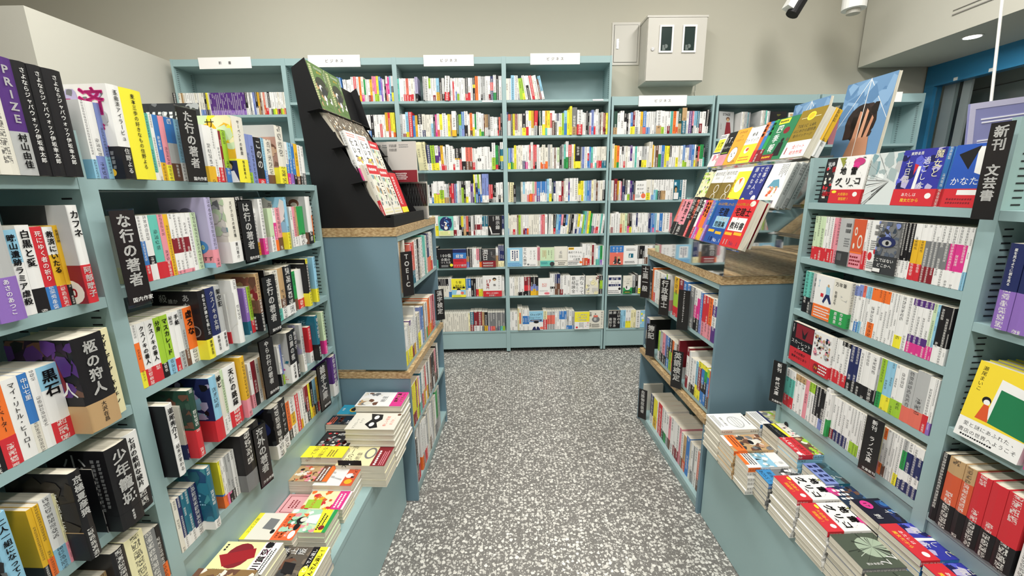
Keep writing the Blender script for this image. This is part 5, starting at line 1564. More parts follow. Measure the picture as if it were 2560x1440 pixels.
760 16.3 wr38 180 .
777 20.8 w 204 .
798 14.8 g 176 .
813 8.7 n 172 .
823 16.3 W 180 .
839 17 R 174 .
857 7.2 Nk 160 .
864 15.5 y 174 .
@B|1.69|0.0|business books on the third shelf of the fourth back bay
10 14.9 l 176 .
25 21 by30 176 .
47 16.4 ue35 176 .
63 13.4 Wl 176 .
77 18 y 198 .
96 17.2 W 194 .
113 17.2 W 198 .
131 18 W 198 .
149 24.9 wB35 198 .
174 20.3 wP30 198 .
195 11.9 w 200 .
207 12.1 rw35 200 .
220 19.3 wW35 220 . d8
240 16.5 r 200 .
256 14.9 rk30 200 .
272 22.6 w 200 .
295 9.6 w 176 .
305 14.9 Wo30 180 .
320 26.4 WO20 200 .
347 21.1 Wo35 176 .
368 22.6 g 200 .
391 15 W 200 .
407 16.5 w 176 .
424 13.4 n 176 .
437 10.4 w 176 .
448 21.1 Lw30 176 .
470 21.1 k 186 .
491 16.5 g 200 .
508 15.3 te40 200 .
524 20.8 we42 224 . d8
545 28.1 rn50 196 .
573 20.4 W 200 .
594 10.5 y 200 .
605 47.1 ky32 182 考える d8
653 12.7 g 176 .
666 20.4 u 178 .
687 25 w 178 .
712 15 wr70b35 178 .
727 15 b 178 .
743 17.3 tr25 174 .
761 16.6 w 178 .
777 16.6 wt25 178 .
794 21.2 Wr35 178 .
816 21.2 Wr35 178 .
838 18.1 WT35 178 .
856 19.7 WT35 178 .
@B|1.41|0.0|business books on the fourth shelf of the fourth back bay
17 12.8 W 172 .
30 35.8 i 170 . L2
66 21.6 kG 148 . d20
133 15.8 W 172 .
149 18 cw40 172 .
168 19.5 w 172 .
187 18.7 wr35 174 .
207 23.1 wo40 174 .
230 21.7 Lr40 174 .
252 18 pw 172 .
271 29.1 bV 172 .
300 20.2 bw45 174 .
321 19.5 bw45 174 .
341 20.9 bw40 174 .
362 16.7 c 194 . d8
379 23.9 wy35 196 .
403 16.6 E 166 .
420 17.3 Bw40 174 .
438 18.8 w 174 .
457 9.9 w 174 .
467 21.7 wr 174 .
490 18.8 R 174 .
509 14.7 W 174 .
524 24.4 w 196 . d8
549 14.4 Vb30 170 .
563 18.8 w 198 .
583 19.5 w 198 .
603 33 w 198 .
636 25.3 yW35 150 . d20
662 21.8 y 174 .
684 10.7 w 174 .
695 20.3 c 174 .
716 21.8 b 176 .
738 15.9 u 176 .
754 18.1 i 174 .
773 21.8 Ww50 184 .
795 16.6 n 160 .
812 19.6 w 174 .
832 21.8 W 174 .
854 18.1 wk55 176 .
@B|1.122|0.0|business books on the fifth shelf of the fourth back bay
12 10.8 ib30 190 .
23 18.3 W 170 .
42 14.5 W 174 .
57 20.5 Wr28 174 .
78 16 W 174 .
94 14.6 n 174 .
109 18.3 l 174 .
128 19.8 W 174 .
148 16.8 wR32 174 .
165 16.8 wV32 174 .
182 16.1 wo32 174 .
199 22.1 W 174 .
221 20.6 W 174 .
242 16.1 W 174 .
259 16.1 W 174 .
275 14.6 W 174 .
290 14.6 w 174 .
305 16.8 p 174 .
322 19.8 r 174 .
343 24.3 w 176 .
375 25.9 w 176 . L3
401 18.4 W 174 .
420 18.4 kr30 174 . L3
439 22.1 c 176 . L4
461 18.4 b 174 . L4
480 18.4 pw45 174 . L5
499 22.1 kw40 174 . L5
521 18.4 bw45 174 . L5
540 14.6 i 174 . L5
555 19.9 k 174 . L5
575 16.9 k 174 . L5
593 18.4 w 174 . L5
611 18.4 gB25 174 . L5
630 18.4 yw35 176 . L5
649 22.2 wb30 174 . L6
672 14.6 l 170 . L6
687 18.4 t 200 . L5
705 14.7 g 200 . L5
721 18.4 y 200 . L5
739 18.4 e 180 . L6
758 22.2 wB40 174 . L5
781 18.4 wp30 174 . L5
800 20.7 Wr35 174 . L5
821 12.4 w 174 . L5
834 14.7 t 174 . L5
849 18.4 w 174 . L6
@B|0.832|0.0|face out and spine out business books on the sixth shelf of the fourth back bay
1 139.6 F 174 . F:skyblue d14
141 133.9 F 174 . F:bunka d8
275 24.3 pW 174 .
300 128.1 F 172 . F:cream d20
429 122 F 176 . F:six d8
551 134 F 170 . F:tassei d14
685 26.2 wO35 196 . d8
712 24.9 wO35 196 . d8
737 19 wr 196 .
757 17.6 W 196 .
775 17.6 wR95 196 .
793 17.6 wW 196 .
811 19.8 wt30 176 .
831 16.9 ct30 176 .
848 23.4 ev28 178 .
872 17.6 w 178 .
@B|0.557|0.0|face out and spine out business books on the seventh shelf of the fourth back bay
4 19.9 w 174 .
24 22.8 w 174 .
47 16.3 w 174 .
64 16.3 W 174 .
81 17 W 174 .
98 27.2 wk20 174 .
126 26.5 wk20 174 .
153 29.4 Rr55k25 176 .
182 28.7 Rr55k25 176 .
212 22.9 ku50Y25 174 .
235 25.1 ku60Y35 176 .
260 23.9 ku50Y25 174 .
285 108.6 F 162 . F:bcg d14
394 21.5 wk40w 198 .
416 21.5 wk40w 198 .
437 24.4 Bn55 198 .
462 25.1 Bn55 198 .
488 27.3 wR 176 .
515 36.1 w 182 .
552 29 w 182 .
581 131 F 178 . F:kinniku d8
713 8.6 G 178 .
722 120.1 F 176 . F:yaba d10
842 12.8 k 174 .
856 23 kl75k28 174 .
879 20.1 kl75k28 174 .
@B|0.22|0.0|face out and spine out computing books on the bottom shelf of the fourth back bay
3 26.3 w 182 .
30 30.3 w 182 .
60 29.9 w 182 .
91 15.4 i 216 . d10
106 12.4 Wo80w 216 . d10
119 16.4 Ww 216 . d10
136 19.4 wb70w 202 . d10
156 21.3 wb70w 202 . d10
178 19.6 wb70w 202 . d10
198 131.9 F 186 . F:gpt d6
330 36.3 ir55 182 ＡＩ
367 25.4 gs80g30 176 .
392 23.4 gs80g30 176 .
416 25.4 gs80g30 176 .
442 19.5 w 178 .
462 19.5 w 178 .
482 23.5 bw55 178 .
506 22.5 bw55 178 .
529 21.5 bw55 178 .
550 24.5 gb20 184 .
575 22.5 wb20 178 .
598 27.1 gb20 178 .
626 140.2 F 170 . F:aikyo d14
766 137.5 F 176 . F:yaritai d6
@B|1.9665|0.0|business books on the top shelf of the fifth back bay
908 24.7 kn 200 .
933 28.3 EN30 184 .
962 26.1 w 170 .
988 30.4 w 188 .
1019 23.3 kw60 166 .
1043 15.4 k 164 .
1058 17.5 w 170 .
1076 19 by35 176 .
1096 18.3 Ry35 180 .
1114 29.8 wg30 190 .
1145 14 w 180 .
1159 22.6 YN35 180 .
1182 26.9 bs30 184 .
1209 14 wb 178 .
1224 19.7 wb30 180 .
1244 16.9 w 180 .
1261 19.7 w 180 .
1281 17.6 g 180 .
1299 42.8 wN35 188 .
1342 24.8 wl30 184 .
1368 24.8 w 180 .
1393 24.8 wR35 180 .
1418 22.7 t 180 .
1441 25.5 o 180 .
1467 19.1 wO 180 .
1486 29.5 EN40 202 .
1516 38.2 NT50 206 . d6
1555 22.7 w 180 .
1578 27 V 180 .
1606 15.5 pk35 180 .
1621 23.4 cw35 180 .
1645 23.4 Tw25 180 .
1669 26.3 wR45 174 .
1696 24.9 w 176 .
1721 24.9 kw30 190 . L2
@B|1.69|0.0|business books on the second shelf of the fifth back bay
907 17.8 kg 140 .
926 20 W 200 .
946 21.5 Y 186 .
968 21.5 oe25 184 .
990 21.5 w 176 .
1012 15.7 kw60 184 .
1028 15.7 wr30 180 .
1044 18.6 W 180 .
1063 21.5 w 176 .
1085 19.3 Vw30 184 .
1104 21.5 w 176 .
1126 17.9 t 176 .
1144 21.5 w 176 .
1166 20.1 wk35 176 .
1187 21.5 gy35 176 .
1209 21.5 gy35 176 .
1231 16.6 w 176 .
1248 27.9 W 212 . d8
1276 15.7 Y 186 .
1292 12.8 W 178 .
1305 27.4 n 180 .
1333 24.5 we60 182 .
1358 27.4 bu60 182 .
1386 20.1 y 178 .
1406 21.6 yg30 176 .
1428 19.4 kw45 184 .
1448 17.9 w 176 .
1467 17.9 w 176 .
1485 21.6 wy45 176 .
1507 19.4 W 176 .
1527 18.7 w 176 .
1546 19.4 bl30 182 .
1566 18 wl25 160 .
1584 15.8 W 160 .
1600 23.8 uw30 184 .
1624 21.6 b 184 .
1646 14.3 wy30 184 .
1661 16.5 kN40 182 .
1678 15.8 rr30k 170 .
1694 29 ew35 184 .
1723 14.3 kt45 170 .
@B|1.41|0.0|business books on the third shelf of the fifth back bay
908 15.6 w 174 .
924 14.9 W 174 .
939 15 w 174 .
955 26.1 R 186 . d8
981 17 YN 170 .
999 13.6 w 170 .
1013 11.9 p 164 .
1025 24.3 kB70 186 . d6
1050 23.3 kw 172 .
1073 22.7 wl 174 .
1096 17.1 V 168 .
1114 15 B 168 .
1129 13.2 ks30 168 .
1143 96.5 F 166 . F:jinsei d8
1240 38.1 Wy35 176 .
1278 12.2 w 176 .
1291 17.1 Wb25 174 .
1308 20.6 wc50 174 .
1329 16.4 wt50 174 .
1346 26.2 wk45 174 .
1373 19.2 wN45 174 .
1392 23.4 wN45 174 .
1416 19.2 w 174 .
1436 19.2 w 174 .
1456 26.7 w 174 .
1483 51.1 F 168 . F:tealman d6
1534 27.7 T 170 .
1562 34.7 w 170 .
@B|1.122|0.0|business books on the fourth shelf of the fifth back bay
922 17.3 W 174 .
940 18.8 wR30 174 .
959 23 w 174 .
982 24.5 w 186 .
1007 13.8 w 174 .
1021 19.5 iO45 174 .
1041 22.3 i 174 .
1064 22.3 L 174 .
1087 19.5 nP35 170 .
1107 20.9 ky30 172 .
1128 15.2 w 174 .
1144 20.9 w 174 .
1165 16 Bw30 174 .
1181 18.8 wW 174 .
1200 19.5 w 174 .
1220 21 w 174 .
1242 17.4 w 174 .
1260 17.4 w 174 .
1277 21 B 170 .
1299 17.4 b 170 .
1316 17.4 bP25 170 .
1334 17.4 c 170 .
1352 24.5 w 170 .
1377 28.1 b 170 .
1406 28.1 w 170 .
1434 35.3 w 170 .
1470 19.6 p 170 .
@B|0.832|0.0|face out and spine out business books on the fifth shelf of the fifth back bay
936 125 F 176 . F:bluered d16
1061 131.1 F 174 . F:whitedoor d10
1193 22.8 kw30 170 .
1216 21.3 kw30 170 .
1238 21.3 kw30 170 .
1259 19.9 wn38 170 .
1280 25 wn38 170 .
1305 25 w 170 .
1330 28.6 g 170 .
1359 19.6 w 170 .
@B|0.557|0.0|face out and spine out business books on the sixth shelf of the fifth back bay
933 120.9 F 174 . F:jiritsu d10
1071 84.3 F 170 . F:greenhill d14
1155 32.7 gE35 170 .
1189 22.2 k 180 .
1211 94.7 F 170 . F:yellowobi d10
1306 32.7 w 170 .
1339 29.1 b 170 .
1369 19.6 w 170 .
@B|0.22|0.0|face out and spine out books on the bottom shelf of the fifth back bay
951 110.5 F 174 . F:dokkai d4
1062 24.6 c 176 .
1087 24.6 c 176 .
1112 24.6 wy38 176 .
1137 24.6 wy38 176 .
1162 21.6 i 176 .
1184 23.8 i 176 .
1208 42.2 F 170 . F:shuuyomi d6
1251 81 F 170 . F:palec d4
1332 29.7 w 176 .
1362 29.7 b 176 .
1392 29.7 w 176 .
1422 19.6 g 176 .
"""

CHARS = '''!&,.0123456789ABCDEFGHIJKLMNOPQRSTUVWXYZabcdefghijklmnopqrstuvwxyz…　、。あいうえおかがきくぐけこごさしじすずそただちっつてでとどなにのはばひふへぼまみめもやゆよらりるれろわをんァアィイウェエォカキクグケコサシジスズソタダチッツテデトドナニネノハバパヒビピフプベペホポマミムモャュヨラリルレロン・ー一七万三世中久乙事二五京人介仕代仮企伊伝住佐作佳使係傑億入全内円凌凍処凱分刊判別利刺割力加労勉化十午危原去取受口史号合君吾味問喰営四回国在圭地坂型城報士変夏外夢大天太奇女好子字季学宅宇定実室家密対封少尾屋山嵐川希常年幸広店庫建式強彦律後忌念思急性悪惨愛慣成戦手扱投撃政救教文断新方旋日昌星映春時景暁曜曲書最月木未末本村来東架柩株桜検業極権檻櫛欲止正歩歪死殺毎気水沢河沼法海深済滅滴漢潤瀬熱爆片版物特犯狂狩猿理生由画界番白目知石破示社祈祝神禁禍秀科秘空章筆筋筒策箋簿籠紀紙紹終組経結絶総羆習考者肉脳自般良芥芸英草著藤虐虚蜂行衝見解言記証話誌誓誕語読誰論謎識貯貴資賞超跡跳躍身返速過道達遺郎部里野金鋭録鏡門間関阿険集雑雷面頃頭題類風魔麦黒黙！０１５６７ＡＢＤＦＩＭＮＳＸ'''
make_glyphs(set(CHARS))


ORD = 'first second third fourth fifth sixth seventh eighth ninth tenth eleventh twelfth thirteenth fourteenth fifteenth sixteenth seventeenth eighteenth nineteenth twentieth'.split()
TENS = {2: 'twenty', 3: 'thirty', 4: 'forty', 5: 'fifty'}
TENTH = {2: 'twentieth', 3: 'thirtieth', 4: 'fortieth', 5: 'fiftieth'}
def ordw(n):
    if n <= 20: return ORD[n - 1]
    t, u = divmod(n, 10); return TENTH[t] if u == 0 else TENS[t] + '-' + ORD[u - 1]
def colour_words(code, band='band'):
    s = parse(code); a = CNAME.get(s[0][0], 'grey')
    if len(s) > 1 and s[-1][0] != s[0][0]: return a, CNAME.get(s[-1][0], 'grey')
    return a, None
SHORT = {}   # row group -> short place phrase
ROWNAME = [
 ('top shelf of the novel bookcase, before the ta sign', 'near post'), ('top shelf of the novel bookcase, after the ta sign', 'ta sign'),
 ('second novel shelf, after the na sign', 'na sign'), ('second novel shelf, around the ha sign', 'butterfly cover'),
 ('third novel shelf, before the plain white novel', 'near post'), ('third novel shelf, around the ma sign', 'plain white novel'),
 ('fourth novel shelf, nearer half', 'near post'), ('fourth novel shelf, farther half', 'yellow novel'),
 ('fifth novel shelf, nearer half', 'near post'), ('fifth novel shelf, farther half', 'abroad sign'),
 ('top shelf of the bay by the camera', 'frame edge'), ('second shelf of the bay by the camera', 'frame edge'), ('third shelf of the bay by the camera', 'frame edge'),
 ('fourth shelf of the bay by the camera', 'frame edge'), ('fifth shelf of the bay by the camera', 'frame edge'),
 ('second shelf of the new-release bay', 'far post'), ('third shelf of the new-release bay', 'far post'), ('fourth shelf of the new-release bay', 'far post'),
 ('fifth new-release shelf before the light novel sign', 'far post'), ('fifth new-release shelf after the light novel sign', 'light novel sign'),
 ('upper shelf of the toeic island', 'near end panel'), ('middle shelf of the toeic island', 'near end panel'), ('lower shelf of the toeic island', 'near end panel'), ('floor shelf of the toeic island', 'near end panel'),
 ('upper shelf of the licence exam island', 'far end'), ('middle shelf of the licence exam island', 'far end'), ('floor shelf of the licence exam island', 'far end'),
]
BACKN = ['top paperback shelf of the first wall bay', 'top shelf of the second wall bay', 'second shelf of the second wall bay']
for b_, nn in (('third', 8), ('fourth', 8), ('fifth', 7)):
    for i in range(nn):
        BACKN.append('%s shelf of the %s wall bay' % (('top', 'second', 'third', 'fourth', 'fifth', 'sixth', 'seventh', 'bottom')[i] if b_ != 'fifth' else ('top', 'second', 'third', 'fourth', 'fifth', 'sixth', 'bottom')[i], b_))

rows = []
for l in ROWS.strip().split('\n'):
    if l[0] == '@':
        fr, z, d, g = l[1:].split('|'); rows.append(dict(fr=fr, z=float(z), d=float(d), g=g, it=[]))
    else: rows[-1]['it'].append(l.split(' '))
far_list = []; bi = 0; ni = 0
for r in rows:
    fr = FRM[r['fr']]; back = r['fr'] == 'B'
    if back: place = BACKN[bi]; start = 'aisle island side'; bi += 1
    else: place, start = ROWNAME[ni]; ni += 1
    for k, it in enumerate(r['it']):
        u, w, code, h, title = float(it[0]) / 1000, float(it[1]) / 1000, it[2], float(it[3]) / 1000, it[4]
        opts = it[5:]; pd = r['d']; lean = 0; art = None; face = None
        for o_ in opts:
            if o_[0] == 'd': pd += float(o_[1:]) / 1000
            elif o_[:2] == 'J:': art = o_[2:]
            elif o_[:2] == 'F:': face = o_[2:]
            elif o_[0] == 'L': lean = float(o_[1:])
        title = '' if title == '.' else title
        if face is not None:
            cw = w; th = .016
            nm = 'business_book' if back else 'new_paperback'
            base = FACECOL.get(face, 'w')
            mw = fr.m(u + cw, pd, r['z']) @ Matrix.Rotation(math.pi / 2, 4, 'Z')
            # after the turn the front cover faces out and the spine looks along U
            mw = fr.m(u + cw, pd, r['z'] + .0005) @ Matrix(((0, -1, 0, 0), (1, 0, 0, 0), (0, 0, 1, 0), (0, 0, 0, 1)))
            o = build_book(nm, mw, th, h, cw, base, False, '', art=face, near=True)
            tag(o, FACELAB.get(face, 'face-out book %s' % face) + ', ' + place, 'book', r['g'])
            continue
        a, bnd = colour_words(code)
        hard = h > .165
        cw = ordw(k + 1)
        if back:
            bd = .128 if h > .165 else .105
            if h > .2: bd = .148
            mw = fr.m(u, pd, r['z'] + .0003)
            if lean: mw = mw @ Matrix.Rotation(math.radians(lean), 4, 'Y')
            far_list.append([w * h, r, k, u, w, h, bd, code, mw, a, bnd, place, lean])
            continue
        island = r['fr'] in ('LI', 'RI')
        if island: nm, bd, hd = 'workbook', (.148 if h > .2 else .128), False
        elif h >= .165: nm, bd, hd = 'novel', .13, w > .014
        else: nm, bd, hd = ('new_paperback' if r['fr'] == 'R' else 'pocket_paperback'), .105, False
        mw = fr.m(u, pd, r['z'] + .0003)
        if lean: mw = mw @ Matrix.Rotation(math.radians(lean), 4, 'Y')
        o = build_book(nm, mw, w, h, bd, code, hd, title, detailed=True, art=art)
        kind = {'workbook': 'workbook', 'novel': 'tall novel'}.get(nm, 'paperback')
        vs_ = ['%s %s%s, %s from %s, %s' % (a, kk, ', %s band' % bnd if bb and bnd else '', cw, ss, place) for kk, bb, ss in ((kind, 1, 'the ' + start), (kind, 1, start), (kind.split()[-1], 1, start), (kind.split()[-1], 0, start), (kind.split()[-1], 0, start.split()[-1]))]
        lab = next((v for v in vs_ if len(v.split()) <= 15), vs_[-1])
        tag(o, lab, 'book', r['g'])
# back wall: the 290 that show largest are things of their own, the rest is one object
shin = [f for f in far_list if f[11] == BACKN[0]]
biz = sorted([f for f in far_list if f[11] != BACKN[0]], key=lambda f: -f[0])
ind, rest = biz[:285], biz[285:]
for f in shin + ind:
    _, r, k, u, w, h, bd, code, mw, a, bnd, place, lean = f
    o = far_book(w, h, bd, code).obj('slim_paperback' if f in shin else 'business_book', M_PRINT, mw=mw)
    lab = '%s book%s, %s from the island side, %s' % (a, ' with %s band' % bnd if bnd else '', ordw(k + 1), place)
    if len(lab.split()) > 16: lab = '%s book, %s from the island side, %s' % (a, ordw(k + 1), place)
    tag(o, lab, 'book', r['g'])
big = MB()
for f in rest:
    _, r, k, u, w, h, bd, code, mw, a, bnd, place, lean = f
    m = far_book(w, h, bd, code); n = len(big.v)
    big.v += [tuple(mw @ Vector(q)) for q in m.v]; big.f += [tuple(i + n for i in q) for q in m.f]; big.c += m.c; big.k += m.k; big.u += m.u
if rest:
    tag(big.obj('narrow_business_books', M_PRINT), 'the many narrow spined business books filling the gaps on the back wall shelves', 'books', None, 'stuff')

# ---------------------------------------------------------------- the room
def room(name, mb, m): return tag(mb.obj(name, m), kind='structure')
room('floor', MB().box(-6, -4, -.1, 6, 6, 0), M_FLOOR)
room('ceiling', MB().box(-6, -4, 3.78, 6, 6, 3.88), M_CEIL)
wb = MB(); y0 = 3.7894 + .27
wb.box(-6, 0, 0, 7, .12, 3.78); o = room('wall_back', wb, M_WALL); o.matrix_basis = Matrix.Translation((-.0405, y0, 0)) @ Matrix.Rotation(aB, 4, 'Z')
room('wall_left', MB().box(-2.817 - .9, 2.76, 0, -2.817, 4.02, 2.6), M_PART)
room('wall_far_left', MB().box(-6.1, -4, 0, -6, 6, 3.78), M_PART)
room('wall_behind', MB().box(-6, -4.1, 0, 6, -4, 3.78), M_PART)
# beam over the shop window with a small downlight
bmx = room('trim_1', MB().box(3.13, -4, 2.535, 4.32, 4.1, 3.78), M_PART)
sl = MB(); sl.box(3.124, 1.9, 2.66, 3.13, 3.3, 2.667).box(3.124, 1.9, 2.69, 3.13, 3.3, 2.694)
sl.obj('shadow_gap', mat('pale_grey_gap', lin('8f8c86'), .8)[0], bmx)
dl = empty('downlight', Matrix.Translation((3.33, 3.33, 2.535)), 'small bright recessed downlight under the white beam', 'light')
MB().cyl((0, 0, -.004), .06, 2, .012, 20).obj('trim_ring', M_BOXW, dl); MB().cyl((0, 0, -.006), .048, 2, .004, 20).obj('diffuser', M_LAMP, dl)
area('downlight_light', (3.33, 3.33, 2.5), (.08, .08), 5)
# shop window on the window side
w1 = tag(empty('window_1'), kind='structure')
XW = 3.78
MB().box(XW, -1, 2.355, XW + .08, 4.12, 2.535).obj('head_frame', M_BLUEF, w1)
MB().box(XW, 4.03, 0, XW + .08, 4.12, 2.3545).obj('side_frame', M_BLUEF, w1)
MB().box(XW + .03, -1, 0, XW + .04, 4.0295, 2.3545).obj('pane', M_GLASS, w1)
for y in (3.83, 3.56): MB().box(XW - .006, y, 2.36, XW, y + .03, 2.385).obj('clip', M_WHITE, w1)
M_DKF = mat('dark_rail', lin('2a2e30'), .5)[0]
for y, w__, m_ in ((3.93, .1, M_CURT), (3.9, .028, M_SHUT), (3.872, .026, M_DKF), (3.80, .07, M_CURT)): MB().box(XW + .1, y, .1, XW + .12, y + w__, 2.5).obj('blind_slat', m_, w1)
room('wall_right', MB().box(XW + .45, -4, 0, XW + .55, 4.3, 2.534), M_SHUT)
room('trim_2', MB().box(XW + .445, -4, 2.33, XW + .45, 4.3, 2.336), M_INK)
# meter box and flush access panel on the back wall
def bm(u, d, z): return FB.m(u, d, z)
mb_ = empty('meter_box', bm(1.205, -.085, 2.36), 'cream enamelled wall box with two small dark windows and round lock', 'electrical box')
bevel(MB().box(0, 0, .04, .50, .19, .53).obj('body', M_BOXW, mb_), .004)
bevel(MB().box(-.006, -.012, .53, .506, .19, .545).obj('top_flange', M_BOXW, mb_))
bevel(MB().box(.004, -.012, .045, .496, 0, .527).obj('door', M_BOXW, mb_), .003)
M_METER = mat('dark_meter_glass', lin('2c3a38'), .12)[0]
for x in (.1, .295):
    f = MB(); z0_, z1_ = .26, .47
    f.box(x, -.022, z0_, x + .014, -.012, z1_).box(x + .104, -.022, z0_, x + .118, -.012, z1_).box(x + .014, -.022, z0_, x + .104, -.012, z0_ + .014).box(x + .014, -.022, z1_ - .014, x + .104, -.012, z1_)
    fo = f.obj('window_frame', M_WHITE, mb_); MB().box(x + .014, -.015, z0_ + .014, x + .104, -.0125, z1_ - .014).obj('window_glass', M_METER, fo)
    MB().box(x + .03, -.0165, z0_ + .02, x + .055, -.015, z0_ + .06).cyl((x + .06, -.0165, z0_ + .05), .016, 1, .0015).obj('meter_dial', mat('dial', lin('5e6a66'), .4)[0], fo)
MB().cyl((.05, -.02, .29), .014, 1, .008).obj('lock', M_CHROME, mb_)
ap = empty('access_panel', bm(.955, -.262, 2.58), 'flush cream wall hatch with a chrome pull beside the meter box', 'hatch')
f = MB(); f.box(0, 0, 0, .245, .012, .34); f.obj('frame', M_BOXW, ap)
MB().box(.02, -.004, .024, .225, 0, .318).obj('door_leaf', M_BOXW, ap)
g_ = MB(); g_.box(.017, -.001, .021, .228, .0, .024).box(.017, -.001, .318, .228, 0, .321).box(.017, -.001, .021, .02, 0, .321).box(.225, -.001, .021, .228, 0, .321).obj('joint', M_DARK, ap)
bevel(MB().box(.04, -.012, .13, .058, -.004, .205).obj('handle', M_CHROME, ap), .003)
def tube(pts, r, n=8):
    mb = MB(); rings = []
    for i, q in enumerate(pts):
        q = Vector(q); t = (Vector(pts[min(i + 1, len(pts) - 1)]) - Vector(pts[max(i - 1, 0)])).normalized(); a = t.orthogonal().normalized() if abs(t.z) < .99 else Vector((1, 0, 0)); a = (a - t * a.dot(t)).normalized(); b = t.cross(a)
        rings.append([q + a * r * math.cos(j * 6.2832 / n) + b * r * math.sin(j * 6.2832 / n) for j in range(n)])
    for A_, B_ in zip(rings, rings[1:]):
        for j in range(n): mb.quad([A_[j], A_[(j + 1) % n], B_[(j + 1) % n], B_[j]])
    return mb
cpts = [FB.at(a_, b_, c_) for a_, b_, c_ in ((1.695, -.2, 2.42), (1.705, -.22, 2.375), (1.72, -.255, 2.36), (1.728, -.262, 2.32), (1.742, -.262, 2.3), (1.738, -.262, 2.25))]
tag(tube(cpts, .003).obj('cable', M_BOXW), 'thin loose white cable hanging from the meter box', 'cable')
# ceiling items at the top edge
sp_ = empty('spotlight', Matrix.Translation((2.16, 3.6, 2.82)) @ Matrix.Rotation(.5, 4, 'Y'), 'white and black spotlight hanging near the top edge', 'light')
MB().box(-.05, -.04, -.0, .0, .04, .16).obj('white_arm', M_WHITE, sp_); MB().cyl((.06, 0, .9), .012, 2, .1, 8).obj('ceiling_plate', M_WHITE, sp_); MB().cyl((.03, 0, -.02), .045, 2, .2, 16).obj('lamp_head', M_BLACK, sp_)
sd = empty('smoke_detector', Matrix.Translation((2.66, 3.62, 2.795)), 'round white ceiling detector, only its underside in view', 'detector')
MB().cyl((0, 0, 0), .045, 2, .03, 20).obj('sensor', M_BOXW, sd); MB().cyl((0, 0, .2), .02, 2, .78, 10).obj('stem', M_WHITE, sd); MB().cyl((0, 0, .03), .08, 2, .18, 24).obj('housing', M_WHITE, sd)

# ---------------------------------------------------------------- bookcases
def slots(mb, face_u, d0, d1, z0, z1, step=.0155, side=1):
    z = z0
    while z < z1:
        for a, b in (d0, d1): mb.quad([(face_u, a, z), (face_u, b, z), (face_u, b, z + .0035), (face_u, a, z + .0035)])
        z += step
def bookcase(fr, name, label, u0, u1, zs, top, depth, th=.022, t=.018, base=0., header=None, group=None, m=M_STEEL, back=True, slot_right=True, slot_left=True, zbot=0.):
    e = empty(name, fm(fr), label, 'bookcase', group)
    for a in (u0, u1): bevel(fbox(fr, a - t / 2, a + t / 2, -depth, 0, zbot, top).obj('side_panel', m, e), .0015)
    if back: fbox(fr, u0 + t / 2, u1 - t / 2, -depth, -depth + .006, zbot, top - .001).obj('back_panel', M_BACK, e)
    for z in zs: bevel(fbox(fr, u0 + t / 2 + .0015, u1 - t / 2 - .0015, -depth + .007, -.0005, z - th, z).obj('shelf', m, e), .0015)
    if header: bevel(fbox(fr, u0 + t / 2 + .0005, u1 - t / 2 - .0005, -depth + .008, -.001, header, top - .002).obj('header', m, e))
    if base: bevel(fbox(fr, u0 + t / 2 + .0005, u1 - t / 2 - .0005, -.03, -.006, zbot + .03, min(zs) - th - .001).obj('kick_panel', m, e))
    s = MB(); z0_ = min(zs) + .01
    dd = ((.025, .045), (depth - .06, depth - .04))
    if slot_right: slots(s, u1 - t / 2 - .0006, *dd, z0_, (header or top) - .01)
    if slot_left: slots(s, u0 + t / 2 + .0006, *dd, z0_, (header or top) - .01)
    so = s.obj('slot', M_DARK, e); so['kind'] = 'stuff'
    return e
# back wall: four tall bays, then three low ones
PU = [-2.7, -1.8, -.9, 0, .9]
ZB = [2.2507, 1.9665, 1.69, 1.41, 1.122, .832, .557, .22]
WB_ = ['first', 'second', 'third', 'fourth']
for i in range(4):
    zs = ZB if i else [2.158, 1.86, 1.5, 1.122, .832, .557, .22]
    bookcase(FB, 'bookcase', 'tall blue-grey wall bookcase bay, %s from the island end, %s' % (WB_[i], ('over the novel bookcase', 'behind the black display stand', 'with seven book rows in sight', 'beside the lower wall bays')[i]), PU[i] + .009, PU[i + 1] - .009, zs, 2.5847, .25, .02, .018, 1, 2.531, 'tall wall bookcases', zbot=.012)
ZL = ZB[1:]
bookcase(FB, 'bookcase', 'lower blue-grey wall bay right beneath the meter box', .918, 1.782, ZL, 2.27, .25, .02, .018, 1, 2.2, 'low wall bookcases', zbot=.012)
bookcase(FB, 'bookcase', 'lower blue-grey wall bay holding magazines', 1.818, 2.682, [1.92, 1.55, 1.1, .7, .22], 2.27, .25, .02, .018, 1, 2.2, 'low wall bookcases', zbot=.012)
bookcase(FB, 'bookcase', 'lower blue-grey wall bay next to the blue window frame', 2.718, 3.60, [1.86, 1.4, 1.0, .6, .22], 2.27, .25, .02, .018, 1, 2.2, 'low wall bookcases', zbot=.012)
# hole dots in the empty open bays
hd = MB()
for u_ in (-2.68,):
    for d_, z_ in ((.06, 2.47), (.15, 2.45), (.07, 2.27), (.16, 2.26)): hd.cyl((0, 0, 0), .001, 0, .001, 3)
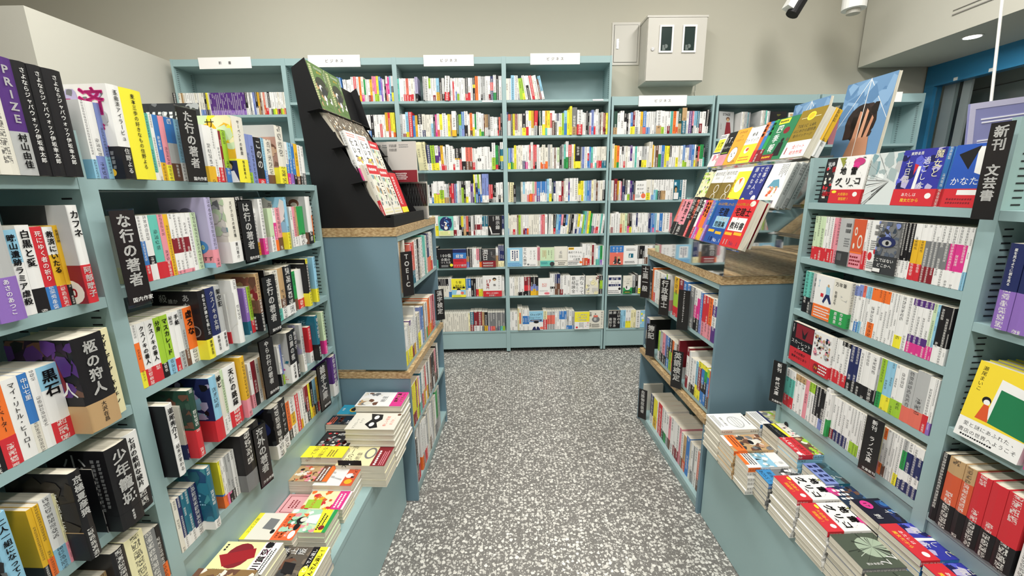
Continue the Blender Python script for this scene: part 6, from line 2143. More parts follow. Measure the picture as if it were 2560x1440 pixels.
# paper headers
def paper(u, zc, wd_, hh, txt, label, tilt=0):
    e = empty('shelf_sign', FB.m(u, .004, zc) @ Matrix.Rotation(tilt, 4, 'Y'), label, 'sign', 'paper signs along the wall bookcases')
    MB().box(-wd_ / 2, -.0012, -hh / 2, wd_ / 2, 0, hh / 2).obj('card', M_PAPER, e)
    if txt:
        A = Art(wd_, hh); A.t(.5, .5, .3, txt, 'k', .006, 1.5); po = A.mb.obj('lettering', M_PRINT, e)
        po.matrix_basis = Matrix.Translation((-wd_ / 2, -.0014, -hh / 2)) @ Matrix.Rotation(math.pi / 2, 4, 'X')
paper(-2.26, 2.553, .42, .085, '新　書', 'white paper sign reading shinsho on the first tall wall bay', -.01)
paper(-1.38, 2.56, .42, .09, 'ビジネス', 'white business sign behind the black display stand')
paper(-.45, 2.556, .41, .085, 'ビジネス', 'white business sign in the middle of the tall bays')
paper(.425, 2.561, .41, .085, 'ビジネス', 'white business sign above the half empty top shelf')
paper(1.34, 2.23, .41, .085, 'ビジネス', 'white business sign beneath the meter box')
paper(3.3, 2.24, .2, .08, '', 'plain white paper sign near the blue window frame')
for u_ in (-.14, .79): MB().box(-.045, -.0012, -.012, .045, 0, 0).obj('price_strip', M_PAPER, None, mw=FB.m(u_, .0015, 2.2487)); tag(bpy.context.scene.objects[-1], 'small white label strip on the top shelf edge, %s' % ('third wall bay' if u_ < 0 else 'fourth wall bay'), 'label')

# novel bookcase: two bays beside the aisle, double sided
TH = .022
nb = dict(zs=[1.54, 1.3105, 1.0745, .8396, .6216], top=1.538)
def gondola(fr, label, u0, u1, zs, top, depth, z0, grp, slot_right=True, slot_left=True, back_to=None, th=.022):
    e = empty('bookcase', fm(fr), label, 'bookcase', grp)
    for a in (u0, u1): bevel(fbox(fr, a - .009, a + .009, -depth, 0, 0, top if not isinstance(top, tuple) else top[0 if a == u0 else 1]).obj('side_panel', M_STEEL, e))
    fbox(fr, u0 + .009, u1 - .009, -depth, -depth + .006, 0, back_to or max(zs) - .023).obj('back_panel', M_BACK, e)
    for z in zs: bevel(fbox(fr, u0 + .0095, u1 - .0095, -depth + .007, -.0005 if z < max(zs) or back_to else -.0005, z - th, z).obj('shelf', M_STEEL, e))
    bevel(fbox(fr, u0 + .0095, u1 - .0095, -.02, -.008, .03, min(zs) - th - .0005).obj('fascia', M_STEEL, e))
    s = MB()
    for k in range(len(zs)):
        lo = zs[k + 1] + .012 if k + 1 < len(zs) else None
        if lo is None: break
        for ok, uu in ((slot_right, u1 - .0098), (slot_left, u0 + .0098)):
            if ok: slots(s, uu, (.02, .042), (depth - .06, depth - .04), lo, zs[k] - .03)
    if back_to:
        for ok, uu in ((slot_right, u1 - .0098), (slot_left, u0 + .0098)):
            if ok: slots(s, uu, (.02, .042), (depth - .06, depth - .04), max(zs) + .01, back_to - .02)
    so = s.obj('slot', M_DARK, e); so['kind'] = 'stuff'; return e
gondola(FL, 'blue-grey novel bookcase bay between the camera bay and the toeic island', .878, 1.785, nb['zs'], (1.5385, 1.5385), .25, 0, 'novel bookcases')
gondola(FL, 'blue-grey novel bookcase bay cut by the frame edge near the camera', -.05, .860, [1.541, 1.301, 1.056, .822, .6], (1.54, 1.63), .25, 0, 'novel bookcases')
# the far half of the double sided top, where the magazine stands
bevel(fbox(FL, -.05, 1.79, -.52, -.2515, 1.518, 1.5395).obj('back_to_back_top', M_STEEL, None, mw=fm(FL)))
tag(bpy.data.objects['back_to_back_top'], 'rear top board of the novel bookcase facing the next aisle', 'shelf'); bpy.data.objects['back_to_back_top'].name = 'rear_top_board'
for a in (-.05, .9, 1.78): fbox(FL, a - .009, a + .009, -.52, -.2515, 0, 1.5175).obj('side_panel', M_STEEL, bpy.data.objects['rear_top_board'])
# table in front of it
def table(fr, label, u0, u1, d1, z, joint, grp):
    e = empty('display_table', fm(fr), label, 'table', grp)
    bevel(fbox(fr, u0, u1, .0005, d1, z - .02, z).obj('table_top', M_STEEL, e), .002)
    us = [u0] + joint + [u1]
    for a, b in zip(us, us[1:]): bevel(fbox(fr, a + .0015, b - .0015, d1 - .02, d1 - .002, .004, z - .021).obj('front_panel', M_STEEL, e), .002)
    bevel(fbox(fr, u0, u1, .0005, .012, z + .0002, z + .03).obj('rear_ledge', M_STEEL, e), .002)
    return e
tb = table(FL, 'low blue-grey display table in front of the novel bookcase', -.2, 1.80, .268, .40, [.9], 'display tables')
MB().cyl((0, 0, 0), .011, 1, .001, 16).obj('cable_hole', M_DARK, tb).matrix_basis = Matrix.Translation((.915, .0055, .52))
tb2 = table(FRt, 'low blue-grey display table in front of the new-release bookcase', -1.695, .2, .19, .418, [-.94], 'display tables')
MB().cyl((0, 0, 0), .011, 1, .001, 16).obj('cable_hole', M_DARK, tb2).matrix_basis = Matrix.Translation((-1.49, .0055, .59))

# new-release bookcase
gondola(FRt, 'blue-grey new-release bay between the licence exam island and the camera side bay', -1.54, -.968, [1.447, 1.252, 1.056, .862, .668], (1.60, 1.59), .22, 0, 'new-release bookcases', back_to=1.60, slot_right=False)
gondola(FRt, 'blue-grey new-release bay cut by the frame edge near the camera', -.950, .0, [1.444, 1.187, .915, .665], (1.64, 1.64), .26, 0, 'new-release bookcases', back_to=1.64, slot_right=False)

# islands with wooden tops
def island(fr, label, u0, u1, zt, zu, shelves_up, shelves_lo, depth, ledge, near_is_low, grp):
    e = empty('island_shelf', fm(fr), label, 'shelf unit', grp)
    for k_, a in enumerate((u0, u1)):
        s = 1 if a == u0 else -1
        near = (a == u0) == near_is_low
        bevel(fbox(fr, min(a, a + s * .018), max(a, a + s * .018), -depth, 0, zu + .012, zt - .0375).obj('end_panel', M_END, e), .002)
        bevel(fbox(fr, min(a, a + s * .018), max(a, a + s * .018), -depth, ledge, 0, zu - .0305).obj('lower_end_panel', M_END, e), .002)
    bevel(fbox(fr, u0 - .004, u1 + .004, -depth - .004, .004, zt - .037, zt).obj('counter_top', M_WOOD, e), .003, )
    bevel(fbox(fr, u0 - .004, u1 + .004, -depth - .004, ledge + .006, zu - .03, zu).obj('wood_ledge', M_WOOD, e), .003)
    fbox(fr, u0 + .018, u1 - .018, -depth * .55, -depth * .55 + .006, .06, zt - .04).obj('divider_panel', M_BACK, e)
    bevel(fbox(fr, u0 + .0185, u1 - .0185, -depth + .01, -.001, zt - .062, zt - .0375).obj('top_rail', M_STEEL, e))
    for z in shelves_up: bevel(fbox(fr, u0 + .0185, u1 - .0185, -depth * .545, -.001, z - .02, z).obj('shelf', M_STEEL, e))
    for z in shelves_lo: bevel(fbox(fr, u0 + .0185, u1 - .0185, -depth * .545, ledge - .001, z - .02, z).obj('shelf', M_STEEL, e))
    fbox(fr, u0 + .019, u1 - .019, ledge - .03, ledge - .012, 0.0, min(shelves_lo) - .0205).obj('kick_panel', M_STEEL, e)
    return e
island(FLI, 'blue-grey wood-topped island of toeic books under the black display stand', 1.815, 2.575, 1.358, .692, [1.062, .712], [.392, .078], .36, .012, True, 'wood-topped islands')
island(FRI, 'blue-grey wood-topped island of licence exam books under the clear rack', -2.575, -1.70, 1.148, .50, [.845, .53], [.07], .42, .012, False, 'wood-topped islands')

# ---------------------------------------------------------------- black author signs on clear plates
def sign(fr, u, d, z, w, h, txt, sub, label, yaw=0, tilt=0, col='w', holder=True):
    e = empty('section_sign', fr.m(u, d, z) @ Matrix.Rotation(yaw, 4, 'Z') @ Matrix.Rotation(tilt, 4, 'X'), label, 'sign', 'black section signs on the shelves')
    bevel(MB().box(-w / 2, 0, 0, w / 2, .0015, h).obj('board', M_SIGNB, e), .0005)
    A = Art(w, h); n = len(txt); sz = min(w * .76 / h, .82 / (n * 1.1)); A.v(.5, .97, sz, txt, col, .03 if sz * h > .02 else .015, 1.05)
    if sub: A.t(.62, .05, .055, sub, col, .012)
    po = A.mb.obj('lettering', M_PRINT, e); po.matrix_basis = Matrix.Translation((-w / 2, -.0001, 0)) @ Matrix.Rotation(math.pi / 2, 4, 'X')
    if holder: MB().box(-w / 2 - .002, .0018, -.006, w / 2 + .002, .0032, h + .003).obj('clear_sleeve', M_ACR, e)
sign(FL, 1.122, .030, 1.537, .056, .178, 'た行の著者', '国内作家', 'black ta row author sign on the topmost novel shelf', -.1)
sign(FL, .868 + .028, .030, 1.275, .050, .2, 'な行の著者', '国内作家', 'black na row author sign hanging beside the near upright', -.1)
sign(FL, 1.288, .030, 1.306, .056, .18, 'は行の著者', '国内作家', 'black ha row author sign on the second novel shelf', -.1)
sign(FL, 1.345, .030, 1.055, .060, .19, 'ま行の著者', '国内作家', 'black ma row author sign on the third novel shelf', -.1)
sign(FL, 1.285, .030, .86, .060, .19, 'やらわ行の著者', '国内作家', 'black ya-ra-wa row author sign on the fourth novel shelf', -.1)
sign(FL, 1.185, .034, .60, .050, .2, '海外の著者', '海外作家', 'black overseas author sign on the lowest novel shelf', -.15)
sign(FL, 1.598, .034, .64, .070, .19, '雑学文庫', '雑学文庫', 'black trivia paperback sign on the lowest novel shelf', -.1)
sign(FLI, 1.845, .03, 1.05, .055, .2, 'TOEIC', '', 'black toeic sign on the wood-topped island', -.75)
sign(FLI, 2.46, .03, .745, .055, .19, '漢字検定', '', 'black kanji exam sign at the far end of the toeic island', -.95)
sign(FRt, -1.10, .028, .668, .05, .175, '新刊　ラノベ文庫', '文庫新刊', 'black new light novel sign on the lowest new-release shelf', .15)
sign(FRt, -1.515, .034, .672, .05, .172, '新刊　時代文庫', '文庫新刊', 'black new period novel sign beside the slate end panel', .4)
sign(FRt, -.945, .034, 1.425, .042, .205, '新刊　文芸書', '', 'black new literature sign on the topmost new-release shelf', .1, holder=False)
for u_, z_, t_, l_ in ((-2.21, .83, '行政書士', 'black gyosei-shoshi exam sign on the licence exam island'), (-1.97, .825, 'ファイナンシャルプランナーFP', 'black financial planner sign on the licence exam island'),
                       (-2.37, .525, '簿記', 'black bookkeeping sign on the licence exam island'), (-1.99, .505, '英語検定', 'black english exam sign on the licence exam island'), (-2.44, .07, '危険物取扱者', 'black hazardous materials sign at floor level on the licence exam island'),
                       (-2.52, .85, '士業一般', 'narrow black sign at the far upright of the licence exam island')):
    sign(FRI, u_, .03, z_, .055, .2, t_, '', l_, .75)

# ---------------------------------------------------------------- books lying in piles on the tables
def pile(fr, key, u, d, zt, z0, du, dd, thick, code, nm, label, grp, hard=False, yaw=0, bandc=None):
    n = max(1, round((zt - z0) / thick)); thick = (zt - z0) / n
    rn = random.Random(sum(map(ord, key)) + int(u * 100))
    for k in range(n):
        z = z0 + k * thick; top = k == n - 1
        jx, jy, ja = (0, 0, yaw) if top else (rn.uniform(-.003, .003), rn.uniform(-.003, .003), yaw + rn.uniform(-.02, .02))
        # the book's own axes in the frame: thickness -> down, height -> into the shelf, spine -> right
        M0 = Matrix(((0, -1, 0, 0), (0, 0, 1, 0), (-1, 0, 0, 0), (0, 0, 0, 1)))
        mw = fr.m(u + jx, d + jy, z + thick - .0002) @ Matrix.Rotation(ja, 4, 'Z') @ Matrix.Translation((du / 2, -dd / 2, 0)) @ M0
        o = build_book(nm, mw, thick - .0006, dd, du, code if k >= n - 1 else parse(code)[0][0], hard, '', art=key if top else None)
        place = 'topmost' if top else (ordw(n - k) + ' down')
        tag(o, label if top else '%s under the %s' % (place, label), 'book', grp)
GL_, GR_ = 'piled paperbacks on the table by the novel bookcase', 'piled paperbacks on the table by the new-release bookcase'
for a in (
 ('akatsuki', 1.745, .215, .60, .13, .205, .026, 'wP26', 'novel', 'white novel with clouds and magenta band against the island', True),
 ('mask', 1.61, .225, .57, .13, .205, .026, 'W', 'novel', 'cream novel with a black masquerade mask', True),
 ('taiga', 1.483, .228, .492, .122, .19, .03, 'iR30', 'novel', 'pale yellow novel with maroon band behind the black bookend', False),
 ('natsu', 1.378, .16, .475, .094, .143, .018, 'wO30', 'pocket_paperback', 'white line-drawn paperback with red summer band', False),
 ('tsugumi', 1.283, .165, .455, .09, .148, .015, 'iP30', 'pocket_paperback', 'orange leaf-patterned paperback with lime title box', False),
 ('midori', 1.155, .17, .485, .096, .15, .017, 'Lye', 'pocket_paperback', 'mint green paperback with a dark haired figure', False),
 ('donden', 1.005, .21, .475, .118, .145, .018, 'Gy20', 'pocket_paperback', 'grey paperback with a dark house and yellow band', False),
 ('aoi', 1.757, .075, .54, .084, .13, .018, 'T', 'pocket_paperback', 'teal paperback with a golden oval against the island', False),
 ('shibi', 1.675, .065, .535, .074, .14, .022, 'k', 'novel', 'black paperback with orange lettering over the horror book', False),
 ('horror', 1.575, .072, .505, .118, .138, .03, 'k', 'novel', 'black horror paperback with red and grey collage', False),
 ('yello', 1.474, .072, .515, .074, .165, .03, 'y', 'novel', 'bright yellow novel with dark boards', True),
 ('brownband', 1.39, .06, .48, .09, .15, .018, 'No14', 'pocket_paperback', 'brown flower-patterned paperback with orange band', False),
 ('pinkf', 1.29, .065, .43, .1, .14, .015, 'pw35', 'pocket_paperback', 'dusty pink paperback with white band', False),
 ('konbini', 1.13, .075, .485, .108, .165, .018, 'Wo42', 'pocket_paperback', 'white paperback with a wide orange band and ovals', False),
 ('akuta', .975, .085, .525, .104, .165, .017, 'iw30', 'pocket_paperback', 'pale yellow paperback with a red cloth shape', False),
 ('brownm', .868, .085, .545, .1, .16, .018, 'n', 'pocket_paperback', 'brown patterned paperback at the bottom edge', False),
):
    key, u, d, zt, du, dd, tk, code, nm, lab, hd_ = a
    pile(FL, key, u, d, zt, .4004, du, dd, tk, code, nm, lab, GL_, hd_)
for a in (
 ('shiro1', -1.575, .165, .56, .125, .15, .018, 'W', 'pocket_paperback', 'white thick paperback with grey circle at the island end'),
 ('onna', -1.455, .17, .54, .105, .152, .018, 'No34', 'pocket_paperback', 'tan paperback with orange band and curled figure'),
 ('hato', -1.362, .165, .53, .086, .148, .018, 'wo30', 'pocket_paperback', 'white paperback with blue sky strip'),
 ('boss', -1.282, .14, .52, .078, .146, .018, 'Gb36', 'pocket_paperback', 'grey paperback with bright blue band'),
 ('jirai', -1.176, .127, .56, .116, .162, .018, 'wr30', 'pocket_paperback', 'white paperback with purple shape and red band, farther of two alike'),
 ('jirai', -1.056, .125, .555, .112, .158, .018, 'wr30', 'pocket_paperback', 'white paperback with purple shape and red band, nearer of two alike'),
 ('seven', -.942, .12, .55, .112, .16, .018, 'G', 'pocket_paperback', 'dark green-grey paperback with three white sevens, farther of two'),
 ('seven', -.825, .12, .545, .112, .16, .018, 'G', 'pocket_paperback', 'dark green-grey paperback with three white sevens, nearer of two'),
 ('landsc', -1.57, .004, .575, .104, .148, .018, 'wb15', 'pocket_paperback', 'white and olive paperback beside the slate end panel'),
 ('whblk', -1.46, .0, .585, .096, .152, .018, 'Wk33', 'pocket_paperback', 'white paperback with slanted black and yellow band'),
 ('redgreen', -1.35, .002, .59, .11, .16, .018, 'cr33', 'pocket_paperback', 'pale blue paperback with wide red band'),
 ('fps', -1.232, .0, .565, .108, .145, .018, 'Tu30', 'pocket_paperback', 'grey-teal paperback with lilac band'),
 ('night', -1.128, .004, .56, .09, .14, .018, 'B', 'pocket_paperback', 'dark navy paperback with rows of white print'),
 ('yomo', -1.032, .0, .59, .1, .155, .018, 'k', 'pocket_paperback', 'black and blue paperback with a pink seventeen badge'),
 ('majo', -.915, .008, .60, .118, .16, .018, 'br30', 'pocket_paperback', 'blue paperback with red band, farther of two alike'),
 ('majo', -.793, .008, .595, .118, .16, .018, 'br30', 'pocket_paperback', 'blue paperback with red band, nearer of two alike'),
):
    key, u, d, zt, du, dd, tk, code, nm, lab = a
    pile(FRt, key, u, d, zt, .4184, du, dd, tk, code, 'new_paperback', lab, GR_)
# black bookend on the pile
be = empty('bookend', FL.m(1.425, .19, .4775), 'black metal bookend leaning on the pale yellow novel', 'bookend')
bevel(MB().box(-.002, -.045, 0, 0, .045, .035).obj('plate', M_BLACK, be), .004); MB().cyl((-.0026, 0, .02), .003, 0, .0006, 10).obj('rivet', M_CHROME, be)

# ---------------------------------------------------------------- face-out new releases on the topmost shelf, leaning back
LTR = {'takken1', 'takken2', 'gold', 'dog', 'itpass', 'itblack', 'hair', 'benkyo', 'zettai', 'sumaho', 'manual', 'redbk', 'starm', 'moon', 'cafe', 'timeless', 'bagback', 'bagdark'}
def faceout(fr, key, u0, w, h, d, z, tilt, th, code, nm, label, grp, yaw=0, hard=False):
    """front cover outwards, u0 its side away from the spine, leaning back by tilt"""
    M0 = Matrix(((0, -1, 0, 0), (1, 0, 0, 0), (0, 0, 1, 0), (0, 0, 0, 1)))
    mw = fr.m(u0, d, z) @ Matrix.Rotation(yaw, 4, 'Z') @ Matrix.Rotation(-tilt, 4, 'X') @ (Matrix.Translation((w, 0, 0)) @ M0 if key not in LTR else Matrix.Translation((0, th, 0)) @ Matrix(((0, 1, 0, 0), (-1, 0, 0, 0), (0, 0, 1, 0), (0, 0, 0, 1))))
    o = build_book(nm, mw, th, h, w, code, hard, '', art=key, ltr=key in LTR, marks=nm != 'magazine')
    return tag(o, label, 'book', grp)
G1 = 'new releases facing out on the topmost shelf'
for k, (key, u0, w, lab, code) in enumerate((
    ('horror', -1.517, .105, 'crimson and black cover peeping out beside the far upright', 'kr30'),
    ('jirai', -1.446, .125, 'white cover with purple shape standing face out on the topmost shelf', 'wr30'),
    ('splash', -1.312, .1, 'silver cover with dark shards standing face out', 'g'),
    ('majo', -1.214, .118, 'blue cover with gold lettering standing face out', 'br30'),
    ('kanata', -1.076, .1, 'blue and white cover standing face out by the black sign', 'br30'))):
    for j in range(2 if k in (1, 3) else 1):
        faceout(FRt, key, u0 + .0 * j, w, .148, -.004 - .017 * j + (-.02 if k == 0 else 0), 1.4475, .1, .016, code, 'new_paperback', lab if j == 0 else 'second copy behind the ' + lab, G1)
tag(build_book('new_paperback', FRt.m(-.990, .004, 1.4475), .01, .15, .105, 'iY30', False, ''), 'cream spined paperback with mustard band next to the black sign', 'book', G1)

# near bay of the new releases
G2 = 'books in the near new-release bay'
def std(fr, items, z, d, grp, nm='novel'):
    for u, w, h, bd, code, title, lab in items:
        tag(build_book(nm, fr.m(u, d, z + .0004), w, h, bd, code, nm == 'novel', title), lab, 'book', grp)
std(FRt, [(-.900, .03, .19, .13, 'Bv46', '星を見るように君を見る', 'navy novel with violet band, farther of two alike'), (-.868, .032, .19, .13, 'Bv46', '星を見るように君を見る', 'navy novel with violet band, nearer of two alike'),
          (-.80, .02, .188, .13, 'W', '', 'cream novel beside the navy novels, second shelf'), (-.779, .018, .188, .13, 'iW40', '', 'pale yellow novel beside the navy novels, second shelf'), (-.76, .02, .188, .13, 'wi40', '', 'white novel with pale yellow foot near the frame edge'),
          (-.739, .02, .188, .13, 'w', '', 'white novel at the frame edge, second shelf')], 1.187, .01, G2)
faceout(FRt, 'greendoor', -.915, .128, .188, .015, .9155, .14, .02, 'yw26', 'novel', 'yellow cover with a green door and small girl, topmost copy', G2)
for j in range(4): faceout(FRt, None, -.915, .128, .188, .015 - .021 * (j + 1), .9155, .14, .02, 'yw26', 'novel', 'yellow green-door novel, %s copy behind the first' % ordw(j + 1), G2)
std(FRt, [(-.775, .022, .188, .13, 'kP62', '', 'black and magenta novel beside the green door cover'), (-.752, .022, .188, .13, 'kP62', '', 'black and magenta novel close to the frame edge'), (-.729, .02, .188, .13, 'w', '', 'white novel near the frame edge, third shelf')], .915, .02, G2)
std(FRt, [(-.925, .016, .19, .13, 'k', '', 'black novel beside the upright on the lowest near shelf'), (-.908, .034, .19, .13, 'NO78k36', '', 'tan and rust novel with black band, farther of two'), (-.873, .024, .19, .13, 'NO78k36', '', 'tan and rust novel with black band, nearer of two'),
          (-.848, .03, .188, .13, 'rk36', '', 'bright red novel with black foot, first of three'), (-.817, .03, .188, .13, 'rk36', '', 'bright red novel with black foot, second of three'), (-.786, .036, .188, .13, 'rk36', '', 'bright red novel with black foot, third of three'),
          (-.742, .02, .188, .13, 'w', '', 'white novel on the lowest near shelf'), (-.721, .02, .188, .13, 'p', '', 'pink novel on the lowest near shelf'), (-.70, .02, .188, .13, 'yk50', '', 'yellow and black novel on the lowest near shelf')], .665, .018, G2)
tag(build_book('novel', FRt.m(-.80, .0, 1.4445), .02, .18, .13, 'Ny25', False), 'grey-tan novel at the frame edge, topmost near shelf', 'book', G2)

# ---------------------------------------------------------------- clear rack of certification books on the licence exam island
RK = FRt
rk = empty('display_rack', fm(FRt), 'clear acrylic tiered rack of exam books on the wooden counter', 'display rack')
def plate(d0, z0, d1, z1, u0, u1, t=.004):
    """a sloping sheet between two (d, z) points"""
    v = Vector((d1 - d0, z1 - z0)).normalized(); nrm = Vector((-v.y, v.x)) * t
    return MB().prism([(-d0, z0), (-d1, z1), (-(d1 + nrm.x), z1 + nrm.y), (-(d0 + nrm.x), z0 + nrm.y)], 0, u0, u1)
UA, UB = -2.46, -1.69
tiers = [(.135, 1.256, .066, 1.452), (.012, 1.42, -.06, 1.604), (-.074, 1.618, -.15, 1.80)]
for (d0, z0_, d1, z1_) in tiers:
    plate(d0 - .04, z0_ + .002, d1 - .04, z1_, UA, UB).obj('back_sheet', M_ACR, rk)
    plate(d0 + .006, z0_ - .004, d0 - .045, z0_ - .016, UA, UB).obj('rest_sheet', M_ACR, rk)
plate(.195, 1.1485, .195, 1.27, UA, UB).obj('front_sheet', M_ACR, rk)
plate(-.19, 1.1485, -.19, 1.62, UA, UB).obj('rear_sheet', M_ACR, rk)
for u_ in (UA, UB): MB().prism([(-.195, 1.1485), (.19, 1.1485), (.19, 1.62), (.03, 1.60), (-.02, 1.40), (-.14, 1.24), (-.195, 1.24)], 0, u_ - .002, u_ + .002).obj('end_sheet', M_ACR, rk)
G3 = 'exam books on the clear rack'
def tierbook(i, key, u, w, h, th, code, lab, off=0, title='', spine=False, nm='workbook'):
    d0, z0_, d1, z1_ = tiers[i]; tilt = math.atan2(d0 - d1, z1_ - z0_)
    if spine:
        mw = RK.m(u, d0 - off, z0_ + .001) @ Matrix.Rotation(-tilt, 4, 'X')
        o = build_book(nm, mw, w, h, .03 + 0 * th, code, False, title); return tag(o, lab, 'book', G3)
    return faceout(RK, key, u, w, h, d0 - off, z0_ + .001, tilt, th, code, nm, lab, G3)
tierbook(0, 'takken2', -1.862, .15, .208, .034, 'r', 'red exam textbook with black lettering at the near end')
tierbook(0, 'takken1', -2.01, .148, .205, .03, 'b', 'blue exam workbook overlapping the red textbook', -.0)
x = -2.03
for w, code, title, lab in ((.022, 'bv40', '宅建問題集', 'blue exam book beside the blue workbook'), (.022, 'vY30', '宅建士', 'violet exam book on the clear rack'), (.024, 'oY30', '宅建業法', 'orange and yellow exam book, nearer'), (.022, 'oP30', '権利関係', 'orange and magenta exam book'),
                            (.022, 'Pv30', '宅建教科', 'magenta exam book on the clear rack'), (.022, 'wr30', '宅建士', 'white exam book with red foot next to the black divider'), (.044, 'k', '宅建士', 'black real estate exam divider on the clear rack'),
                            (.026, 'sr30', '社労士問題', 'salmon exam book between the black dividers'), (.046, 'k', '社労士', 'black labour consultant divider on the clear rack'), (.07, 'pk30', '社労士', 'wide pink exam book on the clear rack'),
                            (.024, 'pk35', '社労士', 'pink exam book, nearer slim one'), (.024, 'pk35', '', 'pink exam book, farther slim one'), (.02, 'sk35', '', 'salmon exam book at the far end')):
    x -= w + .0006
    tierbook(0, None, x, w, .2 if code != 'k' else .215, .03, code, lab, 0, title, True)
tierbook(1, 'umbrella', -1.835, .135, .19, .022, 'w', 'white cover with a blue umbrella, front copy')
for j in range(2): tierbook(1, None, -1.835, .135, .19, .022, 'w', 'white umbrella cover book, %s copy behind' % ordw(j + 1), .025 * (j + 1))
tierbook(1, 'shigoto', -1.975, .128, .188, .02, 'B', 'navy cover with white lettering in columns')
tierbook(1, 'benkyo', -2.095, .118, .186, .02, 'y', 'yellow cover with a white circle')
tierbook(1, 'zettai', -2.2, .118, .186, .022, 'w', 'white and olive job guide with year, nearer of two')
tierbook(1, 'zettai', -2.31, .118, .186, .022, 'w', 'white and olive job guide with year, farther of two')
tierbook(1, 'itsusin', -2.425, .112, .18, .02, 'L', 'pale green patterned cover at the far end of the clear rack')
tierbook(2, 'gold', -1.835, .14, .2, .03, 'Yw34', 'golden olive language test package, front copy')
tierbook(2, None, -1.835, .14, .19, .03, 'Yw34', 'golden language test package, copy behind', .033)
tierbook(2, 'shikiho', -1.975, .138, .19, .025, 'e', 'green cover with white characters and men in suits')
x = -1.979
for code, lab in (('eR30', 'green spined yearbook beside the green cover'), ('bR30', 'blue spined yearbook on the clear rack'), ('or30', 'orange spined yearbook on the clear rack')):
    x -= .0275; tierbook(2, None, x, .026, .19, .03, code, lab, 0, '四季報', True)
tierbook(2, 'yurusu', -2.175, .115, .18, .02, 'w', 'white and yellow self-help cover with a small bird')
tierbook(2, 'dog', -2.295, .118, .188, .02, 'Y', 'orange cover with a white dog face')
tierbook(2, 'itblack', -2.375, .078, .182, .02, 'k', 'black computing exam cover with pink foot')
tierbook(2, 'itpass', -2.455, .078, .182, .02, 'wy', 'white computing exam cover with yellow box', -.004)
# bagged photo magazines behind it
G4 = 'string-tied photo magazines behind the clear rack'
for k, (u_, w_, d_, z_, hh, lab) in enumerate(((-1.80, .22, -.262, 1.61, .285, 'string-tied magazine with dark hair and hand cover, nearer of two'), (-2.10, .22, -.262, 1.61, .265, 'string-tied magazine with dark hair and hand cover, farther of two'))):
    mg = faceout(RK, 'hair', u_, w_, hh, d_, z_, .12, .012, 'g', 'magazine', lab, G4)
    s = MB(); X_ = .0125; s.box(X_, w_ * .5, 0, X_ + .0016, w_ * .5 + .0022, hh)
    for a_, b_ in ((0, .4), (1, .45)): s.quad([(X_ + .0004, w_ * a_, hh * b_), (X_ + .0004, w_ * a_, hh * (b_ + .01)), (X_ + .0004, w_ * .5, hh), (X_ + .0004, w_ * .5, hh * .985)])
    s.obj('string', M_WHITE, mg)
sh = MB(); tag(fbox(FRt, -2.3, -1.6, -.36, -.225, 1.585, 1.605).obj('rear_display_shelf', M_STEEL, None, mw=fm(FRt)), 'blue-grey shelf top behind the clear rack carrying magazines', 'shelf')
for u_ in (-2.29, -1.61): fbox(FRt, u_ - .009, u_ + .009, -.36, -.225, 0, 1.5845).obj('side_panel', M_STEEL, bpy.data.objects['rear_display_shelf'])
mg = faceout(FB, 'hair', 2.6, .24, .2, .45, 1.62, .1, .02, 'g', 'magazine', 'greyish magazine with dark hair standing before the last wall bay', G4)
tag(fbox(FB, 2.5, 2.95, .36, .52, 1.6, 1.619).obj('display_stand', M_STEEL, None, mw=fm(FB)), 'small stand holding the greyish magazine before the last wall bay', 'stand')
fbox(FB, 2.7, 2.72, .43, .45, 0, 1.5995).obj('post', M_STEEL, bpy.data.objects['display_stand'])

# magazines in the sixth wall bay
G5 = 'magazines in the low wall bay'
faceout(FB, 'starm', 1.86, .17, .23, -.03, 1.921, .06, .012, 'g', 'magazine', 'grey magazine with a woman in red on the wall shelf', G5, .35)
for k, (u_, code, hh) in enumerate(((2.03, 'w', .215), (2.043, 'W', .215), (2.056, 'g', .215), (2.07, 'g', .215), (2.083, 'S', .21), (2.096, 'G', .21), (2.2, 'w', .225), (2.213, 'W', .225), (2.226, 'g', .225), (2.239, 't', .225), (2.252, 'w', .22), (2.265, 'g', .22))):
    tag(build_book('magazine', FB.m(u_, .0, 1.9205), .012, hh, .18, code), '%s magazine spine, %s in the row beside the woman in red' % (CNAME[code], ordw(k + 1)), 'magazine', G5)
faceout(FB, 'moon', 2.29, .15, .22, -.02, 1.921, .06, .012, 'k', 'magazine', 'black magazine with a grey moon shape', G5)
faceout(FB, 'cafe', 2.46, .16, .21, -.02, 1.921, .06, .012, 'W', 'magazine', 'cream magazine with food pictures', G5)
for k, (u_, code) in enumerate(((2.8, 'p'), (2.83, 'W'), (2.86, 'G'), (2.90, 'k'), (2.94, 'G'), (2.98, 'd'))):
    tag(build_book('magazine', FB.m(u_ + .15, .0, 1.8605), .026, .22, .18, code if code != 'd' else 'G'), '%s magazine spine, %s in the last wall bay' % (CNAME.get(code, 'dark grey'), ordw(k + 1)), 'magazine', G5)

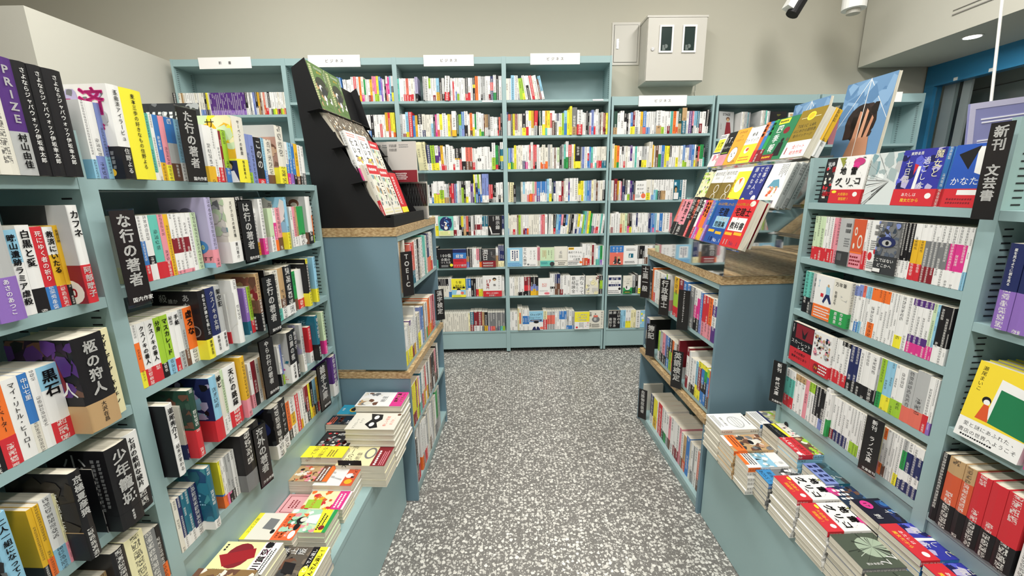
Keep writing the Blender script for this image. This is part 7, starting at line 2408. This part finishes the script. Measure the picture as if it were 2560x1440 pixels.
# ---------------------------------------------------------------- black card stand on the toeic island
bs = empty('display_stand', fm(FL), 'black cardboard stepped stand on the wooden counter', 'display stand')
U0, U1 = 1.842, 2.36
prof = [(.03, 1.3585), (.07, 2.0), (.015, 2.035), (-.04, 1.835), (-.06, 1.825), (-.02, 1.83), (-.115, 1.69), (-.10, 1.69), (-.185, 1.545), (-.17, 1.545), (-.262, 1.40), (-.298, 1.40), (-.298, 1.3585)]
for u_ in (U0, U1): MB().prism(prof, 0, u_ - .002, u_ + .002).obj('side_card', M_BLACK, bs)
MB().prism([(.03, 1.3585), (.07, 2.0), (.073, 2.0), (.033, 1.3585)], 0, U0, U1).obj('back_card', M_BLACK, bs)
T3 = [(.029, 1.842, -.012, 2.025), (.112, 1.697, .032, 1.842), (.178, 1.555, .111, 1.763), (.258, 1.408, .19, 1.623)]
for (d0, z0_, d1, z1_) in T3:
    plate(d0 - .034, z0_ + .002, d1 - .034, z1_ - .01, U0, U1, .003).obj('slope_card', M_BLACK, bs)
    plate(d0 + .012, z0_ - .001, d0 - .045, z0_ - .012, U0 - .03 if z0_ > 1.42 else U0, U1, .003).obj('ledge_card', M_BLACK, bs)
fbox(FL, U0, U1, .284, .298, 1.3585, 1.41).obj('front_lip', M_BLACK, bs)
G6 = 'books facing the aisle on the black stand'
def t3(i, key, u, w, h, th, code, lab, off=0, nm='workbook'):
    d0, z0_, d1, z1_ = T3[i]; tilt = math.atan2(d0 - d1, z1_ - z0_)
    return faceout(FL, key, u, w, h, d0 - off, z0_ + .001, tilt, th, code, nm, lab, G6)
t3(0, 'green', 1.845, .145, .19, .02, 'l', 'green cover with white ring picture atop the black stand')
t3(0, 'green', 1.998, .145, .19, .02, 'l', 'green cover with white ring picture, second along the black stand')
t3(1, 'crowd', 1.85, .14, .17, .03, 'N', 'brown crowd picture book at the near end of the black stand')
t3(1, 'crowd', 1.995, .135, .17, .03, 'N', 'brown crowd picture book, middle of the black stand')
t3(1, 'crowd', 2.15, .12, .17, .03, 'N', 'brown crowd picture book, farther on the black stand')
t3(2, 'sumaho', 1.85, .118, .215, .02, 'wP25', 'white phone guide with magenta foot, nearest on the black stand')
t3(2, 'sumaho', 1.972, .118, .215, .02, 'wP25', 'white phone guide with magenta foot, next along')
t3(2, 'manual', 2.1, .118, .2, .02, 'wr', 'white manual with red head on the black stand')
for j in range(3): t3(3, 'manual' if j == 0 else None, 1.86, .125, .225, .014, 'Wr', 'red headed manual in the bottom tray, %s of three' % ordw(j + 1), .015 * j)
t3(3, 'manual', 1.99, .12, .215, .02, 'W', 'manual with bold black title in the bottom tray')
t3(3, 'redbk', 2.12, .1, .2, .02, 'r', 'red book with yellow foot in the bottom tray')
# sleeved large books facing the camera beyond the stand
hs = empty('acrylic_holder', FL.m(2.42, .0, 1.3585), 'clear acrylic holder for sleeved books at the far end of the counter', 'holder')
fE = Frame((FL.at(2.42, 0, 0).x, FL.at(2.42, 0, 0).y), (math.cos(aL), -math.sin(aL)), (-math.sin(aL), -math.cos(aL)))
bpy.data.objects['acrylic_holder'].matrix_basis = fm(fE)
fbox(fE, .05, .31, .03, .033, 1.3585, 1.66).obj('front_sheet', M_ACR, hs); fbox(fE, .05, .31, -.03, -.027, 1.3585, 1.76).obj('back_sheet', M_ACR, hs); fbox(fE, .225, .229, .0335, .037, 1.4, 1.76).obj('hook_strip', M_ACR, hs)
fbox(fE, .05, .31, -.0265, .0295, 1.3585, 1.3615).obj('rest_sheet', M_ACR, hs)
faceout(fE, 'bagback', .12, .155, .21, .055, 1.56, -.0, .016, 'w', 'sleeved_book', 'grey sleeved book with maroon foot and barcodes in the clear holder', 'sleeved books')
faceout(fE, 'bagdark', .165, .15, .2, .026, 1.3625, 0, .018, 'w', 'sleeved_book', 'sleeved book with dark crossed lines below the maroon one', 'sleeved books')
faceout(fE, 'bagback', .01, .13, .22, -.04, 1.56, 0, .018, 'w', 'sleeved_book', 'paler sleeved book half hidden behind the black stand', 'sleeved books')
fbox(fE, .1, .3, .037, .0565, 1.553, 1.5595).obj('upper_rest', M_ACR, hs); fbox(fE, .0, .14, -.06, -.035, 1.553, 1.5595).obj('rear_rest', M_ACR, hs)
# picture magazine on the rear top board
faceout(Frame((FL.at(1.6, -.42, 0).x, FL.at(1.6, -.42, 0).y), (1, 0), (0, -1)), 'timeless', -.11, .22, .29, .0, 1.5405, .05, .006, 'w', 'magazine', 'black and white picture magazine behind the topmost novels', 'picture magazine')

# lilac poster panel hanging in front of the window
pp = empty('hanging_panel', Matrix.Translation((2.611, 2.5, 1.55)) @ Matrix.Rotation(0, 4, 'Z') @ Matrix.Rotation(-.12, 4, 'Y'), 'lilac glossy panel hanging on a white rod before the window', 'panel')
M_LIL = mat('lilac_film', lin('8e90c0'), .12)[0]; M_LILL = mat('pale_lilac_edge', lin('c4c2dc'), .25)[0]
MB().box(0, 0, 0, .9, .008, .39).obj('sheet', M_LIL, pp)
f = MB(); f.box(.004, -.002, 0, .035, 0, .39).box(.035, -.002, .358, .9, 0, .39); f.obj('border', M_LILL, pp)
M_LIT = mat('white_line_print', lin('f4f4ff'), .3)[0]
for z_, x0_ in ((.295, .07), (.277, .075), (.18, .06), (.165, .06)): MB().box(x0_, -.003, z_, .9, -.0005, z_ + .008).obj('white_line', M_LIT, pp)  # ceiling tube reflections on the glossy panel, painted as white strips
MB().box(.16, -.0025, .2, .5, -.0006, .27).obj('blue_patch', mat('blue_print', lin('5a58a8'), .15)[0], pp)
MB().cyl((.12, .004, .39), .007, 2, .62, 10).obj('rod', M_WHITE, pp)
